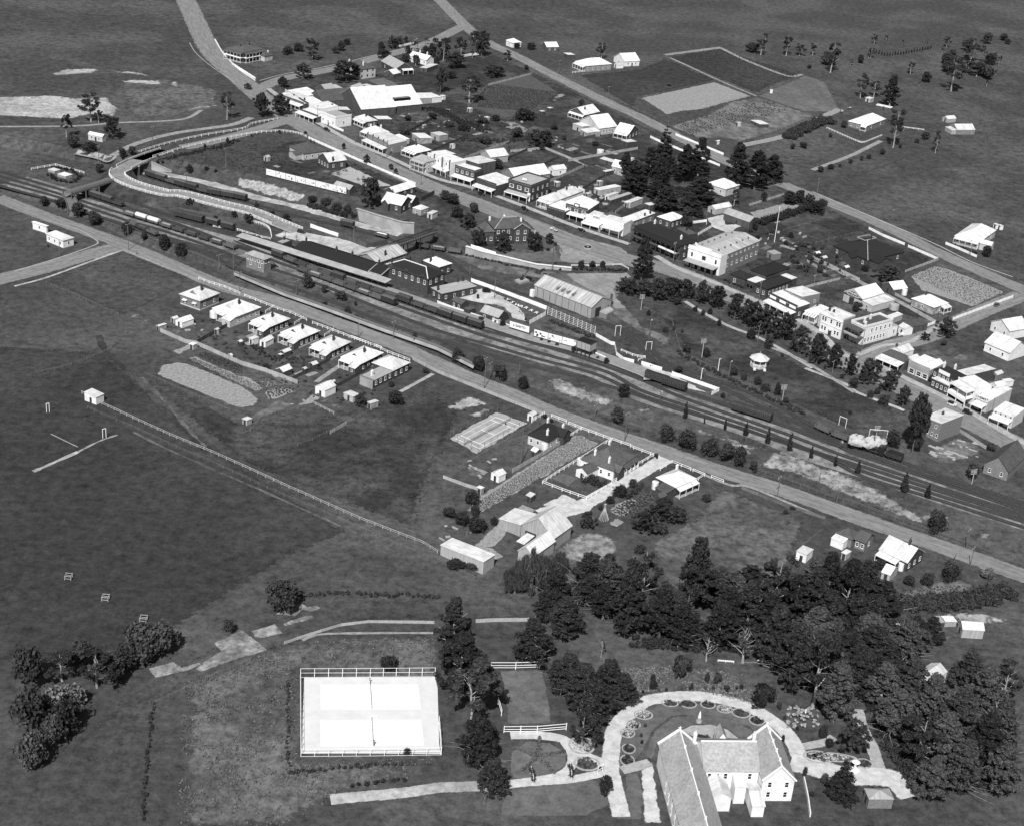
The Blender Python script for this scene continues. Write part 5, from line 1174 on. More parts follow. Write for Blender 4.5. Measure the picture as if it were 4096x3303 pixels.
MB().add([(-.5,b.W*.35,b.e+.5),(-.5,b.W*.65,b.e+.5),(-.5,b.W*.5,b.e+1.7),(0,b.W*.35,b.e+.5),(0,b.W*.65,b.e+.5),(0,b.W*.5,b.e+1.7)],[(0,2,1),(3,4,5),(0,1,4,3),(1,2,5,4),(2,0,3,5)]).build('pediment','white_wall',b.root)
for t in (.1,.22,.5,.78,.9): p,rz,_ = b.face('b',t,.5); ob('window',win_mesh('w'),b.root,(p[0],p[1],5.2),rz+math.pi,(1.1,1,2))
for t in (.12,.26,.74,.88): p,rz,_ = b.face('b',t,.5); ob('window',win_mesh('w'),b.root,(p[0],p[1],1.2),rz+math.pi,(1.1,1,1.9))
p,rz,_ = b.face('b',.5,.46); ob('door',unit_box('dark_paint'),b.root,(p[0],p[1],0),rz,(1.6,.12,3)); MB().cyl((p[0]-.1,p[1],3),.95,p[0]-.16,p[0]-.05,16,0,None,'x').build('door_arch','white_paint',b.root)
b.block(b.L*.4,b.W*.9,b.L*1.15,b.W*1.35,6,'f',0,'cream_wall','iron_white',.05)
b = Bd('corner_hotel','white two-storey corner hotel with long windowed side and dark balcony','hotel',14,(556,1503),(882,1432),(394,1440),7.8,'f',0,'white_wall','tile_mid',o=.05,par='abcd.9',ch=((.25,.55,2.2,'white_wall'),(.55,.75,2.2,'white_wall'),(.12,.2,1.8,'white_wall')))
b.windows('a',5,4.9,1.9,1.0,.2,.98); b.windows('a',7,1.1,1.9,1.0,.04,.8); b.windows('b',3,4.8,1.9,1.1)
b.lean('b',3.6,3.8,3.7,'balcony_floor','wood',-.02,1.05); b.lean('b',3.6,7.2,6.6,'balcony_roof','tile_mid',-.02,1.05)
for i in range(5): p,rz,_ = b.face('b',.01+i*.25,3.4); ob('balcony_post',unit_box('timber_wall'),b.root,(p[0],p[1],-.4),rz,(.18,.18,7))
P = [b.face('b',t,3.5)[0] for t in (0,1)]; MB().bar((*P[0],4.2),(*P[1],4.2),.75).build('balustrade','pale_wood',b.root)
b.block(b.L,.3,b.L+4.5,b.W*.6,4.6,'sb',.5,'white_wall','iron_grey',.05)
ob('window',win_mesh('w'),b.root,(b.L+2.2,.3+.0,1.4),math.pi,(1,1,1.9))
b = shed('auction mart with white gabled roof and arched black name board',14,(537,1197),(757,1125),(340,1110),4.4,'gx','cream_wall',o=.2,name='auction_mart',cat='shop',door='')
p,rz,_ = b.face('b',.45,.04); ob('door',unit_box('dark_paint'),b.root,(p[0],p[1],0),rz,(2.6,.1,3.2))
p,rz,_ = b.face('b',.5,.08); bd = MB().box((-.06,-b.W*.47,b.e-.9),(0,b.W*.47,b.e-.15)); bd.add([(-.07,b.W*.28*math.cos(math.pi*i/10),b.e-.2+1.75*math.sin(math.pi*i/10)) for i in range(11)],[tuple(range(11))]); bd.build('name_board','dark_paint',b.root,(p[0],p[1],0))
b.text('b',.5,b.e+.75,'FURNERS',1.05,'white_paint',.2); b.text('b',.5,b.e-.3,'AUCTION MART',.85,'white_paint',.2)
b = shed('pale lean-to store on the near side of the auction mart',14,(642,1267),(862,1190),(542,1210),3.2,'sc','cream_wall',name='store',cat='shed',win='b1')
shed('gabled white-roofed shed behind the auction mart',14,(867,1097),(982,1055),(790,1020),2.8,'gx','timber_wall')
tank('white rain tank on the lane behind the auction mart',14,977,1150,1.2,2.6)
tank('squat pale tank beside the auction mart lean-to',14,868,1305,2.0,2.4,m='iron_grey')
b = house('stone cottage with white hipped roof and end porch on the lane',14,(1302,1287),(1468,1240),(1047,1187),3.6,'h','stone_wall',ch=((.4,.65),),win='a1b1'); b.verandah('a',2.4,t0=.45)
shed('long low open-fronted shed behind the white hotel',14,(862,1397),(977,1360),(795,1375),2.6,'sc','timber_light')
shed('pied black-and-white gabled stable behind the white hotel',14,(990,1520),(1055,1490),(945,1475),3,'gy','white_wall','iron_white',name='stable'); shed('dark-roofed coach shed inside the white-walled hotel yard',14,(1030,1495),(1200,1440),(985,1440),3,'sc','timber_wall','tile_mid',name='coach_shed')
b = house('large dark-tiled house with pale ridge lines beside the bowling green',14,(592,782),(872,640),(320,597),4,'h','brick_wall','tile_dark',rise=4.5,win='a3b4',ch=((.25,.9,2.6),(.5,.5,2)))
b.block(-4,b.W*.3,b.L*.25,b.W*.55,3.4,'gx',2.2,'brick_wall','tile_dark',.3); b.block(b.L*.1,-4.5,b.L*.45,b.W*.2,3.4,'gy',2.2,'brick_wall','tile_dark',.3)
k = min(b.L,b.W)/2; MB().bar((0,0,4),(k,k,8.5),.3).build('ridge_cap','footpath',b.root)
for p_,q_ in (((.35,.5),(.65,.5)),((.65,.5),(.65,.72)),((.65,.72),(.35,.72)),((.35,.72),(.35,.5))): MB().bar((p_[0]*b.L,p_[1]*b.W,8.7),(q_[0]*b.L,q_[1]*b.W,8.7),.3).build('ridge_cap','footpath',b.root)
for i,(q,s_) in enumerate((((48,712),'left of the tiled house lane'),((120,760),'right of its twin beside the lane'),((358,862),'on the tiled house lawn'))):
    shed('tiny white-roofed privy '+s_,14,q,(q[0]+35,q[1]-14),(q[0]-32,q[1]-20),2.2,'gx','timber_wall',name='privy',cat='outhouse')
b = house('white-roofed U-shaped bungalow beyond the far road at right',14,(1787,587),(1905,440),(1540,500),3.8,'h','cream_wall',win='a2b4'); b.block(-.0,-6,5,.2,3.4,'gy',1.4,'cream_wall','iron_white',.3); b.verandah('b',2)
for i in range(2): shed(('left' if i == 0 else 'right')+' of two white sheds behind the U-shaped bungalow',14,(1965+i*45,405+i*12),(1992+i*45,398+i*12),(1945+i*45,385+i*12),2.2,'sb','white_wall')
house('pale-roofed house cut by the right edge above the side road',14,(2110,1540),(2260,1470),(1965,1420),4,'gx','white_wall',win='b2'); house('white gabled house at right edge below the side road',24,(2110,170),(2260,80),(1870,40),3.8,'gy','white_wall',win='b2')
# ------------------------------------------------------------------ shops at the right end of the main street
b = shop('dark-roofed corner shop with broad white verandah opposite the white hotel',24,(985,268),(1060,215),(758,160),3.8,'h','timber_wall','tile_mid',par='b.02',awn=''); b.awning('b',4.2,3.6,'iron_white',fascia=.5)
shed('long white gabled roof behind the dark corner shop',24,(962,177),(1087,130),(830,120),3.6,'gx','white_wall',name='store',cat='shed',ch=((.3,.8),))
shed('white gabled store squeezed beside the parapet garage',24,(1082,267),(1147,225),(985,210),3.6,'gx','white_wall',name='store',cat='shed')
b = shop('garage with plain pale parapet and wide dark shop windows',24,(1250,355),(1400,285),(1038,258),4.6,'sd','concrete',awn='',par='b.8')
for t in (.2,.55,.85): p,rz,_ = b.face('b',t,.03); ob('shop_window',win_mesh('w'),b.root,(p[0],p[1],.4),rz+math.pi,(2.4,1,2.0))
shed('long white roof behind the parapet garage',24,(1280,330),(1400,270),(1180,290),3.6,'gx','white_wall',name='store',cat='shed')
b = shop('dark-roofed brick building with two tall white chimneys',24,(1522,452),(1652,410),(1298,337),6,'h','brick_wall','tile_dark',par='b.02',awn='',ch=((.35,.75,3,'white_wall'),(.8,.5,3,'white_wall')),name='office_building'); b.windows('b',5,3.7,1.4); b.box('sign_panel',(-.1,b.W*.25,b.e-.2),(.1,b.W*.75,b.e+1.2),'white_paint')
b = shop('low brick building with white triangular pediment on the street',24,(1455,520),(1510,490),(1287,430),4,'f','brick_wall',awn='',par='b.3',parm='white_wall',name='lodge'); b.windows('b',4,1.3,1.5)
MB().add([(-.1,b.W*.1,b.e+.3),(-.1,b.W*.6,b.e+.3),(-.1,b.W*.35,b.e+1.9),(.2,b.W*.1,b.e+.3),(.2,b.W*.6,b.e+.3),(.2,b.W*.35,b.e+1.9)],[(0,2,1),(3,4,5),(0,1,4,3),(1,2,5,4),(2,0,3,5)]).build('pediment','white_paint',b.root)
b = shop('large white-roofed store with two-level verandah and sign band',24,(1742,552),(1922,530),(1545,440),7,'sd','white_wall',par='b.6',awn=''); b.awning('b',4,6.4,'iron_white',fascia=.2); b.awning('b',4.2,3.4,'iron_white',fascia=1.2); b.windows('b',4,4.4,1.6,1.6)
shed('long white-roofed warehouse behind the tall chimneys',24,(1642,420),(1925,330),(1552,352),4.4,'sa','brick_wall',name='warehouse',cat='shed')
b = shop('chemist shop with white awning and raised letter board',24,(1875,690),(2137,580),(1745,640),4.6,'sd','cream_wall',par='',awn='b3.4')
b.box('sign_board',(-.3,.2,b.e-.2),(-.15,b.W-.2,b.e+1.5),'white_paint'); b.text('b',.5,b.e+.65,'CHEMIST',1.35,'dark_paint',.48)
b = shop('cream shop with row of panes above its awning at the right edge',24,(2150,850),(2260,770),(1940,765),4.8,'sd','cream_wall',par='',awn='b3.2'); b.windows('b',6,3.6,1,1)
b = Bd('brick_block','square two-storey brick block with flat white roof beside the poplar','building',24,(1377,932),(1597,830),(1195,835),7,'sa',.5,'pale_brick','iron_white',o=.15,ch=((.55,.6,1.3),))
b.windows('b',2,4.8,1.2,1.0); b.windows('b',4,1.4,1.4,.9)
for i in range(8): MB().box((-.9,b.W-.2-i*.5,2.6-i*.33),(-.05,b.W+.25-i*.5,2.68-i*.33)).build('step','wood',b.root)
shed('small gabled shed behind the long warehouse',24,(1975,405),(2032,372),(1922,375),2.6,'gx','pale_brick'); shed('arch-windowed white shed near the right edge',24,(1975,530),(2065,495),(1915,480),3,'gx','white_wall'); shed('white skillion at the right edge above the chemist',24,(2070,480),(2140,450),(2040,450),2.4,'sb','white_wall')
b = house('dark gabled house at the lower right corner of the town',24,(2100,1440),(2300,1250),(1825,1345),3.6,'gx','pale_brick','tile_mid',rise=4.4,win='b2')
# ------------------------------------------------------------------ station
b = Bd('station_building','long dark-roofed railway station with pale platform awning','station',11,(1535,945),(1680,850),(622,640),4.6,'gy',1.9,'brick_wall','tile_dark',o=.3,ch=((.5,.95,1.8),(.5,.6,1.8),(.5,.42,1.8),(.5,.12,1.8)),ang=None)
b.windows('b',16,1.2,1.8,1.1)
b.lean('b',4.6,4.4,3.9,'platform_awning','iron_grey',-.62,1.12)
for i in range(22):
    p,rz,_ = b.face('b',-.6+1.7*i/21,2.6); ob('awning_post',unit_box('wood'),b.root,(p[0],p[1],0),rz,(.2,.2,4.1))
P = [b.face('b',t,4.65)[0] for t in (-.62,1.12)]; MB().bar((*P[0],3.75),(*P[1],3.75),.3).build('awning_valance','dark_paint',b.root)
for y in (.0,.14): MB().bar((.0,b.W*y+.1,4.68),(b.L/2,b.W*y+.1,6.4),.32).build('ridge_flashing','footpath',b.root)
MB().bar((0,b.W*.003,4.66),(0,b.W*.14,4.66),.3).build('ridge_flashing','footpath',b.root)
ST = b
b = Bd('station_entrance','stained pale gabled roof over the station entrance','station',11,(1492,812),(1782,690),(1300,718),4.8,'gx',2.6,'grey_wall','iron_stain',o=.5,ch=((.4,.2,2.2),))
b = Bd('refreshment_room','two-storey dark brick refreshment room with white roof ridges','station',11,(2035,992),(2230,915),(1562,832),7,'h',2.6,'brick_wall','tile_dark',o=.3,ch=((.7,.7,2.4),(.2,.9,2.2),(.9,.5,2.4)))
b.windows('b',7,4.4,1.9,1.1); b.windows('a',3,4.4,1.9,1.1); b.parapet('b.5','brick_wall')
for t in (.14,.5,.86): MB().cyl((.15,b.W*t,b.e+.3),1.3,0,.3,16,0,None,'x').build('parapet_curve','brick_wall',b.root)
for p_,q_ in (((.1,.1,7.1),(b.L/2,b.L/2,9.7)),((.1,b.W-.1,7.1),(b.L/2,b.W-b.L/2,9.7)),((b.L/2,b.L/2,9.7),(b.L/2,b.W-b.L/2,9.7))): MB().bar(p_,q_,.3).build('ridge_cap','white_paint',b.root)
b = Bd('parcels_office','square brick parcels office at the left end of the station','station',11,(483,612),(570,570),(413,580),4.2,'f',0,'brick_wall','iron_grey',o=.05,par='abcd.4',win='b2',ch=((.8,.8,1.4),))
house('station master\'s pale hipped roof behind the refreshment room',12,(20,855),(160,812),(-160,780),5,'h','brick_wall','iron_white',ch=((.1,.6,2),(.5,.8,2)),name='station_residence',win='a2')
b = Bd('luggage_office','flat pale-roofed brick office between station and garden','station',12,(45,1138),(402,1045),(-45,1065),4,'f',0,'brick_wall','iron_grey',o=.3,win='a4b2',ch=((.05,.5,2.4),(.75,.95,2.2),(.9,.95,2)))
b = Bd('signal_box','two-storey signal box with pale hipped roof between the tracks','signal box',11,(285,778),(357,735),(92,700),6.2,'h',1.4,'grey_wall','iron_grey',o=.6,win='b2')
b.windows('b',5,4.0,1.4,1.2); b.windows('a',2,4.0,1.4,1.2)
for i in range(9): MB().box((b.L+.2+i*.45,.3,3.3-i*.36),(b.L+.65+i*.45,1.3,3.38-i*.36)).build('step','wood',b.root)
b.box('landing',(b.L-.6,.2,3.3),(b.L+.4,1.5,3.4),'wood')
shed('small gabled brick hut with dark roof inside the white garden fence',12,(255,1255),(330,1225),(160,1200),3,'gy','brick_wall','tile_mid',name='hut',cat='hut',win='b2'); shed('dark lean-to beside the gabled brick hut',12,(340,1320),(395,1285),(290,1290),2.4,'sb','brick_wall','tile_mid',name='hut',cat='hut')
shed('brick store with pale grey roof in the station garden',12,(652,1395),(722,1330),(478,1315),3,'gy','brick_wall','iron_grey',name='hut',cat='hut',win='b2')
shed('white privy tucked against the garden fence below the pale-roofed store',12,(650,1430),(672,1415),(585,1405),2.0,'sb','white_wall',name='privy',cat='outhouse')
b = Bd('goods_shed','long corrugated goods shed with ribbed roof beside the sidings','goods shed',12,(1647,1287),(1842,1195),(1050,1035),5.2,'gy',3.0,'timber_light','iron_stain',o=.3,chm='brick_wall')
p,rz,_ = b.face('a',.35,.05); ob('door',unit_box('dark_paint'),b.root,(p[0],p[1],0),rz,(3.6,.1,4)); p,rz,_ = b.face('a',.82,.6); ob('door',unit_box('timber_wall'),b.root,(p[0],p[1],0),rz+.5,(1.7,.12,3.6))
for i in range(9): p,rz,_ = b.face('b',(i+.5)/9,.06); ob('batten',unit_box('wood'),b.root,(p[0],p[1],0),rz,(.2,.12,5))
for i in range(4): b.box('skylight',(b.L*.12,b.W*(.36+.09*i),b.e+3.0*.28),(b.L*.3,b.W*(.39+.09*i),b.e+3.0*.62),'lead')
b.box('timber_screen',(-1.5,b.W-1.0,-.5),(-.1,b.W+.6,3.2),'white_paint')
tank('upright iron boiler stack beside the goods shed',12,1848,1270,.5,5.5,m='timber_wall')
o = thing('tank_hut','low round-topped iron hut beside the goods shed','hut',G(12,1800,1380),R(56)); arch_mb(5.2,3.6,2.2,1.3,10).build('roof','iron_grey',o); MB().box((-2.6,-1.8,-.4),(2.6,1.8,2.2)).build('wall','pale_brick',o)
shed('little brick weighbridge hut below the street wall',12,(1095,880),(1128,850),(1050,850),2.6,'f','brick_wall','iron_grey',name='hut',cat='hut')
# crane on its stone base
o = thing('yard_crane','small hand crane on a round stone base in the goods yard','crane',G(12,905,1010),R(40)); MB().box((-2.6,-1.8,-.3),(2.6,1.8,.9)).build('base','concrete',o); MB().cyl((0,0,0),.35,.9,3.4,10,0,.25).build('post','iron_black',o); MB().bar((0,0,1.6),(3.4,0,5.2),.3,0,.18).bar((0,0,3.3),(3.4,0,5.2),.08).build('jib','iron_black',o); MB().box((-1.3,-.5,1.4),(-.4,.5,2.2)).build('winch','iron_black',o)
# elevated water tank
p = GZ(12,1580,1800,RAIL); o = thing('water_tower','square iron water tank on a dark timber stand at the platform end','water tower',p,R(-34))
MB().box((-3.2,-2.2,3.4),(3.2,2.2,6.4)).build('tank','iron_grey',o); MB().box((-3.35,-2.35,6.4),(3.35,2.35,6.5)).build('rim','iron_black',o); MB().box((-3.0,-2.0,6.5),(3.0,2.0,6.52)).build('water','glass',o)
for sx in (-1,-.33,.33,1):
    for sy in (-1,1): ob('leg',unit_box('iron_black'),o,(sx*2.9,sy*1.9,-.3),0,(.3,.3,3.7))
    MB().box((sx*3.05-.06,-2.26,3.4),(sx*3.05+.06,-2.2,6.4)).build('rib','wood',o)
# footbridge
def footbridge():
    A,B_ = GZ(11,1640,640,RAIL+6),GZ(11,2110,470,RAIL+6.2); d = B_-A; d.z = 0; L = d.length; a = math.atan2(d.y,d.x)
    o = thing('footbridge','dark lattice footbridge from the station to the retaining wall','footbridge',(A.x,A.y,RAIL),a)
    MB().box((0,-1.3,5.6),(L,1.3,5.8)).build('deck','wood',o)
    for s in (-1,1):
        b = MB().bar((0,s*1.3,5.7),(L,s*1.3,5.7),.22).bar((0,s*1.3,7.3),(L,s*1.3,7.3),.22); n = int(L/1.6)
        for i in range(n): b.bar((L*i/n,s*1.3,5.7),(L*(i+1)/n,s*1.3,7.3),.1).bar((L*(i+1)/n,s*1.3,5.7),(L*i/n,s*1.3,7.3),.1)
        b.build('lattice_girder','iron_black',o)
    for x in (.5,L*.33,L*.62): 
        for s in (-1,1): ob('column',unit_box('iron_black'),o,(x,s*1.2,-.3),0,(.35,.35,6))
    for i in range(16): MB().box((-.45*i-.45,-1.2,5.4-.34*i),(-.45*i,1.2,5.5-.34*i)).build('step','wood',o)
    for s in (-1,1): MB().bar((0,s*1.25,6.6),(-7.2,s*1.25,1.2),.12).bar((0,s*1.25,5.5),(-7.2,s*1.25,.1),.25).build('stair_rail','iron_black',o)
footbridge()
# retaining walls
def wallrun(name,label,pts,m,cop='footpath',back=.5):
    P = [GZ(*q[:3],RAIL) for q in pts]; o = thing(name,label,'wall',P[0]); b = MB(); c = MB()
    for i in range(len(P)-1):
        p,q = P[i]-P[0],P[i+1]-P[0]; h0,h1 = pts[i][3],pts[i+1][3]; n = Vector((-(q-p).y,(q-p).x,0)).normalized()
        if n.y < 0: n = -n
        t = n*back
        b.add([p+Vector((0,0,-.5)),q+Vector((0,0,-.5)),q+Vector((0,0,h1))+n*.25,p+Vector((0,0,h0))+n*.25,p+t+Vector((0,0,-.5)),q+t+Vector((0,0,-.5)),q+t+Vector((0,0,h1))+n*.3,p+t+Vector((0,0,h0))+n*.3],[(0,1,2,3),(7,6,5,4),(3,2,6,7),(0,3,7,4),(1,5,6,2)])
        c.add([p-n*.1+Vector((0,0,h0)),q-n*.1+Vector((0,0,h1)),q+n*1.0+Vector((0,0,h1)),p+n*1.0+Vector((0,0,h0)),p-n*.1+Vector((0,0,h0+.3)),q-n*.1+Vector((0,0,h1+.3)),q+n*1.0+Vector((0,0,h1+.3)),p+n*1.0+Vector((0,0,h0+.3))],[(0,3,2,1),(4,5,6,7),(0,1,5,4),(1,2,6,5),(2,3,7,6),(3,0,4,7)])
    b.build('masonry',m,o); c.build('coping',cop,o); return o
wallrun('retaining_wall','tall grey masonry retaining wall below the twin-gabled cottage',[(11,1262,352,5.6),(11,1500,425,5.5),(11,1745,492,5.3),(11,1885,500,5.1)],'concrete')
wallrun('retaining_wall','long whitewashed wall curving down from the footbridge to the goods yard',[(12,295,715,3.6),(12,480,758,2.9),(12,700,797,2.4),(12,900,838,2.0),(12,1055,866,1.7),(12,1430,895,1.3)],'concrete','white_wall')
fence('paling','white boarded fence on the wall in front of the courthouse',[(12,358,650),(12,620,735)],1.8,3,'white_paint'); fence('rail','low white kerb fence with three clipped shrubs by the street corner',[(12,1430,845),(12,1700,845),(12,1960,835),(12,2040,880)],.9,3)
wallrun('retaining_wall','low pale boarded wall between the front road and the tracks',[(11,-40,985-60,1.0),(11,500,1150,1.0),(11,900,1290,1.1),(11,1500,1510,1.2),(11,2137,1730,1.2),(22,380,320,1.0)],'concrete','wood',.3)
# bridges at the left
def bridge(name,label,pts,w_,m,rail_m,posts=True):
    P = [GZ(*q) for q in pts]; o = thing(name,label,'bridge',P[0]); P = [p-P[0] for p in P]; b = MB(); n = len(P)
    V = []
    for i,p in enumerate(P):
        t = P[min(i+1,n-1)]-P[max(i-1,0)]; t.z = 0; t.normalize(); s_ = Vector((-t.y,t.x,0)); V += [p-s_*w_/2,p+s_*w_/2]
    for i in range(n-1):
        a,c,d,e = V[2*i],V[2*i+1],V[2*i+3],V[2*i+2]; dn = Vector((0,0,-.7)); b.add([a,e,d,c,a+dn,e+dn,d+dn,c+dn],[(0,1,2,3),(7,6,5,4),(0,4,5,1),(1,5,6,2),(2,6,7,3),(3,7,4,0)])
    b.build('deck',m,o)
    for s in (0,1):
        r = MB()
        for i in range(n-1): r.bar(V[2*i+s]+Vector((0,0,1)),V[2*i+2+s]+Vector((0,0,1)),.18).bar(V[2*i+s]+Vector((0,0,.5)),V[2*i+2+s]+Vector((0,0,.5)),.12)
        r.build('handrail',rail_m,o)
        for i in range(n):
            ob('post',unit_box(rail_m),o,V[2*i+s],0,(.18,.18,1.1))
            if posts and V[2*i+s].z+pts[0][3] > 3: ob('trestle_leg',unit_box('wood'),o,V[2*i+s]+Vector((0,0,-.7-(V[2*i+s].z+pts[0][3]-RAIL))),0,(.4,.4,V[2*i+s].z+pts[0][3]-RAIL+.1))
    return o
bridge('road_bridge','dark timber road bridge over the main lines at far left',[(0,740,1510,6.9),(0,560,1570,6.9),(0,420,1610,6.9),(0,260,1665,6.8),(10,285,105,5),(10,320,180,3),(10,340,250,1.2),(10,335,310,.3)],5.2,'wood','wood')
bridge('road_bridge','overbridge carrying the white-fenced road across the siding',[(0,1330,1215,7.0),(0,1160,1270,7.0),(0,1000,1330,7.0),(0,870,1395,7.0)],8.2,'road','white_paint',False)
wallrun('bridge_abutment','pale sloping wing wall of the overbridge across the siding',[(0,1165,1440,5.0),(0,1380,1445,.6)],'concrete'); wallrun('bridge_abutment','dark brick abutment under the overbridge',[(0,930,1470,4.6),(0,1040,1480,4.6)],'brick_wall')
# hoardings with posters
def hoarding(label,rc,p,q,h,n,lift=.6,z=None,seed=1,text=None):
    A,B_ = (G(rc,*p),G(rc,*q)) if z is None else (GZ(rc,*p,z),GZ(rc,*q,z)); d = B_-A; L = math.hypot(d.x,d.y); o = thing('poster_hoarding',label,'hoarding',A,math.atan2(d.y,d.x)); sl = d.z/L; g = random.Random(seed)
    for i in range(n+1): ob('post',unit_box('wood'),o,(L*i/n,.12,sl*L*i/n-.4),0,(.25,.25,h+lift+.7))
    for i in range(n):
        x0,x1 = L*i/n+.12,L*(i+1)/n-.12; z0 = sl*(x0+x1)/2+lift
        pn = MB().box((x0,-.06,z0),(x1,.04,z0+h)).build('poster_panel','poster',o); k = MB()
        if text: continue
        for j in range(g.randint(3,6)):       # printed shapes
            cx_,cz = g.uniform(x0+.5,x1-.5),z0+g.uniform(.4,h-.4); w_,hh = g.uniform(.25,.9),g.uniform(.15,.5)
            if g.random() < .5: k.box((max(x0+.1,cx_-w_),-.075,cz-hh*.4),(min(x1-.1,cx_+w_),-.062,cz+hh*.4))
            else: k.cyl((cx_,0,cz),hh,-.075,-.062,10,0,None,'y')
        k.build('poster_print',['dark_paint','poster_grey','lead'][g.randrange(3)],pn)
    return o,L
hoarding('long row of eight poster boards along the top of the cutting',1,(305,1482),(1162,1690),3.0,8,.7,seed=4)
o,L = hoarding('single white board lettered in script on the platform garden',12,(765,1515),(977,1580),2.6,1,1.0,RAIL+1,5,'SARTO'); add_text('e SARTO',1.5,'dark_paint',o,(L/2,-.12,2.4),0)
hoarding('three poster boards in a row beside the station garden',12,(1027,1600),(1478,1722),2.8,3,.6,RAIL+1,9)
fence('court','tall white lattice screen with stays behind the station garden',[(12,1175,1360),(12,1680,1570)],3.6,2.2,rails=(.1,.3,.5,.7,.9),name='lattice_screen')
# station garden
sheet('garden_gravel','gravel',[(12,160,1180),(12,400,1100),(12,500,1080),(12,720,1180),(12,930,1330),(12,950,1450),(12,800,1410),(12,700,1290),(12,480,1250),(12,330,1220)],.35,jit=.2)
sheet('garden_bed','dark_soil',[(12,680,1190),(12,760,1180),(12,1130,1330),(12,1100,1390),(12,960,1470),(12,930,1380),(12,850,1290)],.4,jit=.2); sheet('garden_bed','dark_soil',[(12,500,1250),(12,640,1260),(12,790,1350),(12,800,1380),(12,740,1380),(12,700,1330)],.41,jit=.2)
for i,(x,y,ch_) in enumerate(((750,1215,'V'),(797,1245,'S'),(852,1275,'W'),(893,1290,'A'),(945,1305,'R'),(1000,1333,'R'),(1055,1357,'R'))):
    o = add_text(ch_,3.0,'white_paint',None,G(12,x,y)+Vector((0,0,.75)),R(-34),True); tag(o,'white garden letter %s, %s from the left in the flower bed' % (ch_,nth(i)),'letter','letters planted in the station garden'); o.name = 'garden_letter'
fence('paling','whitewashed fence along the back of the station garden',[(12,360,1010),(12,640,1110),(12,960,1230),(12,1165,1310),(12,1150,1370),(12,985,1460)],1.7,3,'white_paint',sm=False)
fence('paling','low white wall along the platform side of the station garden',[(12,0,1240),(12,120,1290),(12,300,1350),(12,480,1410),(12,640,1440),(12,760,1500)],1.3,3,'white_paint')
fence('paling','white stepped wall beside the flat-roofed luggage office',[(12,40,1215),(12,265,1110),(12,330,1140),(12,395,1110)],1.3,3,'white_paint')
fence('paling','white board fence curving round the end of the platform',[(22,1490,135),(22,1700,200),(22,1790,240)],1.4,3,'white_paint'); fence('paling','white curved fence sheltering the sheep race at the platform end',[(12,1690,1590),(12,1850,1680),(22,1890,85),(22,1910,190),(22,1990,250),(22,2095,275)],1.4,3,'white_paint')
fence('rail','small white railed pen beside the curved fence',[(22,1960,150),(22,2080,200),(22,2137,215),(23,215,225),(23,140,255)],1.1,2.2)
fence('paling','short white fence beside the dock siding',[(23,175,290),(23,390,355)],1.4,3,'white_paint'); fence('paling','long white fence at the end of the dock platform',[(23,500,400),(23,1000,575),(23,925,615)],1.5,3,'white_paint')
clump('garden_flowers','dense low planting filling the lettered station garden bed','flowers',[(12,700,1195),(12,900,1275),(12,1100,1365),(12,970,1440),(12,880,1310)],3.0,.5,'leaf',.18,60)
clump('shrubbery','untidy shrubs along the fence beside the lattice screen','shrubs',[(12,1200,1440),(12,1450,1540),(12,1650,1610)],2.5,1.4,'leaf',.22,70)
sheet('garden_ground','pale_grass',[(12,1060,1500),(12,1170,1390),(12,1660,1600),(12,1480,1700),(12,1480,1640)],.35,jit=.2)
# trains
for lab,grp,p0,p1,seq,tk in (
 ('{k} standing along the platform, {n} from the left','wagons standing along the platform',(11,345,735),(12,480,1520),['van','open','open','open/ballast','open','van','open/dark_soil','open','open','open/ballast','van','open','open','van','van','van'],'platform'),
 ('{k} in the middle yard rake, {n} from the left','wagons in the middle yard rake',(11,640,890),(11,1690,1270),['open','open/soil','open','open/ballast','open','open/soil','open','van'],None),
 ('{k} against the bank of the ramp road, {n} from the left','vans against the ramp bank',(10,420,70),(10,860,215),['van','van','van','open'],None),
 ('{k} in the left yard beside the sheeted pair, {n} from the left','wagons in the left yard',(10,870,290),(10,1870,610),['open/soil','tarp','tarp','open/soil','open','open/ballast','open','open/soil','open'],None),
 ('{k} in the near yard rake, {n} from the left','wagons in the near yard rake',(10,910,390),(10,1230,530),['open','open/ballast','open'],None),
 ('{k} below the ramp fence, {n} from the left','dark vehicles below the ramp fence',(10,1400,305),(10,2065,470),['coach','van','van'],None),
 ('{k} under the overbridge bank, {n} from the left','vans under the overbridge bank',(0,1110,1500),(11,130,165),['van','van','open','van','van','open','van','van','van'],'goods'),
 ('{k} on the upper siding below the footbridge, {n} from the left','wagons below the footbridge',(11,1890,640),(12,140,700),['open','open/soil','open'],None)):
    rake(lab,grp,p0,p1,seq,TRK.get(tk))
def single(kind,rc,p,q,label,load=None):
    A,B_ = GZ(rc,*p,RAIL+.32),GZ(rc,*q,RAIL+.32); d = B_-A; return vehicle(kind,(A+B_)/2,math.atan2(d.y,d.x),label,None,load)
single('van',11,(1100,410),(1250,445),'lone dark covered van on the siding below the retaining wall'); single('open',11,(1470,520),(1610,555),'open wagon loaded with pale bales below the retaining wall','tarp')
single('brake',23,(250,445),(420,500),'dark van at the end of the dock platform, left of the pair'); single('brake',23,(425,510),(635,575),'dark brake van with white-numbered side, right of the pair')
single('coach',23,(1135,770),(1570,905),'lone dark passenger carriage standing beyond the dock platform')
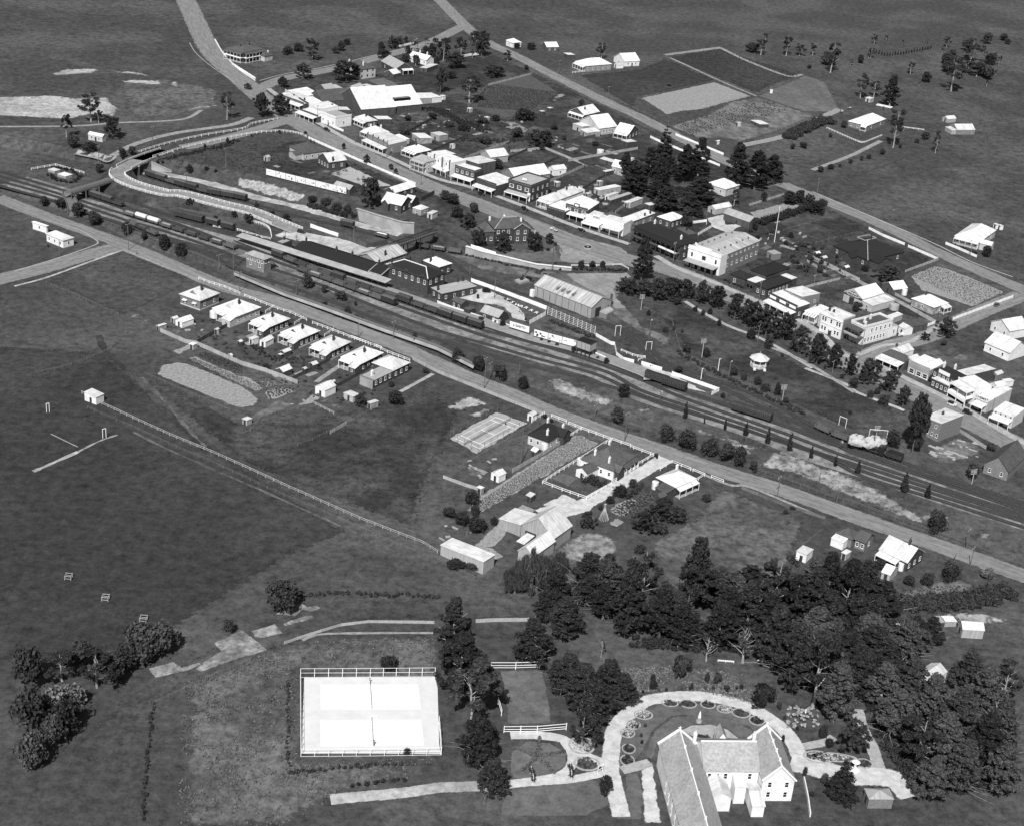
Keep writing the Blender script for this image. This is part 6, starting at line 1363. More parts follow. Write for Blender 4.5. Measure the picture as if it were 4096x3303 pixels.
# locomotive
def loco():
    A,B_ = GZ(24,430,1155,RAIL+.32),GZ(24,900,1310,RAIL+.32); d = B_-A; o = thing('steam_locomotive','small dark steam locomotive leaving the yard under white steam','locomotive',(A+B_)/2,math.atan2(d.y,d.x)+math.pi)
    MB().cyl((0,0,2.0),.78,-1.6,4.6,16,0,None,'x').build('boiler','car_black',o); MB().cyl((3.9,0,0),.32,2.6,3.9,12,0,.38).build('funnel','car_black',o); MB().cyl((1.6,0,0),.35,2.6,3.3,12,0,.2).build('dome','car_black',o)
    MB().box((-3.6,-1.3,1.2),(-1.6,1.3,3.5)).box((-3.8,-1.45,3.5),(-1.4,1.45,3.62)).build('cab','car_black',o); MB().box((-3.6,-1.2,.8),(4.8,1.2,1.1)).build('underframe','iron_black',o)
    MB().box((-10.2,-1.25,1.0),(-4.2,1.25,2.6)).build('tender','wagon_dark',o); MB().box((-10,-1.1,2.6),(-5,1.1,3.0)).build('coal','car_black',o); MB().box((4.8,-1.2,.7),(5,1.2,1.2)).build('buffer_beam','iron_black',o)
    for x,r_ in ((-2.6,.8),(-.6,.8),(1.4,.8),(3.6,.5),(-9,.5),(-7,.5),(-5.4,.5)):
        for s in (-1,1): MB().cyl((x,s*.72,r_+.02),r_,s*.72-.07,s*.72+.07,16,0,None,'y').build('wheel','iron_black',o)
    return o
loco()
rake('{k} behind the steaming locomotive, {n} from the left','wagons behind the locomotive',(23,2050,950),(24,400,1140),['open','open/ballast','van','open'],TRK['goods'])
# steam
def steam():
    m = bpy.data.materials.new('steam'); m.use_nodes = True; N = m.node_tree.nodes; Lk = m.node_tree.links; N.remove(N['Principled BSDF']); v = N.new('ShaderNodeVolumePrincipled'); v.inputs['Color'].default_value = (.97,.97,.97,1); v.inputs['Anisotropy'].default_value = .1
    tc = N.new('ShaderNodeTexCoord'); tx = N.new('ShaderNodeTexNoise'); tx.inputs['Scale'].default_value = .55; tx.inputs['Detail'].default_value = 5; Lk.new(tc.outputs['Object'],tx.inputs['Vector'])
    mr = N.new('ShaderNodeMapRange'); mr.inputs[1].default_value = .42; mr.inputs[2].default_value = .7; mr.inputs[3].default_value = 0; mr.inputs[4].default_value = 6; Lk.new(tx.outputs[0],mr.inputs[0]); Lk.new(mr.outputs[0],v.inputs['Density']); Lk.new(v.outputs[0],N['Material Output'].inputs['Volume'])
    S.cycles.volume_bounces = 8; MAT['steam'] = m; bm = bmesh.new(); g = random.Random(2); o0 = GZ(24,590,1130,RAIL+4)
    for x,y,r_ in ((310,1120,.7),(420,1110,1.3),(455,1085,2.3),(500,1100,2.4),(560,1115,1.7),(610,1118,2.3),(665,1108,2.5),(720,1110,1.8),(770,1115,1.1)):
        p = GZ(24,x,y,RAIL+4)-o0; bmesh.ops.create_icosphere(bm,subdivisions=2,radius=r_,matrix=Matrix.Translation(p))
    for v_ in bm.verts: v_.co += Vector((g.uniform(-.2,.2),)*3)
    me = bpy.data.meshes.new('steam_cloud'); bm.to_mesh(me); bm.free(); me.materials.append(m); o = ob('steam_cloud',me,None,o0); o['kind'] = 'stuff'; o['label'] = 'white puffs of steam above the locomotive'; o['category'] = 'steam'
steam()
# courthouse on the square
b = Bd('courthouse','two-storey brick courthouse with gabled wings and pale roof ridges','courthouse',12,(612,448),(988,425),(575,345),6.6,'h',3.4,'brick_wall','tile_mid',o=.3,ch=((.42,.8,1.8,'white_wall'),(.75,.25,1.8,'white_wall'),(.05,.9,1.8,'white_wall')))
b.windows('a',3,4.2,1.6,1.2,.02,.45); b.windows('a',4,1.0,1.6,1.2,.02,.5)
x0,x1 = b.L*.48,b.L*.93; b.block(x0,-1.6,x1,b.W*.6,6.6,'gy',2.6,'brick_wall','tile_mid',.3); m = (x0+x1)/2
for z in (4.2,1.0):
    for t in (.28,.72): ob('window',win_mesh('w'),b.root,(x0+(x1-x0)*t,-1.35,z),math.pi,(1.2,1,1.7))
for p_,q_ in (((x0,-1.65,6.7),(m,-1.65,9.3)),((x1,-1.65,6.7),(m,-1.65,9.3)),((0,0,6.7),(b.W/2,b.W/2,10.1)),((b.W/2,b.W/2,10.1),(b.L-b.W/2,b.W/2,10.1)),((b.L,b.W,6.7),(b.L-b.W/2,b.W/2,10.1))): MB().bar(p_,q_,.32).build('ridge_cap','footpath',b.root)
b.block(-5.4,-.6,.2,b.W*.75,5.6,'h',3.0,'brick_wall','tile_mid',.3); b.block(-8.5,b.W*.3,-5.45,b.W*.8,3.6,'sd',1.2,'brick_wall','tile_mid',.25)
for t in (-4.3,-1.6): ob('window',win_mesh('w'),b.root,(t,-.35,1.3),math.pi,(1.2,1,1.7))
b.verandah('d',2.4,'tile_mid',z=6)
# square: fountain,horse and cart,cars
o = thing('fountain','small round stone fountain in the middle of the street','fountain',G(12,1605,650)); MB().cyl((0,0,0),2.2,-.2,.55,20).build('kerb_ring','footpath',o); MB().cyl((0,0,0),1.8,.55,.6,20).build('water','glass',o); MB().cyl((0,0,0),.5,.55,1.5,12,0,.3).cyl((0,0,0),.9,1.5,1.7,14,0,1.0).cyl((0,0,0),.2,1.7,2.6,10,0,.12).build('basin','concrete',o)
# ------------------------------------------------------------------ cottages and yards below the front road
house('white-roofed bungalow at the left edge beyond the cross street',10,(217,572),(352,540),(18,498),3.6,'h','white_wall',win='b3a1')
house('white gable at the far left edge beside the cross street',10,(40,420),(70,410),(-120,370),3.4,'h','white_wall',win='b1')
def cottage(label,rc,p0,p1,p2,wall='timber_wall',porch=True,**k):
    k.setdefault('ch',((.45,.35,1.7),)); k.setdefault('win','a4b1')
    b = Bd('cottage',label,'cottage',rc,p0,p1,p2,k.pop('e',3.9),'h',None,wall,'iron_white',o=.5,**k)
    b.block(b.L*.16,b.W*.36,b.L*.4,b.W*.64,b.e+b.rise*.5,'gx',b.rise*.42,wall,'iron_white',.05)
    if porch:
        b.block(-3.0,.3,.4,b.W*.38,2.9,'sd',.8,wall,'iron_white',.2); ob('window',win_mesh('w'),b.root,(-2.8-.03,b.W*.2,1.2),math.pi/2,(.9,1,.9))
        b.verandah('b',2.2,t0=.0,t1=.6,drop=.4)
    b.box('base',(.42,.42,-1.2),(b.L-.42,b.W-.42,.55),'cream_wall')
    return b
b = cottage('first cottage in the front-road row, dark walls on a pale base',10,(1682,1217),(1892,1125),(1463,1135),'pale_brick',False,win='a2b2',e=4.4)
for t in (.25,.75): p,rz,_ = b.face('b',t,0); b.lean('b',1.0,2.9,2.5,'window_hood','iron_white',t-.1,t+.1)
b = cottage('second cottage in the front-road row, with white tank at its corner',11,(-18,1387),(237,1273),(-257,1282),'cream_wall',True)
cottage('third cottage in the front-road row, with white back porch',11,(337,1497),(567,1400),(137,1422))
cottage('fourth cottage in the front-road row, dark sides and lean-to',11,(662,1627),(887,1530),(453,1547))
cottage('fifth cottage in the front-road row, with path to small huts',21,(1002,152),(1217,45),(783,75))
cottage('sixth cottage in the front-road row, with long dark side wall',21,(1317,287),(1557,160),(1103,205))
b = Bd('cottage','last brick cottage in the front-road row, six white windows down its side','cottage',21,(1667,357),(1842,265),(1438,265),3.8,'h',None,'brick_wall','iron_white',o=.4,win='a3')
b.block(-11.5,.4,.3,b.W*.62,3.4,'f',0,'brick_wall','iron_grey',.1); b.box('parapet',(-11.55,.35,3.2),(-11.3,b.W*.62,3.9),'pale_brick'); b.box('rear_wall',(-11.62,.4,-1),(-11.56,b.W*.62,3.3),'concrete'); ob('chimney',chim_mesh('white_wall'),b.root,(-8,b.W*.35,3.2),0,(1,1,2.2))
for i in range(4): ob('window',win_mesh('w'),b.root,(-9.6+i*2.7,.4+.05,1.2),math.pi,(1.0,1,1.6))
tank('white rain tank at the corner of the second cottage',10,1835,1410,1.5,2.6,.8)
for rc,p0,p1,p2,e,r,wl,lab in (
 (10,(1490,1447),(1612,1400),(1423,1410),2.4,'gx','white_wall','white gabled workshop behind the first cottage'),
 (10,(1400,1408),(1442,1385),(1383,1385),2.2,'gx','cream_wall','tiny privy left of the white gabled workshop'),
 (10,(1240,1490),(1335,1462),(1204,1478),1.8,'sa','timber_light','low open fowl shed below the first cottage'),
 (10,(1865,1525),(1892,1510),(1833,1515),2.2,'gx','white_wall','white privy behind the second cottage'),
 (10,(1612,1690),(1662,1668),(1556,1672),2.0,'sa','timber_light','flat white-roofed fowl house on the yard corner'),
 (10,(2110,1655),(2140,1640),(2082,1640),2.2,'gx','timber_wall','dark-walled privy behind the third cottage'),
 (11,(160,1625),(230,1600),(118,1605),2.6,'f','white_wall','white box hut behind the third cottage'),
 (11,(300,1655),(397,1608),(227,1635),2.4,'gx','white_wall','white gabled shed behind the third cottage'),
 (11,(45,1650),(52,1640),(5,1640),2.0,'gx','timber_wall','small dark shed left of the white box hut'),
 (21,(500,165),(572,132),(457,142),2.2,'gx','timber_wall','white-roofed shed behind the fourth cottage'),
 (21,(462,190),(485,175),(437,178),2.0,'sb','timber_wall','tiny white-roofed hutch beside the fourth cottage shed'),
 (21,(490,372),(587,330),(408,337),2.6,'gx','timber_wall','dark gabled shed on the back fence of the cottages'),
 (21,(808,298),(862,275),(763,272),2.2,'gx','timber_wall','small gabled shed in the middle of the cottage yards'),
 (21,(722,342),(742,325),(688,328),2.2,'gx','timber_wall','privy left of the small gabled yard shed'),
 (21,(937,567),(1047,510),(833,517),3.0,'gx','white_wall','white weatherboard shed with lean-to behind the sixth cottage'),
 (21,(1025,478),(1047,462),(995,465),2.0,'gx','timber_wall','privy beside the white weatherboard shed'),
 (21,(1235,640),(1300,600),(1140,590),2.2,'sb','cream_wall','patched pale shed behind the last brick cottage'),
 (21,(1425,712),(1512,678),(1385,692),2.4,'sb','timber_light','open-fronted timber shed behind the last brick cottage'),
 (21,(100,890),(162,862),(45,868),2.0,'sb','timber_light','tumbledown slatted shed in the rough yard'),
 (20,(2000,195),(2050,205),(1945,180),1.6,'sa','white_wall','low white hutch against the long back fence'),
 (20,(572,642),(657,600),(445,590),3.0,'sc','white_wall','lone white shed standing in the paddock at left'),
 (22,(1022,838),(1062,805),(960,815),2.6,'gx','white_wall','white tennis shelter at the corner of the front road'),
 (22,(657,1482),(732,1440),(573,1437),2.6,'gx','white_wall','white gabled hut behind the dark-roofed tennis court house'),
 (22,(470,1618),(512,1598),(410,1600),2.4,'sb','timber_light','pale hut at the corner of the crop field'),
 (22,(1000,1702),(1068,1672),(930,1690),2.4,'sc','timber_wall','flat white-roofed shed above the big barn'),
 (22,(1050,1225),(1115,1195),(998,1195),2.4,'gy','timber_wall','brown gabled wash house behind the tennis court house'),
 (33,(1097,410),(1146,372),(1028,388),2.8,'sb','white_wall','white-fronted shed alone in the field beside the pines'),
 (34,(205,405),(234,380),(174,390),2.2,'sb','timber_light','small white-roofed privy below the dark twin-gabled cottage'),
 (34,(470,528),(516,480),(417,503),2.4,'gy','timber_light','patched lean-to shed behind the white-roofed roadside house'),
 (34,(800,810),(870,800),(783,775),1.8,'sb','timber_light','long low white-roofed shed by the rubble yard'),
 (34,(770,815),(806,806),(735,775),1.6,'sb','timber_wall','striped cold frame at the end of the low white shed'),
 (34,(905,853),(1036,853),(893,798),3.0,'gx','timber_light','slab-walled shed with bright ribbed roof at right'),
 (44,(740,255),(792,190),(655,190),3.6,'gx','white_wall','white-roofed building half buried in the pines at right'),
 (44,(340,972),(490,965),(322,905),3.0,'p','pale_brick','small hipped garden pavilion with cross finial at the bottom')):
    shed(lab,rc,p0,p1,p2,e,r,wl,'iron_white' if 'striped' not in lab and 'pavilion' not in lab else 'iron_grey')
b = house('dark-roofed house with three white chimneys beside the tennis court',22,(1187,1117),(1405,985),(948,1040),3.6,'h','cream_wall','tile_dark',ch=((.9,.85,1.8,'white_wall'),(.85,.1,2,'white_wall'),(.2,.25,2,'white_wall')),win='a3b3')
b.block(b.L*.55,-2,b.L*.95,b.W*.4,3.4,'gy',2.0,'brick_wall','tile_dark',.3); tank('white rain tank at the corner of the tennis court house',22,1148,1190,1.3,2.3)
b = house('large mottled-roof house inside white post-and-rail fences',22,(1887,1427),(2142,1265),(1510,1300),3.8,'h','white_wall','tile_mid',ch=((.75,.65,1.8,'white_wall'),(.2,.7,1.8,'white_wall'),(.15,.25,1.8,'white_wall')),win='a4b4',rise=4.2)
b.block(b.L*.05,-1.6,b.L*.35,b.W*.2,3.4,'gy',1.6,'brick_wall','tile_mid',.3); b.verandah('a',2,'tile_mid',t0=.4)
shed('pale-walled laundry with dark gabled roof behind the mottled-roof house',22,(1600,1455),(1722,1380),(1490,1390),2.8,'gx','white_wall','tile_mid',name='laundry'); clump('hedge','block of dark clipped hedge behind the mottled-roof house','hedge',[(22,1590,1530),(22,1740,1580)],5,2.4,'leaf',.22,90); tank('round tank beside the laundry of the mottled-roof house',22,1527,1350,1.3,2.2)
b = house('white pyramid-roofed house with dark rear lean-to above the drive',23,(547,1602),(722,1477),(370,1470),3.8,'h','brick_wall',ch=((.9,.9,1.5,'white_wall'),),win='a2b1'); b.block(-4.5,.3,.4,b.W*.6,3.0,'sd',.7,'brick_wall','tile_mid',.2); b.block(-8,-.2,-4.6,b.W*.3,2.6,'gx',1.0,'brick_wall','tile_mid',.15); b.verandah('a',2); tank('white rain tank beside the pyramid-roofed house',23,318,1610,1.1,2.6)
# barns
b = Bd('barn','huge white-roofed barn with broad gabled front','barn',32,(1247,545),(1453,405),(880,400),4.6,'gx',5.0,'timber_light','iron_white',o=.3)
b.block(-12.5,-.6,.1,b.W*.42,4.0,'gx',2.6,'timber_light','iron_white',.3); b.block(b.L*.05,b.W,b.L*.9,b.W+8.5,3.4,'sa',1.0,'timber_light','iron_white',.2); b.block(-6,b.W*.55,-.1,b.W*.78,2.6,'sd',.4,'timber_wall','iron_white',.15)
p,rz,_ = b.face('b',.3,.05); ob('door',unit_box('dark_paint'),b.root,(p[0],p[1],0),rz,(4,.1,3.4))
b = Bd('stable_range','long white skillion stable below the huge barn','stable',32,(492,820),(617,737),(28,608),3.6,'sa',.9,'timber_light','iron_white',o=.2); b.block(b.L,b.W*.15,b.L+1.4,b.W*.35,3.0,'f',0,'timber_light','iron_white',.1)
o = thing('pole_stack','wigwam of pale poles stacked beside the vegetable garden','poles',G(32,1775,335))
for i in range(16): a = i*.393; MB().bar((math.cos(a)*1.6,math.sin(a)*1.6,0),(math.cos(a+2.6)*.35,math.sin(a+2.6)*.35,5.6),.14).build('pole','pale_wood',o)
b = house('dark twin-gabled roadside cottage left of the white-roofed house',34,(322,337),(380,290),(250,308),3.2,'gy','pale_brick','tile_mid',win='a1b2',rise=2.2); b.block(-1,b.W+.1,b.L*.8,b.W+6.5,3.2,'h',1.8,'pale_brick','tile_mid',.3); b.block(-4,b.W+1.5,-.9,b.W+6,2.8,'sd',.4,'white_wall','iron_white',.1)
b = house('roadside house with steep bright white roof and back verandah',34,(574,454),(662,378),(408,364),3.6,'gy','brick_wall',rise=3.4,win='a3',ch=((.5,.3,1.6),)); b.verandah('b',2.6,t0=0,t1=.75); tank('bottle-shaped white tank beside the roadside house',34,530,495,.9,2.6)
# ------------------------------------------------------------------ convent
def convent():
    A,B_,D = G(43,475,806,up=6.5),G(43,815,803,up=6.5),G(43,422,603,up=6.5)
    b = Bd('convent','large slate-roofed convent with two gabled wings and white walls','convent',43,(475,806),(815,803),(422,603),6.5,'gx',4.2,'white_wall','slate',o=.3,ch=((-.05,.75,2.2,'white_wall'),(.97,.62,2.2,'white_wall')),chm='white_wall')
    ca,sa = math.cos(b.a),math.sin(b.a)
    def loc(x,y,up): p = G(43,x,y,up=up)-Vector(b.root.location); return p.x*ca+p.y*sa,-p.x*sa+p.y*ca
    x0,y0 = loc(272,1010,6.5); x1,_ = loc(560,1010,6.5); _,y1 = loc(186,640,6.5); b.block(x0+1,y0-15,x1-.5,y1,6.5,'gy',4.4,'white_wall','slate',.3); lw = (x0+1,y0-15,x1-.5,y1)
    x2,y2 = loc(828,860,6.5); x3,_ = loc(1028,846,6.5); _,y3 = loc(757,612,6.5); b.block(x2,y2,x3,y3,6.5,'gy',4.4,'white_wall','slate',.3); rw = (x2,y2,x3,y3)
    for q in (lw,rw):
        m = (q[0]+q[2])/2; MB().bar((m,q[1],10.95),(m,q[3],10.95),.28).build('ridge_cap','white_paint',b.root)
        for s,y in ((q[0],q[3]),(q[2],q[3])): MB().bar((s,y+.1,6.55),(m,y+.1,11.0),.55).build('barge_board','white_paint',b.root)
        MB().bar((m,q[3]+.1,11),(m,q[3]+.1,12),.16).bar((m-.4,q[3]+.1,11.6),(m+.4,q[3]+.1,11.6),.14).build('cross','white_paint',b.root)
        for i in range(4): MB().cyl((m,q[1]+(q[3]-q[1])*(i+.6)/4.4,0),.32,10.9,11.7,10,0,.25).build('ridge_vent','white_paint',b.root)
    for s in (rw[0],rw[2]): MB().bar((s,rw[1]-.1,6.55),((rw[0]+rw[2])/2,rw[1]-.1,11.0),.4).build('barge_board','white_paint',b.root)
    for i in range(2):
        for z in (4.2,1.2): ob('window',win_mesh('w'),b.root,(rw[0]+(rw[2]-rw[0])*(.25+.5*i),rw[1]+.28,z),math.pi,(1.0,1,1.7))
    for i in range(6): ob('window',win_mesh('w'),b.root,(1.6+i*(b.L-3)/5.5,.28,4.0),math.pi,(1.0,1,1.9))
    for i in range(7):
        for z in (4,1.2): ob('window',win_mesh('w'),b.root,(lw[0]+.28,lw[1]+2+i*4,z),math.pi/2,(1.0,1,1.8))
    MB().bar((0,b.W/2,10.75),(b.L,b.W/2,10.75),.25).build('ridge_cap','white_paint',b.root)
    b.block(b.L*.05,-7,b.L*.42,.2,4.2,'gy',1.6,'white_wall','iron_white',.2); b.block(b.L*.5,-4.2,b.L*.72,.2,5.2,'sc',.6,'white_wall','iron_white',.2); b.block(b.L*.74,-9,b.L*.98,-.1,3.4,'gx',1.1,'white_wall','iron_white',.2)
    b.block(b.L*.42,b.W-.2,b.L*.62,b.W+4,6,'gy',2.2,'white_wall','slate',.25)
    b.box('porch_floor',(b.L*.1,b.W,0),(b.L*.9,b.W+3,.35),'footpath')
convent()
p = G(43,445,508); o = thing('statue','white robed statue on a pedestal on the convent lawn','statue',p); MB().cyl((0,0,0),.75,-.2,.6,12).cyl((0,0,0),.5,.6,1.6,8).build('pedestal','footpath',o); MB().cyl((0,0,0),.42,1.6,2.7,10,0,.3).cyl((0,0,0),.3,2.7,3.2,10,0,.16).cyl((0,0,0),.16,3.2,3.5,10,0,.1).build('figure','white_paint',o)
p = G(44,252,800); o = thing('garden_shrine','small white mushroom-topped shrine beside the flower bed','shrine',p); MB().cyl((0,0,0),1.2,-.2,.3,12).cyl((0,0,0),.3,.3,2.8,10).build('stem','white_paint',o); MB().cyl((0,0,0),1.1,2.8,3.4,14,0,.2).build('cap','white_paint',o)
# rock garden of separate stones
p0 = G(43,1075,490); rg = thing('rock_garden','mound of pale stones with a small white figure beside the drive','rockery',p0)
me = None
for i in range(60):
    q = G(43,975+random.random()*190,415+random.random()*130)-p0
    if 'stone' not in UNIT:
        bm = bmesh.new(); bmesh.ops.create_icosphere(bm,subdivisions=1,radius=.5)
        for v in bm.verts: v.co *= random.uniform(.7,1.2)
        UNIT['stone'] = bpy.data.meshes.new('stone'); bm.to_mesh(UNIT['stone']); bm.free(); UNIT['stone'].materials.append(MAT['stone_wall'])
    ob('stone',UNIT['stone'],rg,(q.x,q.y,.15+max(0,1.6-.25*math.hypot(q.x,q.y))),random.uniform(0,6),(random.uniform(.6,1.5),random.uniform(.6,1.4),random.uniform(.5,1)))
MB().cyl((.5,1,0),.25,1.4,2.6,8,0,.14).build('figure','white_paint',rg)
# convent grounds
for pts,w_,m in (([(42,1110,1080),(42,1080,960),(42,1045,800),(42,1050,650),(42,1075,540),(42,1150,460),(43,120,385),(43,250,360),(43,400,352),(43,550,365),(43,700,402),(43,800,445),(43,890,500),(43,960,560),(43,1020,640),(43,1055,720),(43,1110,790)],4.2,'drive'),
                ([(42,440,590),(42,620,590),(42,760,615),(42,850,690),(42,960,740),(42,1040,770)],3.0,'drive'),([(42,760,620),(42,810,700),(42,800,780),(42,730,830),(42,620,855),(42,430,880)],2.4,'drive'),([(42,430,885),(42,600,870),(42,800,855),(42,1000,815)],2.6,'drive'),
                ([(43,1000,745),(43,1206,800),(44,200,830),(44,480,850),(44,600,960)],7,'drive'),([(44,410,820),(44,360,660),(44,300,540),(44,270,430)],3.2,'footpath'),([(43,1060,660),(43,1206,630),(44,130,600)],2.6,'footpath'),([(43,-20,800),(43,90,770),(43,150,750)],3,'footpath'),([(41,560,975),(41,700,962),(41,1000,935),(41,1206,905),(42,130,900),(42,400,890)],3.6,'sand')):
    ribbon('garden_path',m,pts,w_,.10,nx=1)
sheet('convent_yard','drive',[(43,90,800),(43,170,740),(43,200,980),(43,230,1120),(43,110,1120)],.09,jit=.2); sheet('convent_court','footpath',[(43,330,560),(43,400,530),(43,520,525),(43,620,555),(43,690,610),(43,560,600),(43,420,600)],.09,jit=.2)
sheet('lawn','lawn',[(43,20,520),(43,110,430),(43,250,395),(43,420,385),(43,560,405),(43,720,450),(43,850,520),(43,930,600),(43,1000,720),(43,900,620),(43,780,560),(43,620,500),(43,450,470),(43,280,480),(43,170,560),(43,110,700),(43,40,760),(43,-80,780),(43,-60,640)],.07); sheet('lawn','lawn',[(43,110,700),(43,170,560),(43,280,480),(43,450,455),(43,640,480),(43,780,560),(43,760,610),(43,690,610),(43,600,545),(43,430,525),(43,330,560),(43,200,640),(43,170,740)],.075)
sheet('lawn','lawn',[(42,430,780),(42,440,680),(42,540,620),(42,680,630),(42,780,690),(42,790,760),(42,700,830),(42,560,855),(42,450,850)],.08,jit=.1); sheet('lawn','lawn',[(42,370,195),(42,640,190),(42,700,520),(42,420,525),(42,390,300)],.07,jit=.2); sheet('lawn','lawn',[(42,400,900),(42,960,850),(42,1050,1000),(42,900,1080),(42,380,1080)],.06); sheet('lawn','lawn',[(43,0,810),(43,90,800),(43,130,960),(43,100,1100),(43,-60,1100),(42,1110,1000)],.06)
def bed(label,rc,x,y,rx,ry,m='leaf_mid',edge=True,h=.7):
    p = G(rc,x,y); k,_ = ppm(p,rc); a,b_ = rx/k,ry/k/.62; o = thing('flower_bed',label,'flower bed',p); n = 20
    MB().add([(a*math.cos(6.2832*i/n),b_*math.sin(6.2832*i/n),.1) for i in range(n)],[tuple(range(n))]).build('soil','dark_soil',o)
    if edge:
        V = []; 
        for r_,z in ((1.0,.1),(1.0,.22),(1.18,.22),(1.18,.0)): V += [(a*r_*math.cos(6.2832*i/n),b_*r_*math.sin(6.2832*i/n),z) for i in range(n)]
        MB().add(V,[(j*n+i,j*n+(i+1)%n,(j+1)*n+(i+1)%n,(j+1)*n+i) for j in range(3) for i in range(n)]).build('edging','footpath',o)
    Cn = [(a*.85*math.sqrt(random.random())*math.cos(t),b_*.85*math.sqrt(random.random())*math.sin(t),h*.4) for t in [random.uniform(0,6.28) for _ in range(int(10+a*b_*3))]]
    ob('plants',leaf_mesh('plants',Cn,[random.uniform(.25,.5) for _ in Cn],26,.16,m,len(Cn)),o); return o
for i,(rc,x,y,rx,ry,lab) in enumerate(((42,1185,525,35,22,'round edged bed nearest the drive corner'),(43,48,525,36,25,'round pale-edged bed left of the convent lawn'),(43,22,670,36,25,'oval pale-edged bed below the striped bed'),(43,380,400,45,22,'dark oval bed behind the statue'),(43,600,430,42,22,'round pale-edged bed right of the statue'),(43,795,500,42,25,'flowery round bed near the right gable'),(43,700,455,50,25,'square-cornered dark bed between two round beds'),(43,110,465,50,25,'untidy bed at the left end of the lawn'),(43,500,405,40,20,'shrubby bed straight behind the statue'),(43,270,395,45,18,'long low bed beside the drive'),(42,1145,575,40,25,'striped rectangular bed beside the drive'),(42,1145,740,38,28,'square bed of dark tufts near the path'),(43,1165,720,80,32,'long pale bed beside the forecourt'),(44,120,720,130,22,'long flower border edged in white'),(44,310,760,45,25,'oval bed beside the white shrine'),(42,900,760,70,35,'wedge-shaped flower bed beside the trellis'),(42,870,650,70,45,'rough bed under the leaning pine'),(43,470,598,50,10,'dark clipped bed by the convent porch'))):
    bed(lab+' in the convent garden',rc,x,y,rx,ry,['leaf_mid','bloom','leaf'][i % 3])
o = thing('star_bed','star-shaped bed of pale flowers in the round lawn','flower bed',G(42,610,715)); Cn = []
for i in range(5):
    a = math.pi/2+i*6.2832/5
    for j in range(16): t = j/15*6.6; Cn += [(t*math.cos(a)+random.uniform(-1,1)*(7-t)*.12,t*math.sin(a)*1.15+random.uniform(-1,1)*(7-t)*.12,.35) for _ in range(2)]
ob('plants',leaf_mesh('plants',Cn,[random.uniform(.3,.55) for _ in Cn],28,.17,'leaf_pale',77),o)
# ------------------------------------------------------------------ tennis courts
sheet('court_surface','court_grey',[(41,402,240),(41,1190,236),(41,1206,300),(42,10,640),(42,20,700),(41,385,700)],.10,jit=0)
def court(rc,q,label,m,off):
    A,B_,Cc,D = (G(rc,*p) for p in q); root = thing('tennis_court',label,'court',A); A0 = A.copy(); P = [v-A0 for v in (A,B_,Cc,D)]
    def pt(s,t): return P[0].lerp(P[1],s).lerp(P[3].lerp(P[2],s),t)
    if m: 
        V = [pt(s,t)+Vector((0,0,off)) for s,t in ((-.045,-.06),(1.045,-.06),(1.045,1.06),(-.045,1.06))]; MB().add(V,[(3,2,1,0)] if (V[1]-V[0]).cross(V[3]-V[0]).z < 0 else [(0,1,2,3)]).build('surface',m,root)
    ln = MB(); k = .125
    def seg(a,b): ln.bar(pt(*a)+Vector((0,0,off+.03)),pt(*b)+Vector((0,0,off+.03)),.10)
    for a,b in (((0,0),(1,0)),((1,0),(1,1)),((1,1),(0,1)),((0,1),(0,0)),((0,k),(1,k)),((0,1-k),(1,1-k)),((.23,k),(.23,1-k)),((.77,k),(.77,1-k)),((.23,.5),(.77,.5))): seg(a,b)
    ln.build('court_lines','line_white',root)
    a,b = pt(.5,-.08)+Vector((0,0,off)),pt(.5,1.08)+Vector((0,0,off)); nb = MB(); n = 14
    for i in range(n+1): c = a.lerp(b,i/n); nb.bar(c,c+Vector((0,0,.95)),.03)
    for z in (.2,.4,.6,.8): nb.bar(a+Vector((0,0,z)),b+Vector((0,0,z)),.03)
    nb.bar(a+Vector((0,0,.97)),b+Vector((0,0,.97)),.08); nb.build('net','dark_paint' if m is None else 'white_paint',root)
    for c in (a,b): MB().cyl((c.x,c.y,0),.07,c.z-.2,c.z+1.1,8).build('net_post','white_paint',root)
court(41,((525,292),(1066,290),(1082,425),(527,427)),'far one of the two white tennis courts','court_white',.14); court(41,((525,505),(1084,503),(1100,645),(527,648)),'near one of the two white tennis courts','court_white',.14)
court(22,((620,852),(885,948),(450,1187),(195,1078)),'marked dirt tennis court beside the front road',None,.09)
fence('court','white netting frame at the back of the white courts',[(41,380,238),(41,800,236),(41,1190,232)],2.9,3.2); fence('court','white netting frame on the left side of the white courts',[(41,380,238),(41,382,715)],2.9,2.6,'white_paint'); fence('court','white netting frame along the near side of the white courts',[(41,382,715),(41,800,712),(42,20,705)],2.4,3.4); fence('court','white netting frame on the right side of the white courts',[(42,8,520),(42,15,600),(42,22,705)],2.6,2.6)
o = thing('umpire_seat','small bench between the two white courts','bench',G(41,825,480)); MB().box((-1.1,-.2,.4),(1.1,.2,.5)).build('seat','white_paint',o)
for x in (-1,1): ob('leg',unit_box('white_paint'),o,(x,0,0),0,(.1,.35,.4))
fence('rail','white rail fence across the top of the square lawn',[(42,320,190),(42,470,190),(42,615,185)],2.4,4,rails=(.25,.55,.95)); fence('rail','white rail fence across the bottom of the square lawn',[(42,400,572),(42,600,570),(42,775,555)],2.2,4,rails=(.2,.5,.9)); fence('rail','short white rail on the left side of the square lawn',[(42,365,400),(42,385,470)],2.2,3)
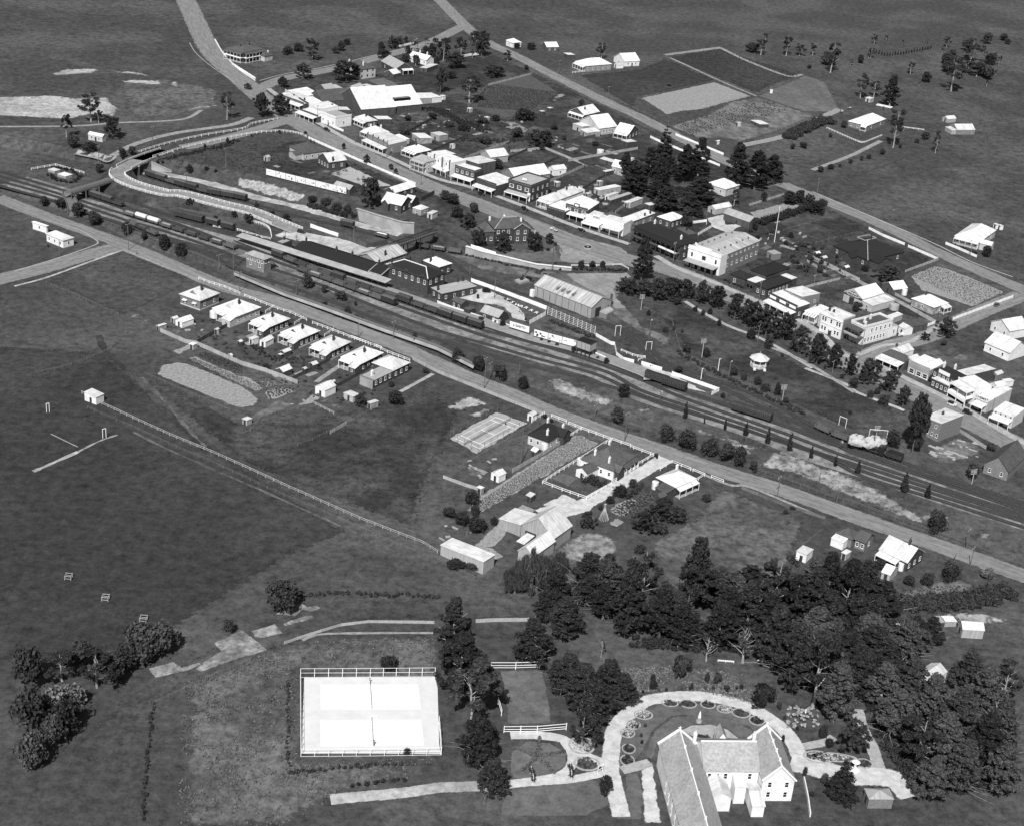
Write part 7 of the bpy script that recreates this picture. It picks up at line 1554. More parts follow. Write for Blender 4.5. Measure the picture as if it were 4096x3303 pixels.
for lab,rc,p,q in (('flowery arch over the lower garden path, left',42,(575,885),(560,820)),('flowery arch over the lower garden path, right',42,(805,860),(795,800)),('white trellis gate at the path junction',42,(965,820),(995,805))):
    A,B_ = G(rc,*p),G(rc,*q); o = thing('garden_arch',lab,'trellis',A); d = B_-A; MB().bar((0,0,0),(0,0,2.4),.12).bar(d,d+Vector((0,0,2.4)),.12).bar((0,0,2.4),d+Vector((0,0,2.4)),.12).bar((0,0,1.2),d+Vector((0,0,1.2)),.08).build('frame','white_paint',o)
    if 'flowery' in lab: ob('climber',leaf_mesh('climber',[tuple(d*(i/8)+Vector((0,0,1.6+.8*math.sin(i*.39)))) for i in range(9)],[.6]*9,60,.16,'leaf_mid',31),o)
fence('rail','white park bench at the back of the convent garden, left',[(43,560,142),(43,655,150)],.6,2,rails=(.5,.95),name='garden_rail',cat='rail'); fence('rail','white garden rail at the back of the convent garden, right',[(43,800,145),(43,890,150)],.7,2,rails=(.3,.95),name='garden_rail',cat='rail')
fence('wall','white stone gate wall at the right wing of the convent',[(43,1075,850),(43,1100,970),(43,1115,1080)],1.2,4)
# ------------------------------------------------------------------ fences
Wl = 'white_paint'
fence('rail','white post-and-rail fence on the town side of the loop road',[(0,1010,1240,7.1),(0,1300,1150,7.1),(0,1700,1060,7.2),(0,2137,985,7.2),(1,160,930,7.2),(1,430,880,7.2)],1.2,2.4,sm=True)
fence('rail','white curb fence on the cutting side of the loop road',[(0,1180,1285,7.1),(0,1500,1190,7.1),(0,1900,1100,7.2),(1,150,1035,7.2),(1,450,1010,7.2),(1,650,1035,7.2),(1,740,1070,7.2)],1.2,2.4,sm=True)
def ramp_fence(label,side,i0,i1):
    P = RAMP[i0:i1]; Q = []
    for i,p in enumerate(P):
        t = P[min(i+1,len(P)-1)]-P[max(i-1,0)]; t.z = 0; t.normalize(); s_ = Vector((-t.y,t.x,0)); Q.append(p+s_*side*3.6)
    root = thing('post_and_rail_fence',label,'fence',Q[0]); o = Q[0].copy()
    for q in Q: ob('post',unit_box(Wl),root,q-o,0,(.18,.17,1.25))
    for z in (.55,1.1):
        b = MB()
        for i in range(len(Q)-1): b.bar(Q[i]-o+Vector((0,0,z)),Q[i+1]-o+Vector((0,0,z)),.14)
        b.build('rail',Wl,root)
ramp_fence('long white fence on the siding side of the ramp road',1,8,len(RAMP)); ramp_fence('long white fence on the yard side of the ramp road',-1,4,len(RAMP)-6)
fence('rail','white fence round the square hedge enclosure at far left',[(0,-120,1420,RAIL),(0,20,1395,RAIL),(0,140,1375,RAIL),(0,300,1420,RAIL),(0,445,1460,RAIL)],1.2,2.6)
clump('hedge','square clipped hedge round the tanks at far left','hedge',[(0,70,1480),(0,150,1540),(0,330,1560),(0,400,1500),(0,300,1430),(0,120,1400)],2,1.5,'leaf',.25,70)
for i,(x,y,s_) in enumerate(((125,1440,4.5),(240,1490,5.5))):
    o = thing('tank_cover',('smaller' if i == 0 else 'larger')+' flat pale tank inside the square hedge','tank',GZ(0,x,y,RAIL),R(-30)); MB().box((-s_/2,-s_*.4,-.2),(s_/2,s_*.4,1.2)).build('wall','concrete',o); MB().box((-s_/2-.1,-s_*.4-.1,1.2),(s_/2+.1,s_*.4+.1,1.35)).build('lid','iron_white',o)
fence('rail','white fence beside the station approach hedges',[(11,-260,430,RAIL),(11,0,465,RAIL),(11,260,545,RAIL),(11,350,560,RAIL)],1.1,2.6); fence('rail','curved white fence at the end of the ramp bank',[(11,150,375,2.6),(11,260,400,2.5),(11,340,450,2.3),(11,365,540,2.1)],1.1,2,sm=True)
fence('paling','white and dark board fence between station yard and siding',[(11,780,430,RAIL),(11,1075,530,RAIL)],1.8,3,Wl); fence('paling','dark corrugated fence behind the station entrance',[(11,1075,530,RAIL),(11,1380,650,RAIL),(11,1600,610,RAIL)],2.2,4,'timber_wall')
for lab,pts in (('white rail fence before the first cottage',[(10,1670,985),(10,1780,1030),(10,1950,1080),(10,2110,1150)]),('white rail fence before the third and fourth cottages',[(11,75,1170),(11,250,1240),(11,430,1310),(11,560,1350),(11,740,1430)]),('white rail fence before the fifth and sixth cottages',[(11,800,1460),(11,960,1520),(11,1250,1630),(11,1540,1730)]),('white rail fence before the last brick cottage',[(21,1215,10),(21,1460,100),(21,1600,170),(21,1840,260)])): fence('rail',lab,pts,1.3,2.6)
for i,(p,q) in enumerate((((11,300,1345),(11,390,1285)),((11,610,1470),(11,705,1405)),((11,930,1595),(11,1025,1530)))): fence('rail','%s white side fence between the front-road cottages' % nth(i),[p,q],1.2,2.6)
fence('paling','long pale board fence along the front road below the wall',[(21,1870,240),(22,0,380),(22,350,520),(22,700,660),(22,1130,830)],1.3,3); fence('paling','long board fence behind the cottage gardens',[(10,1260,1545),(10,1530,1665),(20,1640,80),(20,2137,300),(21,300,370),(21,640,500)],1.7,3)
fence('paling','dark board side fence left of the second cottage',[(10,1650,1670),(10,1900,1530),(10,2137,1400)],1.6,3,'timber_wall'); fence('paling','dark board fence between the fifth and sixth cottage yards',[(21,580,460),(21,860,320),(21,1090,190)],1.5,3,'timber_wall'); fence('paling','dark board fence below the sixth cottage',[(21,940,600),(21,1200,460),(21,1420,330)],1.5,3,'timber_wall')
fence('paling','broken paling fence below the rough yard',[(21,990,1030),(21,1160,930)],1.3,2); fence('rail','rustic rail fence below the last vegetable plot',[(21,790,700),(21,1030,820)],1.1,2.2,'pale_wood')
Wi = [('sagging post fence beside the bare paddock',[(20,1100,400),(20,1600,620),(20,2000,790)]),('post fence from the wood gate to the ruined shed',[(21,0,1040),(21,140,1010),(21,280,830),(21,660,770)]),('wire fence across the left paddock',[(20,-120,400),(20,130,350),(20,400,270),(20,700,150),(10,900,1560)]),('wire fence between the field and the cottage plots',[(10,40,1030),(10,400,1180),(10,610,1280),(10,815,1370)]),('wire fence down the middle of the lower paddocks',[(21,640,1160),(21,800,1100),(21,1250,880),(21,1500,740)]),('post line beside the stone-edged ditch',[(20,480,760),(20,950,960),(20,1430,1180),(20,1830,1350),(21,50,1490),(21,500,1700),(31,720,180),(31,1140,370),(31,1380,470),(31,1600,570),(31,1960,720),(31,2080,770)]),('post fence beneath the long stable',[(32,60,820),(32,260,910),(32,400,980)]),('wire fence on the edge of the pale field',[(33,1180,265),(33,1100,330),(33,990,430)]),('post fence round the rough grass paddock',[(40,665,405),(40,860,315),(40,1060,220),(40,1206,165),(41,80,140)])]
for lab,pts in Wi: fence('wire',lab,pts,1.2,3.4)
fence('rail','long split-rail fence from the white shed across the paddocks',[(20,420,600),(20,570,690),(20,900,840),(20,1360,1050),(20,1800,1230),(20,2137,1380),(21,550,1610),(31,650,50),(31,1300,340),(31,1980,600),(32,0,700)],1.2,3.0,'timber_light'); ribbon('stone_edging','pale_grass',[(20,970,1010),(20,1330,1190),(20,1850,1420),(31,190,0),(31,600,185),(31,920,330),(31,1270,490)],1.0,.1,nx=1,wob=.5); ribbon('field_line','sand',[(20,-100,1430),(20,20,1380),(20,380,1220)],1.4,.08,nx=1,wob=.5); ribbon('field_line','track_edge',[(20,380,1220),(20,600,1110),(20,800,1040)],.8,.08,nx=1,wob=.4); ribbon('field_line','track_edge',[(20,90,1030),(20,380,1170)],.5,.08,nx=1)
ribbon('field_line','track_edge',[(41,390,15),(41,500,-20),(41,800,-28),(41,1180,-28)],1.0,.1,nx=1,wob=.3)
fence('paling','weathered low boards along the top of the rough grass paddock',[(31,500,1670),(31,780,1575),(31,1110,1475),(31,1400,1440),(31,2100,1450)],.9,3,'pale_wood'); fence('paling','short pale board fence among the pines',[(32,410,1440),(32,600,1430),(32,970,1425)],1.2,3,'pale_wood')
clump('hedge','narrow dark hedge left of the rough grass paddock','hedge',[(40,665,405),(40,650,560),(40,630,750),(40,615,960),(40,610,1100)],.9,1.0,'leaf',.2,50)
clump('hedge','clipped hedge running below the white courts','hedge',[(41,300,822),(41,600,795),(41,980,765)],1.3,1.2,'leaf',.2,70); clump('hedge','dotted hedge up the left side of the white courts','hedge',[(41,310,780),(41,300,600),(41,305,420),(41,300,280)],1.0,.8,'leaf',.2,40); clump('hedge','ragged shrubs beside the bottom path','shrubs',[(41,700,905),(41,850,885),(41,1000,860)],1.6,1.2,'leaf',.2,60)
for lab,pts in (('white fence before the tennis court house',[(22,1005,910),(22,1140,825)]),('white rail fence along the front road by the tennis court house',[(22,1215,850),(22,1375,910)]),('white rail fence from the tennis court house to the crop field',[(22,1400,930),(22,1535,985),(22,1850,1100)]),('white rail side fence of the crop field',[(22,1405,1070),(22,1530,985)]),('white rail fence right along the crop field',[(22,1850,1100),(22,1600,1260),(22,1300,1440),(22,1120,1560)]),('white rail fence behind the mottled-roof house',[(22,1120,1560),(22,1330,1640),(22,1590,1730),(22,1850,1580)]),('white rail fence between the mottled-roof house and the drive',[(22,1860,1560),(22,2137,1390),(23,130,1370),(23,300,1270)]),('white rail fence along the front road by the mottled-roof house',[(22,1860,1100),(22,2060,1170),(23,90,1190),(23,360,1290)]),('white rail fence before the pyramid-roofed house',[(23,375,1420),(23,500,1340),(23,700,1420)]),('white rail fence right of the pyramid-roofed house',[(23,725,1430),(23,850,1480),(23,720,1560)]),('short white rail by the pale field gate',[(23,920,1500),(23,1050,1550)])): fence('rail',lab,pts,1.3,2.6)
fence('paling','board fence between the crop field and the tennis court house',[(22,800,1440),(22,1130,1250),(22,1400,1080)],1.5,3); fence('paling','board fence below the pale hut of the crop field',[(22,60,1500),(22,300,1590),(22,470,1640)],1.2,3); fence('wire','post fence between the dirt court and the dark-roofed house',[(22,250,1390),(22,430,1280),(22,700,1130),(22,990,950)],1.3,2.6)
for lab,pts in (('tall netting posts on the near side of the dirt court',[(22,430,1240),(22,700,1090),(22,980,930)]),('tall netting posts on the left side of the dirt court',[(22,135,1080),(22,430,1240)]),('tall netting posts behind the dirt court',[(22,170,1050),(22,400,930),(22,640,800)])): fence('court',lab,pts,3.2,3.2,'wood',rails=(.98,))
fence('paling','grey board fence along the front road below the pale field',[(33,700,5),(33,960,110),(33,1206,190),(34,0,165)],1.1,3,'wood'); fence('wire','dark two-rail fence along the embankment foot',[(22,970,530),(22,1400,670),(22,1840,850),(23,0,920),(23,340,1030)],1.2,3); fence('rail','dark railway fence at the foot of the embankment, right',[(23,1400,1420),(23,1700,1520),(23,2137,1690),(34,240,95),(34,600,225),(34,1090,405)],1.2,3,'wood')
fence('rail','dark fence between the near track and the front road, left',[(10,640,370),(10,1030,515),(10,1560,695),(10,1950,850)],1.1,3,'wood')
for lab,pts,m in (('white picket gate beside the white parapet shop',[(1,1020,965),(1,1130,1010)],Wl),('white fence along the far road below the dark pines',[(3,270,1075),(3,330,1105),(3,560,1200),(3,1010,1380)],Wl),('white roadside fence above the dark pines',[(3,540,1050),(3,1050,1260)],Wl),('white board fence before the tiled house',[(14,600,450),(14,760,530),(14,980,620)],Wl),('white board fence right of the tiled house',[(14,1020,640),(14,1330,775)],Wl),('low white wall beside the allotment street',[(14,1500,1420),(14,1920,1260),(14,2137,1180)],Wl),('white wall round the hotel yard',[(14,920,1590),(14,1010,1560),(14,1020,1570),(14,1320,1450)],Wl),('white fence before the U-shaped bungalow',[(14,1420,610),(14,1570,670),(14,1750,750)],Wl),('board fence beside the tiled house lane',[(14,-60,800),(14,140,920)],None),('long board lane fence behind the auction mart',[(14,0,760),(14,500,1000)],None),('board fence above the allotment',[(14,990,910),(14,1340,780)],None),('board fence left of the auction mart',[(14,-170,1110),(14,0,1060),(14,290,990)],None),('board fence between lane and stone cottage',[(14,870,1150),(14,1050,1240)],None),('board fence beside the pale stable yard',[(13,1330,200),(13,1690,90)],None),('white curved wall behind the hotel kitchen',[(13,720,390),(13,870,370),(13,870,400)],Wl),('white wall steps down the stable yard',[(13,780,515),(13,935,425)],Wl),('pale fence below the rubble yard',[(24,1560,1000),(24,1850,1190)],None),('pale fence above the vine plot',[(2,330,760),(2,540,520),(2,1000,400)],None),('pale wall at the top of the orchard',[(3,440,195),(3,1010,120)],None),('white fence of the head-of-street garden',[(1,-60,290),(1,190,450)],Wl),('white fence at the top of the side street',[(1,1700,110),(1,1880,70),(1,1920,30)],Wl),('board fence along the back lots path',[(2,780,1230),(2,1150,1195),(2,1500,1340)],None),('white street fence above the cutting gardens',[(1,760,1085),(1,1050,1215),(1,1310,1330),(1,1900,1580)],Wl),('board fence beside the grey fowl runs',[(34,430,830),(34,570,830)],None)):
    fence('paling',lab,pts,1.3,3,m)
fence('rail','white fence of the villa beyond the far road',[(2,1440,385),(2,1580,370)],1.2,2.2); fence('rail','curved white fence round the hillside bungalow',[(4,150,975),(4,320,1050),(4,460,1110),(4,540,1130),(4,640,1095),(4,740,1055)],1.0,3,sm=True); fence('rail','short white fence right of the hillside bungalow',[(4,960,965),(4,1190,995)],.8,3)
for lab,pts in (('wire fence beside the far road paddocks',[(2,1040,330),(2,1560,520),(2,2137,780),(3,320,870)]),('wire fence along the orchard edge',[(3,430,220),(3,990,460),(3,1400,640)]),('wire fence above the vegetable rows',[(3,830,770),(3,1100,690),(3,1400,620),(3,1900,410)]),('wire fence on the far right hillside',[(4,1500,1080),(4,1750,1200),(4,2010,1320)]),('wire fence along the right paddock road',[(14,900,30),(14,1300,220),(14,1740,370)]),('fence from the bowling green to the tall mast',[(13,1690,470),(13,2137,345)]),('fence along the near side of the bowling green',[(13,2030,610),(14,40,600),(14,480,490)]),('park railing beside the railway',[(13,210,1300),(13,500,1430),(23,600,180),(23,1250,480),(24,0,830),(24,360,990)])): fence('wire',lab,pts,1.2,4)
# ------------------------------------------------------------------ crops
crop('bean_rows','rows of dark plants in the bare plot behind the cottages',[(20,1620,225),(20,1550,245),(21,170,580),(21,270,535)],6,50,.26,'leaf','crop')
crop('bean_rows','short rows of plants in the middle kitchen plot',[(21,180,470),(21,300,425),(21,510,495),(21,330,540)],9,22,.3,'leaf','crop',h=.35); crop('bean_rows','scattered cabbages in the last kitchen plot',[(21,300,575),(21,540,535),(21,630,570),(21,340,660)],7,13,.4,'leaf_mid','crop',.4)
crop('kitchen_garden','mixed dark beds behind the third and fourth cottages',[(20,1640,190),(20,2137,400),(20,2137,310),(20,1760,170)],30,9,.3,'leaf','crop',.5)
crop('vegetable_rows','long rows of young plants between two houses',[(22,1510,1040),(22,1740,1135),(32,440,270),(32,310,235)],13,90,.24,'leaf','crop',.12,.05,.4); crop('vegetable_rows','rows in the garden beside the pole stack',[(32,1850,250),(32,2060,115),(32,2130,200),(32,1990,320)],8,12,.5,'leaf_mid','crop',.3)
crop('vegetable_rows','dark beds behind the pyramid-roofed house',[(33,0,110),(33,150,15),(33,185,60),(33,40,175)],10,7,.55,'leaf','crop',.3); crop('vegetable_rows','rows of low plants below the roadside house',[(34,480,670),(34,620,600),(34,980,590),(34,950,635)],18,8,.4,'leaf_mid','crop',.3)
crop('vine_rows','rows of vines in the square plot by the far road',[(2,400,750),(2,600,500),(2,1280,590),(2,990,795)],22,60,.45,'leaf_mid','crop',.1,.05,.6); crop('orchard_rows','faint rows of young bushes in the far orchard',[(3,470,215),(3,1000,130),(3,1860,400),(3,1400,600)],30,40,.5,'leaf','crop',.4,.3,.6)
crop('allotment_rows','scattered dark seedlings over the pale allotment',[(14,1050,950),(14,1310,845),(14,2050,1120),(14,1720,1270)],26,48,.3,'leaf','crop',.45,.25,.3)
for i in range(7):
    crop('staked_rows','%s bed of staked vegetables beyond the far road' % nth(i),[(3,500+i*150,940-i*40),(3,620+i*150,905-i*40),(3,840+i*150,1010-i*38),(3,720+i*150,1050-i*38)],4,16,.5,'leaf_mid','crop',.25,.15,1.0)
# scattered rubble slabs on the cleared block
for i in range(26):
    p = G(24,1260+random.random()*520,1080+random.random()*230); o = ob('rubble_slab',unit_box('concrete'),None,(p.x,p.y,p.z-.05),R(-35)+random.uniform(-.3,.3),(random.uniform(.8,3.5),random.uniform(.6,1.5),random.uniform(.12,.35))); tag(o,'x','rubble','rubble slabs on the cleared block')
# ------------------------------------------------------------------ trees
trees('round','street trees along the park','dense round street tree on the park edge, {n} from the left',[(13,810,1250,254,190),(13,980,1290,243,234),(13,1170,1400,277,223),(13,1340,1500,301,257),(13,1500,1590,312,268),(13,1690,1640,301,245),(13,1850,1760,289,234),(13,2040,1830,277,201),(24,40,290,323,245),(24,220,330,266,212),(24,400,420,243,167),(24,600,500,277,245),(24,800,590,243,212)])
trees('round','big shrubs in the goods yard corner','dark bushy tree massed at the park corner, {n} from the left',[(13,60,1150,160,220),(13,200,1180,200,220),(13,340,1200,230,240),(13,500,1200,240,260),(13,640,1190,210,200),(12,1990,1130,170,220)])
tree('pine',13,170,1010,470,280,'tall dark cypress-like pine at the corner of park and street'); tree('round',24,1060,1240,660,300,'very tall dark poplar beside the square brick block'); tree('round',24,960,740,230,170,'dark tree left of the tall poplar'); tree('bush',24,850,1180,200,180,'shrub at the foot of the tall poplar')
trees('bush','shrubs under the street trees','shrub below the street trees in the park, {n} from the left',[(13,750,1330,60,60),(13,830,1370,60,60),(13,905,1360,70,60),(13,1000,1480,70,60),(13,1340,1620,110,120),(13,1530,1720,130,130),(24,130,340,50,50),(24,430,560,130,130),(24,310,440,50,60),(24,690,610,70,90),(24,760,720,110,140),(24,610,650,90,90),(13,560,1260,90,110)])
trees('column','pencil cypresses on the embankment','pencil cypress on the railway embankment, {n} from the left',[(23,640,860,180,55),(23,845,915,70,24),(23,1065,985,130,40),(23,1285,1045,150,60),(23,1520,1130,190,70),(23,1755,1205,200,70),(23,1985,1285,140,55),(24,240,1370,125,52),(24,480,1450,155,62),(24,975,1640,210,100),(24,1225,1710,160,75)])
trees('bush','dark shrubs on the embankment','rounded dark shrub on the embankment, {n} from the left',[(22,210,270,150,150),(22,430,380,180,160),(22,660,460,170,170),(22,910,550,140,140),(22,1985,650,150,150),(22,1915,920,180,170),(23,430,1110,180,190),(23,660,1190,200,240),(23,900,1260,190,220),(23,1080,1330,190,220),(23,1215,1390,230,170),(23,1365,1440,130,100),(34,735,265,125,145)])
trees('bush','shrubs beside the yard at left','bush between the left yard and the front road, {n} from the left',[(10,20,210,110,120),(10,190,240,120,140),(10,380,320,150,170),(10,560,410,160,170),(10,900,510,150,140),(10,1090,580,110,100),(10,1300,680,180,150),(10,1480,740,150,160)])
trees('round','small trees on the ramp verge','small dark tree beside the white ramp fences, {n} from the left',[(10,1575,215,100,90),(10,2050,330,80,60),(11,120,390,110,110),(11,205,250,90,80),(11,370,310,60,60),(11,525,370,85,100),(10,1850,400,100,70)])
trees('bush','clipped shrubs','clipped ball shrub by the white street-corner fence, {n} from the left',[(12,1535,860,80,80),(12,1655,862,75,80),(12,1760,860,75,75)])
trees('bush','round shrubs along the platform','round shrub along the platform fence, {n} from the left',[(12,462,1440,65,65),(12,690,1500,85,75),(12,1108,1655,50,50),(12,1188,1680,50,45),(12,1275,1710,50,55),(22,1455,170,80,70),(22,1708,245,45,50),(22,1800,290,70,70)])
trees('bush','shrubs by the signal box','scrubby bush between the tracks near the signal box, {n} from the left',[(11,740,1080,170,150),(11,930,1130,90,80),(11,1100,1210,100,150),(11,1260,1265,50,40),(11,1170,1390,120,90),(11,1260,1430,70,70),(11,1330,1460,80,60),(11,930,1290,70,80),(11,1890,1680,130,70),(10,60,640,30,30)])
trees('gum','gum trees on the far left slope','gum tree on the far left slope, {n} from the left',[(0,255,1070,240,150),(0,520,900,320,240),(0,750,1080,230,210,'round'),(0,1970,880,310,160),(0,600,920,130,130)])
trees('bush','scrub beside the far left tracks','scrub bush beside the loop road and far left tracks, {n} from the left',[(0,610,1450,100,100),(0,850,1290,110,110),(0,960,1260,90,120),(0,1735,1190,50,40),(0,1975,1140,70,45),(0,1570,1450,90,90),(0,340,1180,120,200),(0,500,1220,100,200),(0,1230,1290,40,30)])
trees('round','street trees at the head of the street','dark tree round the head of the main street, {n} from the left',[(1,110,560,70,80),(1,260,850,260,200),(1,450,840,230,230),(1,700,440,160,190),(1,1160,470,220,330),(1,1380,1360,110,75),(1,1135,1200,70,55),(1,1640,1420,70,60),(1,1690,1480,80,60),(1,725,1060,60,45),(1,450,1035,45,35),(1,150,1070,40,35)])
trees('pine','trees behind the main street','dark tree in the gardens behind the main street, {n} from the left',[(1,480,540,120,140,'round'),(1,800,250,230,200,'gum'),(1,1550,230,110,140,'round'),(1,1660,120,110,130,'round'),(1,1820,170,80,90,'round'),(1,2080,260,190,140,'round'),(2,60,250,250,150,'gum'),(2,250,200,180,150,'gum'),(2,470,200,230,200,'round'),(2,750,250,110,110,'gum'),(2,340,700,330,260,'gum'),(2,30,600,310,150,'round'),(2,200,330,160,260,'round'),(2,600,420,120,240,'round'),(2,1540,740,80,80,'bush'),(2,930,880,110,260,'bush'),(2,1090,1180,190,280,'round'),(2,1750,230,180,120,'gum'),(2,950,350,55,60,'bush'),(2,1000,130,70,120,'bush'),(2,850,120,60,90,'bush')])
trees('round','garden scrub behind the shops','low garden tree behind the shops, {n} from the left',[(1,1820,900,60,90,'bush'),(1,1780,1040,70,150,'bush'),(1,2080,880,70,120,'bush'),(2,120,960,60,130,'bush'),(2,280,1000,80,160,'bush'),(2,480,920,60,160,'bush'),(2,620,900,70,110,'bush'),(2,850,1080,110,170,'bush'),(2,500,1140,70,200,'bush'),(2,640,1410,110,140,'bush'),(2,1250,990,60,100,'bush'),(2,1680,1160,50,80,'bush'),(2,1350,1100,50,70,'bush')])
trees('pine','big pines on the far road','huge dark pine in the grove beside the far road, {n} from the left',[(3,90,1680,330,368),(3,400,1430,480,257,'spire'),(3,370,1650,360,290),(3,620,1560,400,335),(3,780,1500,420,279),(3,250,1500,320,257),(3,1170,1620,480,368),(3,1380,1640,420,368),(3,1560,1560,300,346),(3,800,1800,300,424),(13,430,260,260,368),(13,680,300,240,313),(13,760,130,230,368),(13,330,130,200,290),(2,2000,1480,250,201),(2,2080,1600,280,268)])
trees('round','trees around the yard pines','tree near the stable yard, {n} from the left',[(13,650,440,240,140),(13,1160,200,190,110,'gum'),(13,1480,160,110,90),(13,1750,190,150,180),(13,1860,170,140,150),(13,1960,200,130,120),(13,1380,470,140,80,'bush'),(13,790,330,100,110,'bush')])
clump('hedge','long dark hedge above the bowling green','hedge',[(13,1450,400),(13,1700,320),(13,1950,240),(14,120,200)],4,3.2,'leaf',.3,110); clump('hedge','dark shrub belt on the hillside above the far road','hedge',[(3,1740,1080),(3,1950,970),(3,2137,900),(4,200,930)],8,3,'leaf',.35,110)
trees('round','trees in the right-hand streets','dark tree in the right-hand blocks, {n} from the left',[(14,800,1020,190,330),(14,560,900,70,100,'bush'),(14,1420,1600,210,240),(14,1195,1640,90,110),(14,470,1330,110,130,'bush'),(14,1850,740,110,150,'bush'),(14,40,280,120,200),(24,1400,90,50,90,'bush'),(24,1900,1210,90,110,'bushmid'),(24,1700,1500,180,150,'bushmid'),(24,1250,480,80,40,'bush')])
trees('bush','bushes around the courthouse','dark garden tree round the courthouse, {n} from the left',[(12,700,690,210,220,'round'),(12,1030,690,220,180,'round'),(12,1195,610,120,110,'round'),(12,430,640,200,150,'round'),(12,150,190,120,180),(12,380,270,100,150),(12,330,440,160,190,'round'),(12,80,130,90,140),(12,1180,680,30,50),(12,200,330,130,150),(12,1260,625,40,40)])
tree('round',11,1410,215,320,250,'large dark round tree on top of the retaining wall'); trees('bush','scrub on the cutting bank','scrub on the bank of the cutting, {n} from the left',[(11,800,160,70,120),(11,950,190,80,140),(11,1060,250,80,150),(11,1180,280,90,120),(11,1700,260,30,60),(0,1750,1420,40,60),(0,1850,1450,40,50),(11,1800,420,70,110)])
trees('gum','gum trees on the right hillside','gum tree on the far right hillside, {n} from the left',[(4,190,380,330,170),(4,510,650,280,150),(4,650,640,180,130),(4,820,740,330,240,'pine'),(4,620,220,110,80),(4,1480,580,400,260),(4,1680,260,230,260),(4,860,1180,420,190),(4,1310,1240,240,90),(3,1350,160,100,170,'bush'),(3,1450,190,160,150),(3,1720,200,200,120),(3,1860,200,130,130),(4,1750,420,200,220)])
trees('bush','bushes on the right hillside','bush on the far right hillside, {n} from the left',[(4,330,970,80,80),(4,1200,1095,80,110),(4,745,1255,65,75),(4,520,1320,55,45),(4,600,1300,50,60),(4,400,1350,50,60),(4,190,1410,55,90),(4,290,1390,40,40),(4,80,1440,60,100),(4,935,1190,60,40),(4,1110,1130,50,60),(4,190,1070,50,50),(3,1900,1190,70,100),(3,1790,1200,60,80),(3,470,520,20,60)])
trees('column','young cypress row on the skyline slope','tiny young cypress in the curved row at top right, {n} from the left',[(4,680+i*29,165+int(35*math.sin(i*.35)) if i < 8 else 190-int((i-8)*5.5),36+6*(i % 3),17+3*(i % 2)) for i in range(21)])
# lower right wood
trees('pine','pines of the lower right wood','big dark pine in the lower wood, {n} from the left',[(32,160,1736,540,439),(42,130,330,330,402),(42,200,520,320,402,'gum'),(42,230,760,280,317),(42,330,960,220,244),(42,560,160,260,280),(42,780,340,230,292),(42,870,430,260,305),(42,950,520,230,231),(42,870,650,190,231,'gum'),(42,1020,380,240,280),(42,1110,420,190,231),(32,1350,1600,420,512),(32,1150,1420,330,366),(32,1600,1250,320,402),(32,1800,1100,380,366),(33,80,780,430,256,'gum'),(33,0,900,400,280),(33,400,760,450,280),(33,200,920,300,280),(33,330,960,260,244),(33,600,900,290,268),(33,720,900,330,280),(33,880,780,370,292,'gum'),(33,840,960,300,317),(33,1000,900,360,317),(33,1120,860,370,292),(43,560,60,260,268),(43,880,200,380,317),(43,1000,330,400,317),(43,1130,420,420,305,'gum'),(34,60,760,360,292),(34,180,820,380,280),(34,290,760,320,268),(34,60,950,320,317),(34,220,980,330,317),(34,360,960,280,268),(44,120,500,330,317,'pinepale'),(44,60,330,330,305,'pinepale'),(44,230,330,280,280),(44,400,420,260,292,'pinepale'),(44,480,600,280,317,'pinepale'),(44,560,420,300,317,'pinepale'),(44,680,560,330,366,'pinepale'),(44,620,760,300,341,'gum'),(44,760,780,320,341,'pinepale'),(44,850,640,330,341,'pinepale'),(44,920,300,220,280,'pinepale'),(44,1000,500,330,317,'pinepale'),(44,1000,800,330,341),(44,880,920,300,317,'pinepale'),(44,1100,700,330,292,'pinepale'),(44,1120,950,300,292,'pinepale'),(44,700,980,260,280,'pinepale'),(44,1130,400,260,244,'gum'),(34,600,980,200,244),(34,700,950,170,195),(44,560,130,230,268,'pinepale'),(44,640,90,150,195,'pinepale'),(34,520,930,160,183,'gum')])
trees('dead','bare trees in the lower wood','half-bare pale tree in the lower wood, {n} from the left',[(43,710,150,210,230),(43,490,140,150,130),(43,315,70,160,110),(43,1150,210,140,130),(44,870,460,160,200),(44,1075,560,200,190),(33,370,810,170,60),(42,985,120,130,60),(44,20,210,130,120)])
trees('willow','willows below the barn','weeping willow below the huge barn, {n} from the left',[(32,1000,1080,420,360),(32,830,1120,330,260),(32,1130,1040,330,280),(32,1300,900,230,190)])
trees('bush','shrubs behind the convent','garden shrub behind the convent drive, {n} from the left',[(43,335,235,130,130),(43,825,425,150,160),(43,490,270,65,40),(43,555,280,70,65),(43,700,310,30,28),(43,610,325,40,40),(43,165,310,60,60),(43,165,260,40,40),(43,400,310,40,25),(43,1038,555,25,22),(43,960,495,28,24),(43,925,440,55,38),(43,950,625,40,28),(44,60,605,75,65),(44,235,695,190,195,'round'),(44,100,660,55,65),(44,165,960,220,190,'spire'),(44,70,880,65,60,'bushmid'),(43,1120,960,32,40),(42,1010,960,130,100,'round'),(43,1080,850,70,40),(42,705,300,160,110,'gum'),(41,915,190,80,130),(41,1020,705,40,50),(42,330,600,60,90),(43,1185,600,80,55)])
trees('bush','small shrubs in the convent border','tiny border shrub beside the convent drive, {n} from the left',[(43,60+i*47,340-int(30*math.sin(i*.16)) if i < 14 else 330,22,22,('bushmid','bush','bushpale')[i % 3]) for i in range(14)]+[(43,255+i*40,410,20,22,'bushmid') for i in range(5)]+[(43,95,600,25,25,'bushmid'),(43,100,640,25,22),(43,120,540,24,22,'bushmid')])
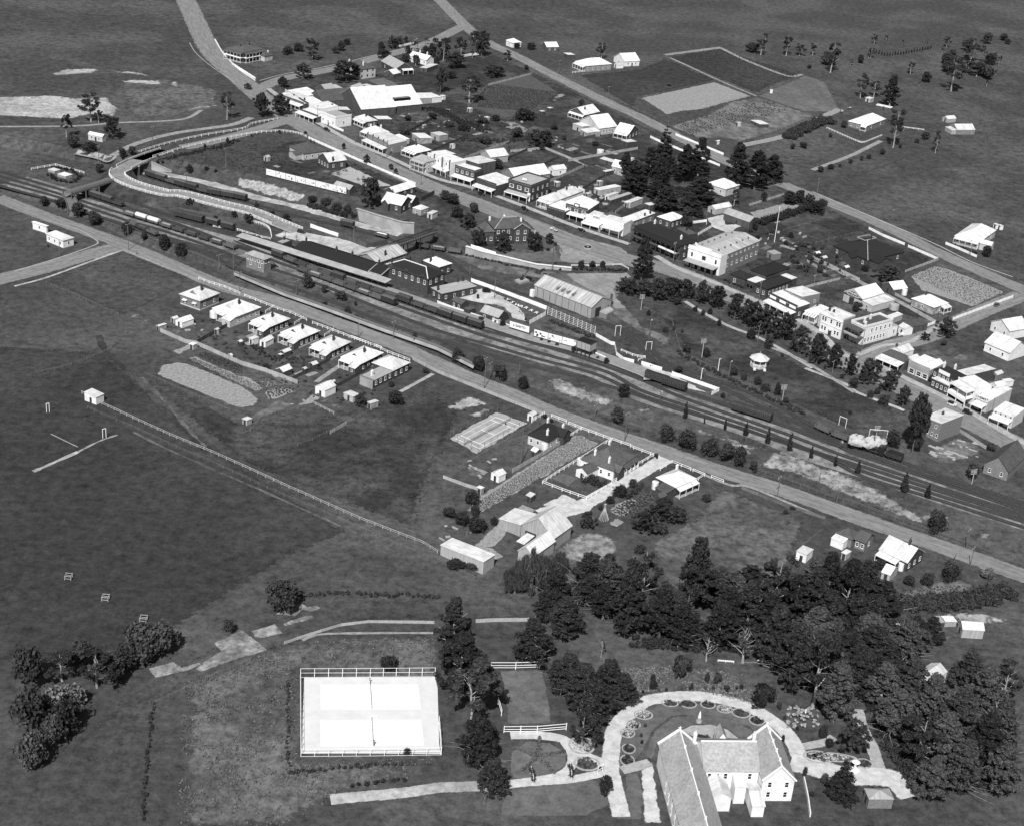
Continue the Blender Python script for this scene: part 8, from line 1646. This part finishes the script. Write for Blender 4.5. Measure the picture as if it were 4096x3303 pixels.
trees('bushmid','trees along the lower left creek','creekside tree at lower left, {n} from the left',[(31,480,1300,310,420),(30,1200,1736,240,380),(30,1370,1720,190,240),(30,1990,1560,170,140),(40,120,260,170,240,'gum'),(40,330,300,220,260,'gum'),(40,440,260,160,190),(40,600,140,230,260),(40,720,100,190,200),(40,60,470,170,260,'bushpale'),(40,150,560,180,220,'bush'),(40,60,660,180,200,'bushmid'),(40,180,420,140,200,'bushpale'),(40,-60,560,260,230),(40,-80,300,260,230),(40,500,200,160,180,'bush'),(40,240,180,150,200,'bush'),(40,-60,780,200,200)])
trees('bush','bushes round the barns','dark bush round the barns and drive, {n} from the left',[(32,400,300,120,120),(32,120,330,110,180),(32,260,400,130,200),(32,420,470,150,240),(32,360,180,150,190),(32,600,400,90,90),(32,1590,440,190,190,'round'),(32,1740,240,60,60),(32,1840,170,80,110),(32,1960,60,90,140),(33,230,180,120,170,'round'),(33,110,270,130,150,'round'),(33,300,210,90,160),(33,200,280,60,130),(33,490,85,50,70),(32,200,850,70,260),(32,380,880,70,200),(22,1940,1690,100,200),(22,2080,1600,90,110),(34,820,560,110,140),(34,690,590,80,90),(34,580,590,60,80),(34,1050,550,70,90,'bushpale'),(34,400,500,70,80),(32,500,850,60,120)])
clump('hedge','broad dark hedge below the roadside house','hedge',[(34,470,710),(34,700,715),(34,1000,690),(34,1150,640)],8,2.6,'leaf',.35,110); clump('hedge','dark hedge on the creek line below the paddock','hedge',[(31,700,1160),(31,1000,1140),(31,1500,1150),(31,2137,1170)],2.5,.9,'leaf',.25,60)
trees('round','yard trees by the cottages','dark tree by the last brick cottage, {n} from the left',[(21,1690,720,150,190,'bush'),(21,1310,740,150,140),(21,2010,385,60,90,'bush'),(21,1640,530,60,80,'bush'),(21,300,340,60,100,'bush')])
trees('round','trees along the front road verge','low plant along the front garden fences, {n} from the left',[(22,1145,870,50,60,'bush'),(22,1215,910,40,50,'bush'),(23,330,1290,60,60,'bush'),(33,965,160,30,35,'bush'),(33,1010,130,18,45,'bush')])
trees('bush','scrub along the goods line','scrub bush between park and goods line, {n} from the left',[(13,430,1550,60,80),(13,520,1530,50,40),(13,610,1560,50,40),(13,250,1370,60,60),(23,570,390,80,110),(23,650,170,90,110),(23,860,210,90,120),(23,1160,420,90,130),(23,1260,470,90,110),(23,1410,510,90,100),(23,1500,580,90,130),(23,1620,630,150,80),(23,1720,700,60,90),(23,1680,210,40,45),(24,400,820,45,55),(12,1420,1440,60,60),(12,1300,1380,50,60),(12,520,1130,60,110),(12,430,1200,60,40),(23,1040,655,65,60),(23,300,310,40,110)])
# ------------------------------------------------------------------ poles
for i,(rc,x,y,h,a) in enumerate(sorted([(10,920,672,275,1),(10,2040,915,330,1),(11,628,1190,190,1),(11,25,1120,210,1),(11,1287,1610,150,1),(22,497,550,325,1),(22,560,440,170,1),(22,1680,850,130,1),(22,1997,1110,300,1),(23,1625,1700,220,2),(22,885,1360,385,0),(34,950,470,112,1),(34,925,365,115,1),(34,142,95,95,1),(11,1665,1620,190,2),(10,185,730,170,0),(10,1885,885,160,1),(22,870,400,140,0),(34,855,445,55,0),(24,70,1540,140,0),(24,275,1720,120,0)],key=lambda q: nat(*q[:3])[0])):
    pole('timber pole along the front road and railway, %s from the left' % nth(i),rc,x,y,h,a,group='poles along the front road')
for i,(rc,x,y,h,a) in enumerate(sorted([(0,1180,1170,210,1),(0,603,1390,230,1),(0,1540,1570,120,2),(1,200,465,290,1),(1,455,640,120,0),(1,855,910,180,1),(1,1257,1130,190,1),(1,1595,1285,180,2),(1,960,300,160,0),(1,1960,1580,120,1),(0,1960,1400,210,1),(2,50,1490,190,1),(13,40,610,240,0),(13,510,830,240,2),(13,295,585,140,0),(13,1425,1240,230,1),(13,1415,1645,170,1),(13,607,1110,130,1),(24,200,430,180,1),(24,515,170,260,1),(24,1890,910,270,1),(14,1345,1430,150,0),(14,845,380,140,1),(2,1295,380,130,1),(2,1820,660,130,1),(3,455,980,120,0),(14,15,1050,110,1),(13,2015,1050,110,1),(13,870,330,60,0),(11,510,570,90,1),(11,1240,590,170,1),(11,630,580,70,3),(12,1220,900,250,4),(12,605,1190,220,0),(12,1185,1330,180,0),(12,345,940,110,0),(12,1935,1110,170,0),(14,1680,750,140,1),(4,50,1650,140,1)],key=lambda q: nat(*q[:3])[0])):
    pole('timber street pole on the town side of the railway, %s from the left' % nth(i),rc,x,y,h,a,group='street poles in the town')
for i,(rc,x,y,h) in enumerate(((23,820,215,200),(23,1680,670,165),(24,680,1050,110),(13,170,1310,165),(24,1700,1560,160))): pole('tall telegraph pole with many crossarms beside the park, %s from the left' % nth(sorted((820+2003-2003,1680,2683,170,3700)).index((820,1680,2683,170,3700)[i])),rc,x,y,h,4,'pale_wood',group='telegraph poles beside the park',ang=20)
pole('very tall white flag mast with one yard behind the picture hall',13,1595,590,385,0,'white_paint','flag_mast','mast'); p = G(13,1595,590)
o = [q for q in C.objects if q.name.startswith('flag_mast')][0]; MB().bar((-2.4,0,10.5),(2.4,0,10.0),.16).build('yard','white_paint',o)
for i,(rc,x,y,h) in enumerate(((23,810,455,130),(23,990,380,160),(23,1105,440,200),(13,255,1600,200),(23,370,690,120))):
    p = GZ(rc,x,y,RAIL); k = ppm(p,rc)[1]; o = thing('signal_post','railway signal post by the goods lines, %s from the left' % nth((1,2,3,4,0).index(i) if False else i),'signal',p,R(56),'railway signals'); hh = h/k; MB().cyl((0,0,0),.18,-.5,hh*.95,8,0,.12).build('post','white_paint' if i in (0,1) else 'wood',o); MB().box((-.1,-.06,hh*.86),(1.3,.04,hh*.91)).build('arm','white_paint',o); MB().bar((.25,.2,0),(.25,.2,hh*.8),.06).build('ladder','iron_black',o)
# goal posts,gallows frames,pens,band rotunda
def goal(label,rc,p,q,h):
    A,B_ = G(rc,*p),G(rc,*q); o = thing('goal_posts',label,'goal posts',A); d = B_-A; k = h/ppm(A,rc)[1]; MB().bar((0,0,-.3),(0,0,k),.16).build('upright',Wl,o); MB().bar(d+Vector((0,0,-.3)),d+Vector((0,0,k)),.16).build('upright',Wl,o); MB().bar((0,0,k-.05),d+Vector((0,0,k-.05)),.15).build('crossbar',Wl,o)
goal('tall narrow white goal frame in the park beside the railway',24,(278,935),(350,965),100); goal('wide white goal frame in the park near the steam',24,(600,1060),(790,1075),85); goal('white goal posts in the left paddock',20,(645,1075),(680,1068),100); goal('white goal posts cut by the left edge',20,(45,800),(75,795),95); goal('dark gallows frame over the goods line',12,(1895,1590),(1950,1585),110); goal('dark loading gauge frame nearer the park',23,(220,140),(280,135),90)
for i,(x,y) in enumerate(((280,970),(675,1195),(1080,1420))): 
    o = thing('tree_guard','%s small rail tree guard in the lower paddock' % ['left','middle','right'][i],'tree guard',G(30,x,y)); b = MB()
    for sx in (-1,1):
        for sy in (-1,1): ob('post',unit_box('pale_wood'),o,(sx*.9,sy*.9,0),0,(.14,.14,1.5))
    for z in (.5,1.3): b.bar((-.9,-.9,z),(.9,-.9,z),.12).bar((.9,-.9,z),(.9,.9,z),.12).bar((.9,.9,z),(-.9,.9,z),.12).bar((-.9,.9,z),(-.9,-.9,z),.12)
    b.build('rail','pale_wood',o)
def rotunda():
    p = G(23,1425,310); o = thing('band_rotunda','octagonal bandstand with pale ribbed roof on the park lawn','bandstand',p); n = 8; R0 = 3.4; z = 3.6
    MB().cyl((0,0,0),R0,-.3,.9,n).build('floor','pale_wood',o); V = [((R0+.6)*math.cos(6.2832*i/n),(R0+.6)*math.sin(6.2832*i/n),z) for i in range(n)]+[(0,0,z+2.2)]
    for i in range(n):
        a,b_ = V[i],V[(i+1) % n]; MB().add([a,b_,V[n],(a[0],a[1],z-.12),(b_[0],b_[1],z-.12)],[(0,1,2),(3,4,1,0)]).build('roof_panel','iron_white',o); MB().bar(a,V[n],.14).build('roof_rib','iron_grey',o)
        c = (R0*.95*math.cos(6.2832*i/n),R0*.95*math.sin(6.2832*i/n)); ob('post',unit_box(Wl),o,(c[0],c[1],.5),6.2832*i/n,(.16,.16,z-.4)); d = (R0*.95*math.cos(6.2832*(i+1)/n),R0*.95*math.sin(6.2832*(i+1)/n)); MB().bar((*c,1.8),(*d,1.8),.1).bar((*c,1.1),(*d,1.75),.08).bar((*c,1.75),(*d,1.1),.08).build('balustrade',Wl,o)
    MB().cyl((0,0,0),.12,z+2.1,z+3.2,8,0,.03).build('finial','iron_grey',o)
    for s in (-1,1):
        for k in range(4): MB().box((s*2.0-.5,-R0-.3-.3*k,.6-.2*k),(s*2.0+.5,-R0-.3*k,.7-.2*k)).build('step',Wl,o)
rotunda()
# ------------------------------------------------------------------ cars,carts,people
for lab,rc,x,y,a,m,tp in (('dark car parked by the low verandah shop',1,800,905,-44,'car_black',None),('dark car parked by the picket gate',1,955,1000,-42,'car_black',None),('dark car parked before the striped-coping shop',12,465,85,-38,'car_black',None),('dark car beneath the tall brick shop',12,930,245,-38,'car_black',None),('car with white top before the white awnings',12,1535,470,-38,'car_black','car_pale'),('dark car on the pale station forecourt',11,680,490,-20,'car_black',None),('dark car under the white corner-shop verandah',24,905,400,-34,'car_black',None),('white car with dark hood opposite the brick block',24,1490,730,-34,'car_pale','car_black'),('dark car outside the chemist',24,1655,815,-34,'car_black',None),('dark car below the ornate bank',13,1950,1555,-34,'car_black',None),('grey car parked before the sign-panel store',13,1330,1240,-40,'wagon_grey','iron_grey'),('dark lorry-like car in the goods yard by the crane',12,985,1000,-34,'car_black',None),('dark car in the side street beyond the allotment',14,1965,1270,50,'wagon_grey',None)):
    car(lab,rc,x,y,a,m,tp)
o = thing('hay_cart','small farm cart near the rail tracks by the goods crane','cart',G(12,1150,930),R(-5)); MB().box((-2.4,-.8,.8),(2.4,.8,1.0)).build('bed','wood',o)
for x in (-1.4,1.4):
    for y in (-.9,.9): MB().cyl((x,y,.55),.55,y-.06,y+.06,14,0,None,'y').build('wheel','wood',o)
def horse(label,rc,x,y,a):
    J = [(0,0,1.25),(-.6,0,1.3),(.55,0,1.3),(.95,0,1.75),(1.2,0,2.05),(1.55,0,1.85),(.5,.18,1.1),(.52,.2,.62),(.5,.2,.06),(.5,-.18,1.1),(.62,-.2,.62),(.56,-.2,.06),(-.65,.18,1.15),(-.55,.2,.85),(-.75,.2,.5),(-.7,.2,.06),(-.65,-.18,1.15),(-.6,-.2,.85),(-.85,-.2,.5),(-.8,-.2,.06),(-.95,0,1.25),(-1.1,0,.7)]
    E = [(0,1),(0,2),(2,3),(3,4),(4,5),(2,6),(6,7),(7,8),(2,9),(9,10),(10,11),(1,12),(12,13),(13,14),(14,15),(1,16),(16,17),(17,18),(18,19),(1,20),(20,21)]
    rad = [.3,.3,.32,.2,.14,.09,.12,.07,.05,.12,.07,.05,.16,.1,.06,.05,.16,.1,.06,.05,.08,.05]
    me = bpy.data.meshes.new('body'); me.from_pydata(J,E,[]); t = bpy.data.objects.new('t',me); C.objects.link(t); t.modifiers.new('s','SKIN'); q = t.modifiers.new('d','SUBSURF'); q.levels = q.render_levels = 1
    for i,r_ in enumerate(rad): me.skin_vertices[0].data[i].radius = (r_,r_)
    me.skin_vertices[0].data[0].use_root = True; bpy.context.view_layer.update(); m2 = bpy.data.meshes.new_from_object(t.evaluated_get(bpy.context.evaluated_depsgraph_get())); bpy.data.objects.remove(t); m2.materials.clear(); m2.materials.append(MAT['car_pale'])
    o = ob('horse',m2,None,G(rc,x,y),R(a)); tag(o,label,'horse'); return o
horse('pale horse standing in the street before the courthouse',12,1215,465,-30); o = thing('sulky','light two-wheeled cart behind the pale horse','cart',G(12,1262,482),R(-30)); MB().box((-.9,-.6,.9),(.8,.6,1.1)).box((-.9,-.6,1.1),(-.7,.6,1.5)).build('seat','car_pale',o); MB().bar((-.5,.7,.9),(-2.4,.5,1.1),.07).bar((-.5,-.7,.9),(-2.4,-.5,1.1),.07).build('shaft','wood',o)
for y in (-.8,.8): MB().cyl((0,y,.65),.65,y-.05,y+.05,16,0,None,'y').build('wheel','wood',o)
for lab,rc,x,y,a,cl,dr in (('person in dark clothes walking on the dirt tennis court',22,725,943,40,'cloth_dark',False),('person standing alone in the street below the courthouse',12,1320,690,20,'cloth_dark',False),('person on the footpath by the stepped-parapet shop',12,1240,335,10,'cloth_dark',False),('person in white outside the dark hotel',13,377,700,-40,'cloth_white',True),('person at the far end of the upper white court',41,797,277,0,'cloth_dark',False),('person by the near gate of the white courts',41,823,652,0,'cloth_dark',False),('person in white on the head-of-street dirt court',1,1250,1450,0,'cloth_white',False),('person in white at the near end of the head-of-street court',1,1350,1535,0,'cloth_white',False),('person on the lawn edge by the dark corner',10,1010,720,0,'cloth_dark',False),('person walking by the cream edge shop post',24,1600,750,0,'cloth_dark',False),('person on the front path of the picture hall',13,1045,1085,0,'cloth_white',True)):
    person(lab,rc,x,y,a,cl,.15,dr,cl == 'cloth_dark')
sheet('tennis_court','court_dirt',[(1,990,1460),(1,1200,1385),(1,1640,1590),(1,1380,1600)],.08)
# garden hedges and clutter
for lab,pts,w_,h in (('low hedge beside the station approach',[(11,0,490),(11,260,560)],1.3,1.1),('bushes along the drive of the pyramid-roofed house',[(33,10,60),(33,100,0)],2.2,1.6),('dark growth on the bank below the twin-gabled cottage',[(11,760,200),(11,1000,270),(11,1250,300)],5,1.6),('rough growth along the foot of the whitewashed wall',[(12,320,735),(12,700,825),(12,1000,880)],1.4,.9),('long grass under the street-corner fence',[(12,1300,880),(12,1700,885),(12,2020,890)],2.5,.8),('dark scrub strip beside the park railing',[(23,560,160),(23,1000,400),(23,1500,640),(23,1900,830)],3,1.0),('garden beds before the office with arches',[(13,1060,990),(13,1250,1080)],2.5,.8),('dark bank growth beside the loop road',[(0,1250,1330),(0,1500,1260),(0,1900,1180),(1,0,1110)],4,1.0),('garden growth behind the cottages',[(11,180,1700),(21,250,170),(21,420,250)],4,.6),('scrub in the yards between the cottage huts',[(21,550,240),(21,700,230)],3,.7),('thick undergrowth below the pines',[(33,80,930),(33,400,960),(33,800,950),(34,200,970)],8,1.5),('thick undergrowth right of the convent garden',[(44,420,500),(44,560,700),(44,700,900),(44,950,850),(44,1000,600)],12,2.0),('scrub in the town gardens behind the barns',[(1,1700,760),(2,0,780),(2,200,880),(2,500,1000)],9,.9),('scrub in the back gardens above the shops',[(2,300,1100),(2,700,1120),(2,1000,1080)],8,.9),('scrub round the far right bungalow',[(14,1500,620),(14,1750,720)],2.5,1.2),('undergrowth in the pine grove by the far road',[(3,100,1600),(3,400,1620),(3,700,1650),(13,500,100)],9,1.3)):
    clump('undergrowth',lab,'shrubs',pts,w_,h,'leaf',.28,60,kind='stuff')

# ------------------------------------------------------------------ rough cover and back-lot planting
tufts('grass_tufts','long rough grass in the paddock round the white courts',[(41,-330,270),(41,30,150),(41,300,30),(41,1190,-10),(41,1190,170),(41,360,170),(41,360,740),(41,1190,730),(41,1190,840),(41,600,930),(41,300,1160),(41,-360,1160)],5200,.5,'leaf_pale',.5)
tufts('grass_tufts','tussocks in the dark middle paddock',[(20,1200,560),(21,0,1000),(21,640,780),(21,1500,760),(21,2000,560),(22,300,760),(22,-60,1500),(32,-100,-50),(31,1900,470),(31,700,0),(21,0,1300)],3200,.45,'leaf_mid',.4)
tufts('grass_tufts','weeds over the railway embankment',[(22,950,380),(22,2000,640),(23,600,790),(23,2100,1340),(24,600,1540),(34,800,150),(34,1000,330),(34,400,130),(23,1700,1500),(23,900,1220),(22,1850,830),(22,1000,510)],3600,.5,'leaf_pale',.5)
tufts('grass_tufts','weeds on the banks of the cutting and loop road',[(0,1300,1300),(1,0,1150),(1,600,1100),(1,700,1200),(1,500,1420),(1,250,1480),(0,1500,1440)],1500,.5,'leaf_mid',.5)
tufts('grass_tufts','rank growth over the back lots of the town',[(1,1640,880),(1,2000,720),(2,400,760),(2,700,880),(2,1100,800),(2,1700,1080),(2,1700,1500),(2,1300,1480),(2,800,1300),(2,0,1180),(1,1700,1000)],3200,.55,'leaf_mid',.5)
tufts('grass_tufts','rough growth in the gardens below the tiled house',[(13,1500,640),(13,2137,500),(14,300,900),(14,500,1000),(14,300,1100),(14,0,1060),(13,1900,900)],1400,.5,'leaf_mid',.5)
tufts('grass_tufts','litter of leaves and weeds behind the convent drive',[(43,-150,330),(43,100,330),(43,400,310),(43,760,400),(43,760,230),(43,300,170),(43,-100,200)],1500,.45,'leaf_pale',.4)
tufts('grass_tufts','weeds between railway and park',[(13,240,1320),(13,540,1600),(23,700,230),(23,1400,560),(24,0,900),(24,400,1090),(24,200,1080),(23,1500,720),(23,600,330),(13,100,1500)],1500,.5,'leaf_mid',.5)
tufts('shrubbery','loose garden shrubs in the dark back lots behind the shops',[(1,1640,880),(1,2000,720),(2,400,780),(2,700,900),(2,1100,840),(2,1400,1000),(2,1500,1200),(2,1000,1300),(2,300,1190),(1,1850,1000)],60,1.2,'leaf',1.6,'shrubs',46)
scatter(['round','bush','gum'],'trees at the top of the town','tree in the upper gardens near the top edge, {n} from the left',[(1,300,330),(1,500,90),(1,1500,20),(2,500,-40),(2,950,-60),(2,500,120),(2,300,450),(1,1950,480),(1,1700,440),(1,1500,150),(1,900,280)],44,2.5,7)
scatter(['bush','bushmid','round'],'shrubs in the hall blocks','garden shrub between the picture hall and the far road, {n} from the left',[(13,1250,480),(13,1650,470),(13,2000,640),(14,300,700),(14,300,1050),(13,1900,950),(13,1600,650)],36,1.2,3.2)
scatter(['gum','bush','gum'],'scrub on the top right hill','scattered gum sapling on the hill at top right, {n} from the left',[(3,1200,20),(4,2137,20),(4,2137,500),(4,1000,600),(4,1000,300),(3,1900,350)],40,3,9)
tufts('shrubbery','low shrubs in the cottage yards',[(10,1500,1420),(10,1800,1400),(11,300,1700),(21,700,160),(21,1000,330),(21,1500,560),(21,1200,820),(21,500,520),(20,1700,100)],80,.7,'leaf',.9,'shrubs',46)
tufts('shrubbery','shrubs in the gardens above the cutting',[(1,250,1200),(1,560,1110),(1,1250,1360),(1,1700,1640),(12,0,330),(12,300,560),(11,1950,200),(1,1200,1500),(1,500,1400)],36,1.2,'leaf',1.6,'shrubs',46)
for i in range(70):
    q = random.choice([((1,1750),(700,1000)),((2,0),(760,1150)),((2,900),(900,1250)),((2,1250),(1480,1700)),((13,1400),(480,640)),((12,1650),(60,200))]); rc = q[0][0]; p = G(rc,q[0][1]+random.random()*520,random.uniform(*q[1]))
    o = ob('timber_stack',unit_box(random.choice(['pale_wood','timber_light','concrete'])),None,(p.x,p.y,p.z-.05),random.uniform(0,3),(random.uniform(.8,2.6),random.uniform(.5,1.4),random.uniform(.3,.9))); tag(o,'x','clutter','clutter in the back yards')
for i in range(34):
    q = random.choice([((21,380),(150,760)),((20,1750),(100,260)),((32,20),(380,560)),((22,250),(1300,1560)),((10,1300),(1380,1600))]); p = G(q[0][0],q[0][1]+random.random()*420,random.uniform(*q[1]))
    o = ob('board_stack',unit_box(random.choice(['pale_wood','timber_light','wood'])),None,(p.x,p.y,p.z-.05),random.uniform(0,3),(random.uniform(.6,2.4),random.uniform(.3,.9),random.uniform(.2,.6))); tag(o,'x','clutter','boards in the lower yards')

scatter(['pine','pine','pinepale','spire'],'understorey pines','young dark conifer filling the lower wood, {n} from the left',[(33,0,560),(33,420,640),(33,800,560),(33,1206,560),(34,420,720),(34,420,980),(44,430,350),(43,1000,330),(43,800,120),(33,700,940),(33,0,900),(32,1200,1300),(32,1500,1150)],46,8,15)
for i,(a,b_) in enumerate((((1,1250,700),(1,1640,560)),((1,1640,1120),(1,2137,850)),((1,2090,1220),(2,330,1060)),((2,300,1300),(2,760,1130)),((2,500,1420),(2,1010,1190)),((2,830,1520),(2,1300,1290)),((2,1180,1560),(2,1560,1390)),((12,1500,60),(2,1800,1480)),((12,1700,200),(2,2000,1580)),((12,1900,280),(12,2100,130)),((13,100,300),(13,330,170)),((2,1100,1190),(2,1700,1060)),((2,1400,1330),(2,2137,1200)))):
    fence('paling','%s board fence dividing the back lots of the main street' % nth(i),[a,b_],1.5,3.5,'timber_wall' if i % 3 else 'timber_light')
for rc,x0,x1,y0,y1,n in ((1,1700,2100,760,1000,9),(2,0,1100,900,1180,18),(2,1250,1900,1050,1450,12),(13,1500,2000,520,900,9),(21,300,900,160,520,9),(22,300,700,1260,1480,4),(1,300,1100,1330,1460,6),(11,0,420,1560,1700,4),(14,0,500,760,1000,8),(24,1150,1700,60,230,7)):
    for i in range(n):                      # beds dug in the back gardens
        p = G(rc,random.uniform(x0,x1),random.uniform(y0,y1)); w_,l = random.uniform(1.5,4),random.uniform(3,9); a = R(-36)+(math.pi/2 if random.random() < .5 else 0); ca,sa = math.cos(a),math.sin(a)
        V = [(p.x+ca*u_*l-sa*v_*w_+random.uniform(-.3,.3),p.y+sa*u_*l+ca*v_*w_+random.uniform(-.3,.3)) for u_,v_ in ((-.5,-.5),(.5,-.5),(.5,.5),(-.5,.5))]
        struct(ob('garden_bed',mesh('garden_bed',[(x,y,hgt(x,y)+.16+.002*i) for x,y in V],[(0,1,2,3)],random.choice(['soil','dark_soil','yard','lawn','pale_grass']))))
tufts('weeds','weeds growing between the yard tracks',[(10,300,100),(10,1900,540),(11,400,760),(11,1800,1330),(22,900,150),(22,2000,480),(22,1500,430),(11,1200,1260),(11,0,860),(10,900,430)],1300,.45,'leaf_mid',.35)

for g_,t_ in (('clutter in the back yards','small pale board stack in the town back yards, %s from the left'),('boards in the lower yards','loose boards in the yards below the front road, %s from the left'),('rubble slabs on the cleared block','flat pale rubble slab beside the square brick block, %s from the left')):
    number_labels([o for o in C.objects if o.get('group') == g_],t_)
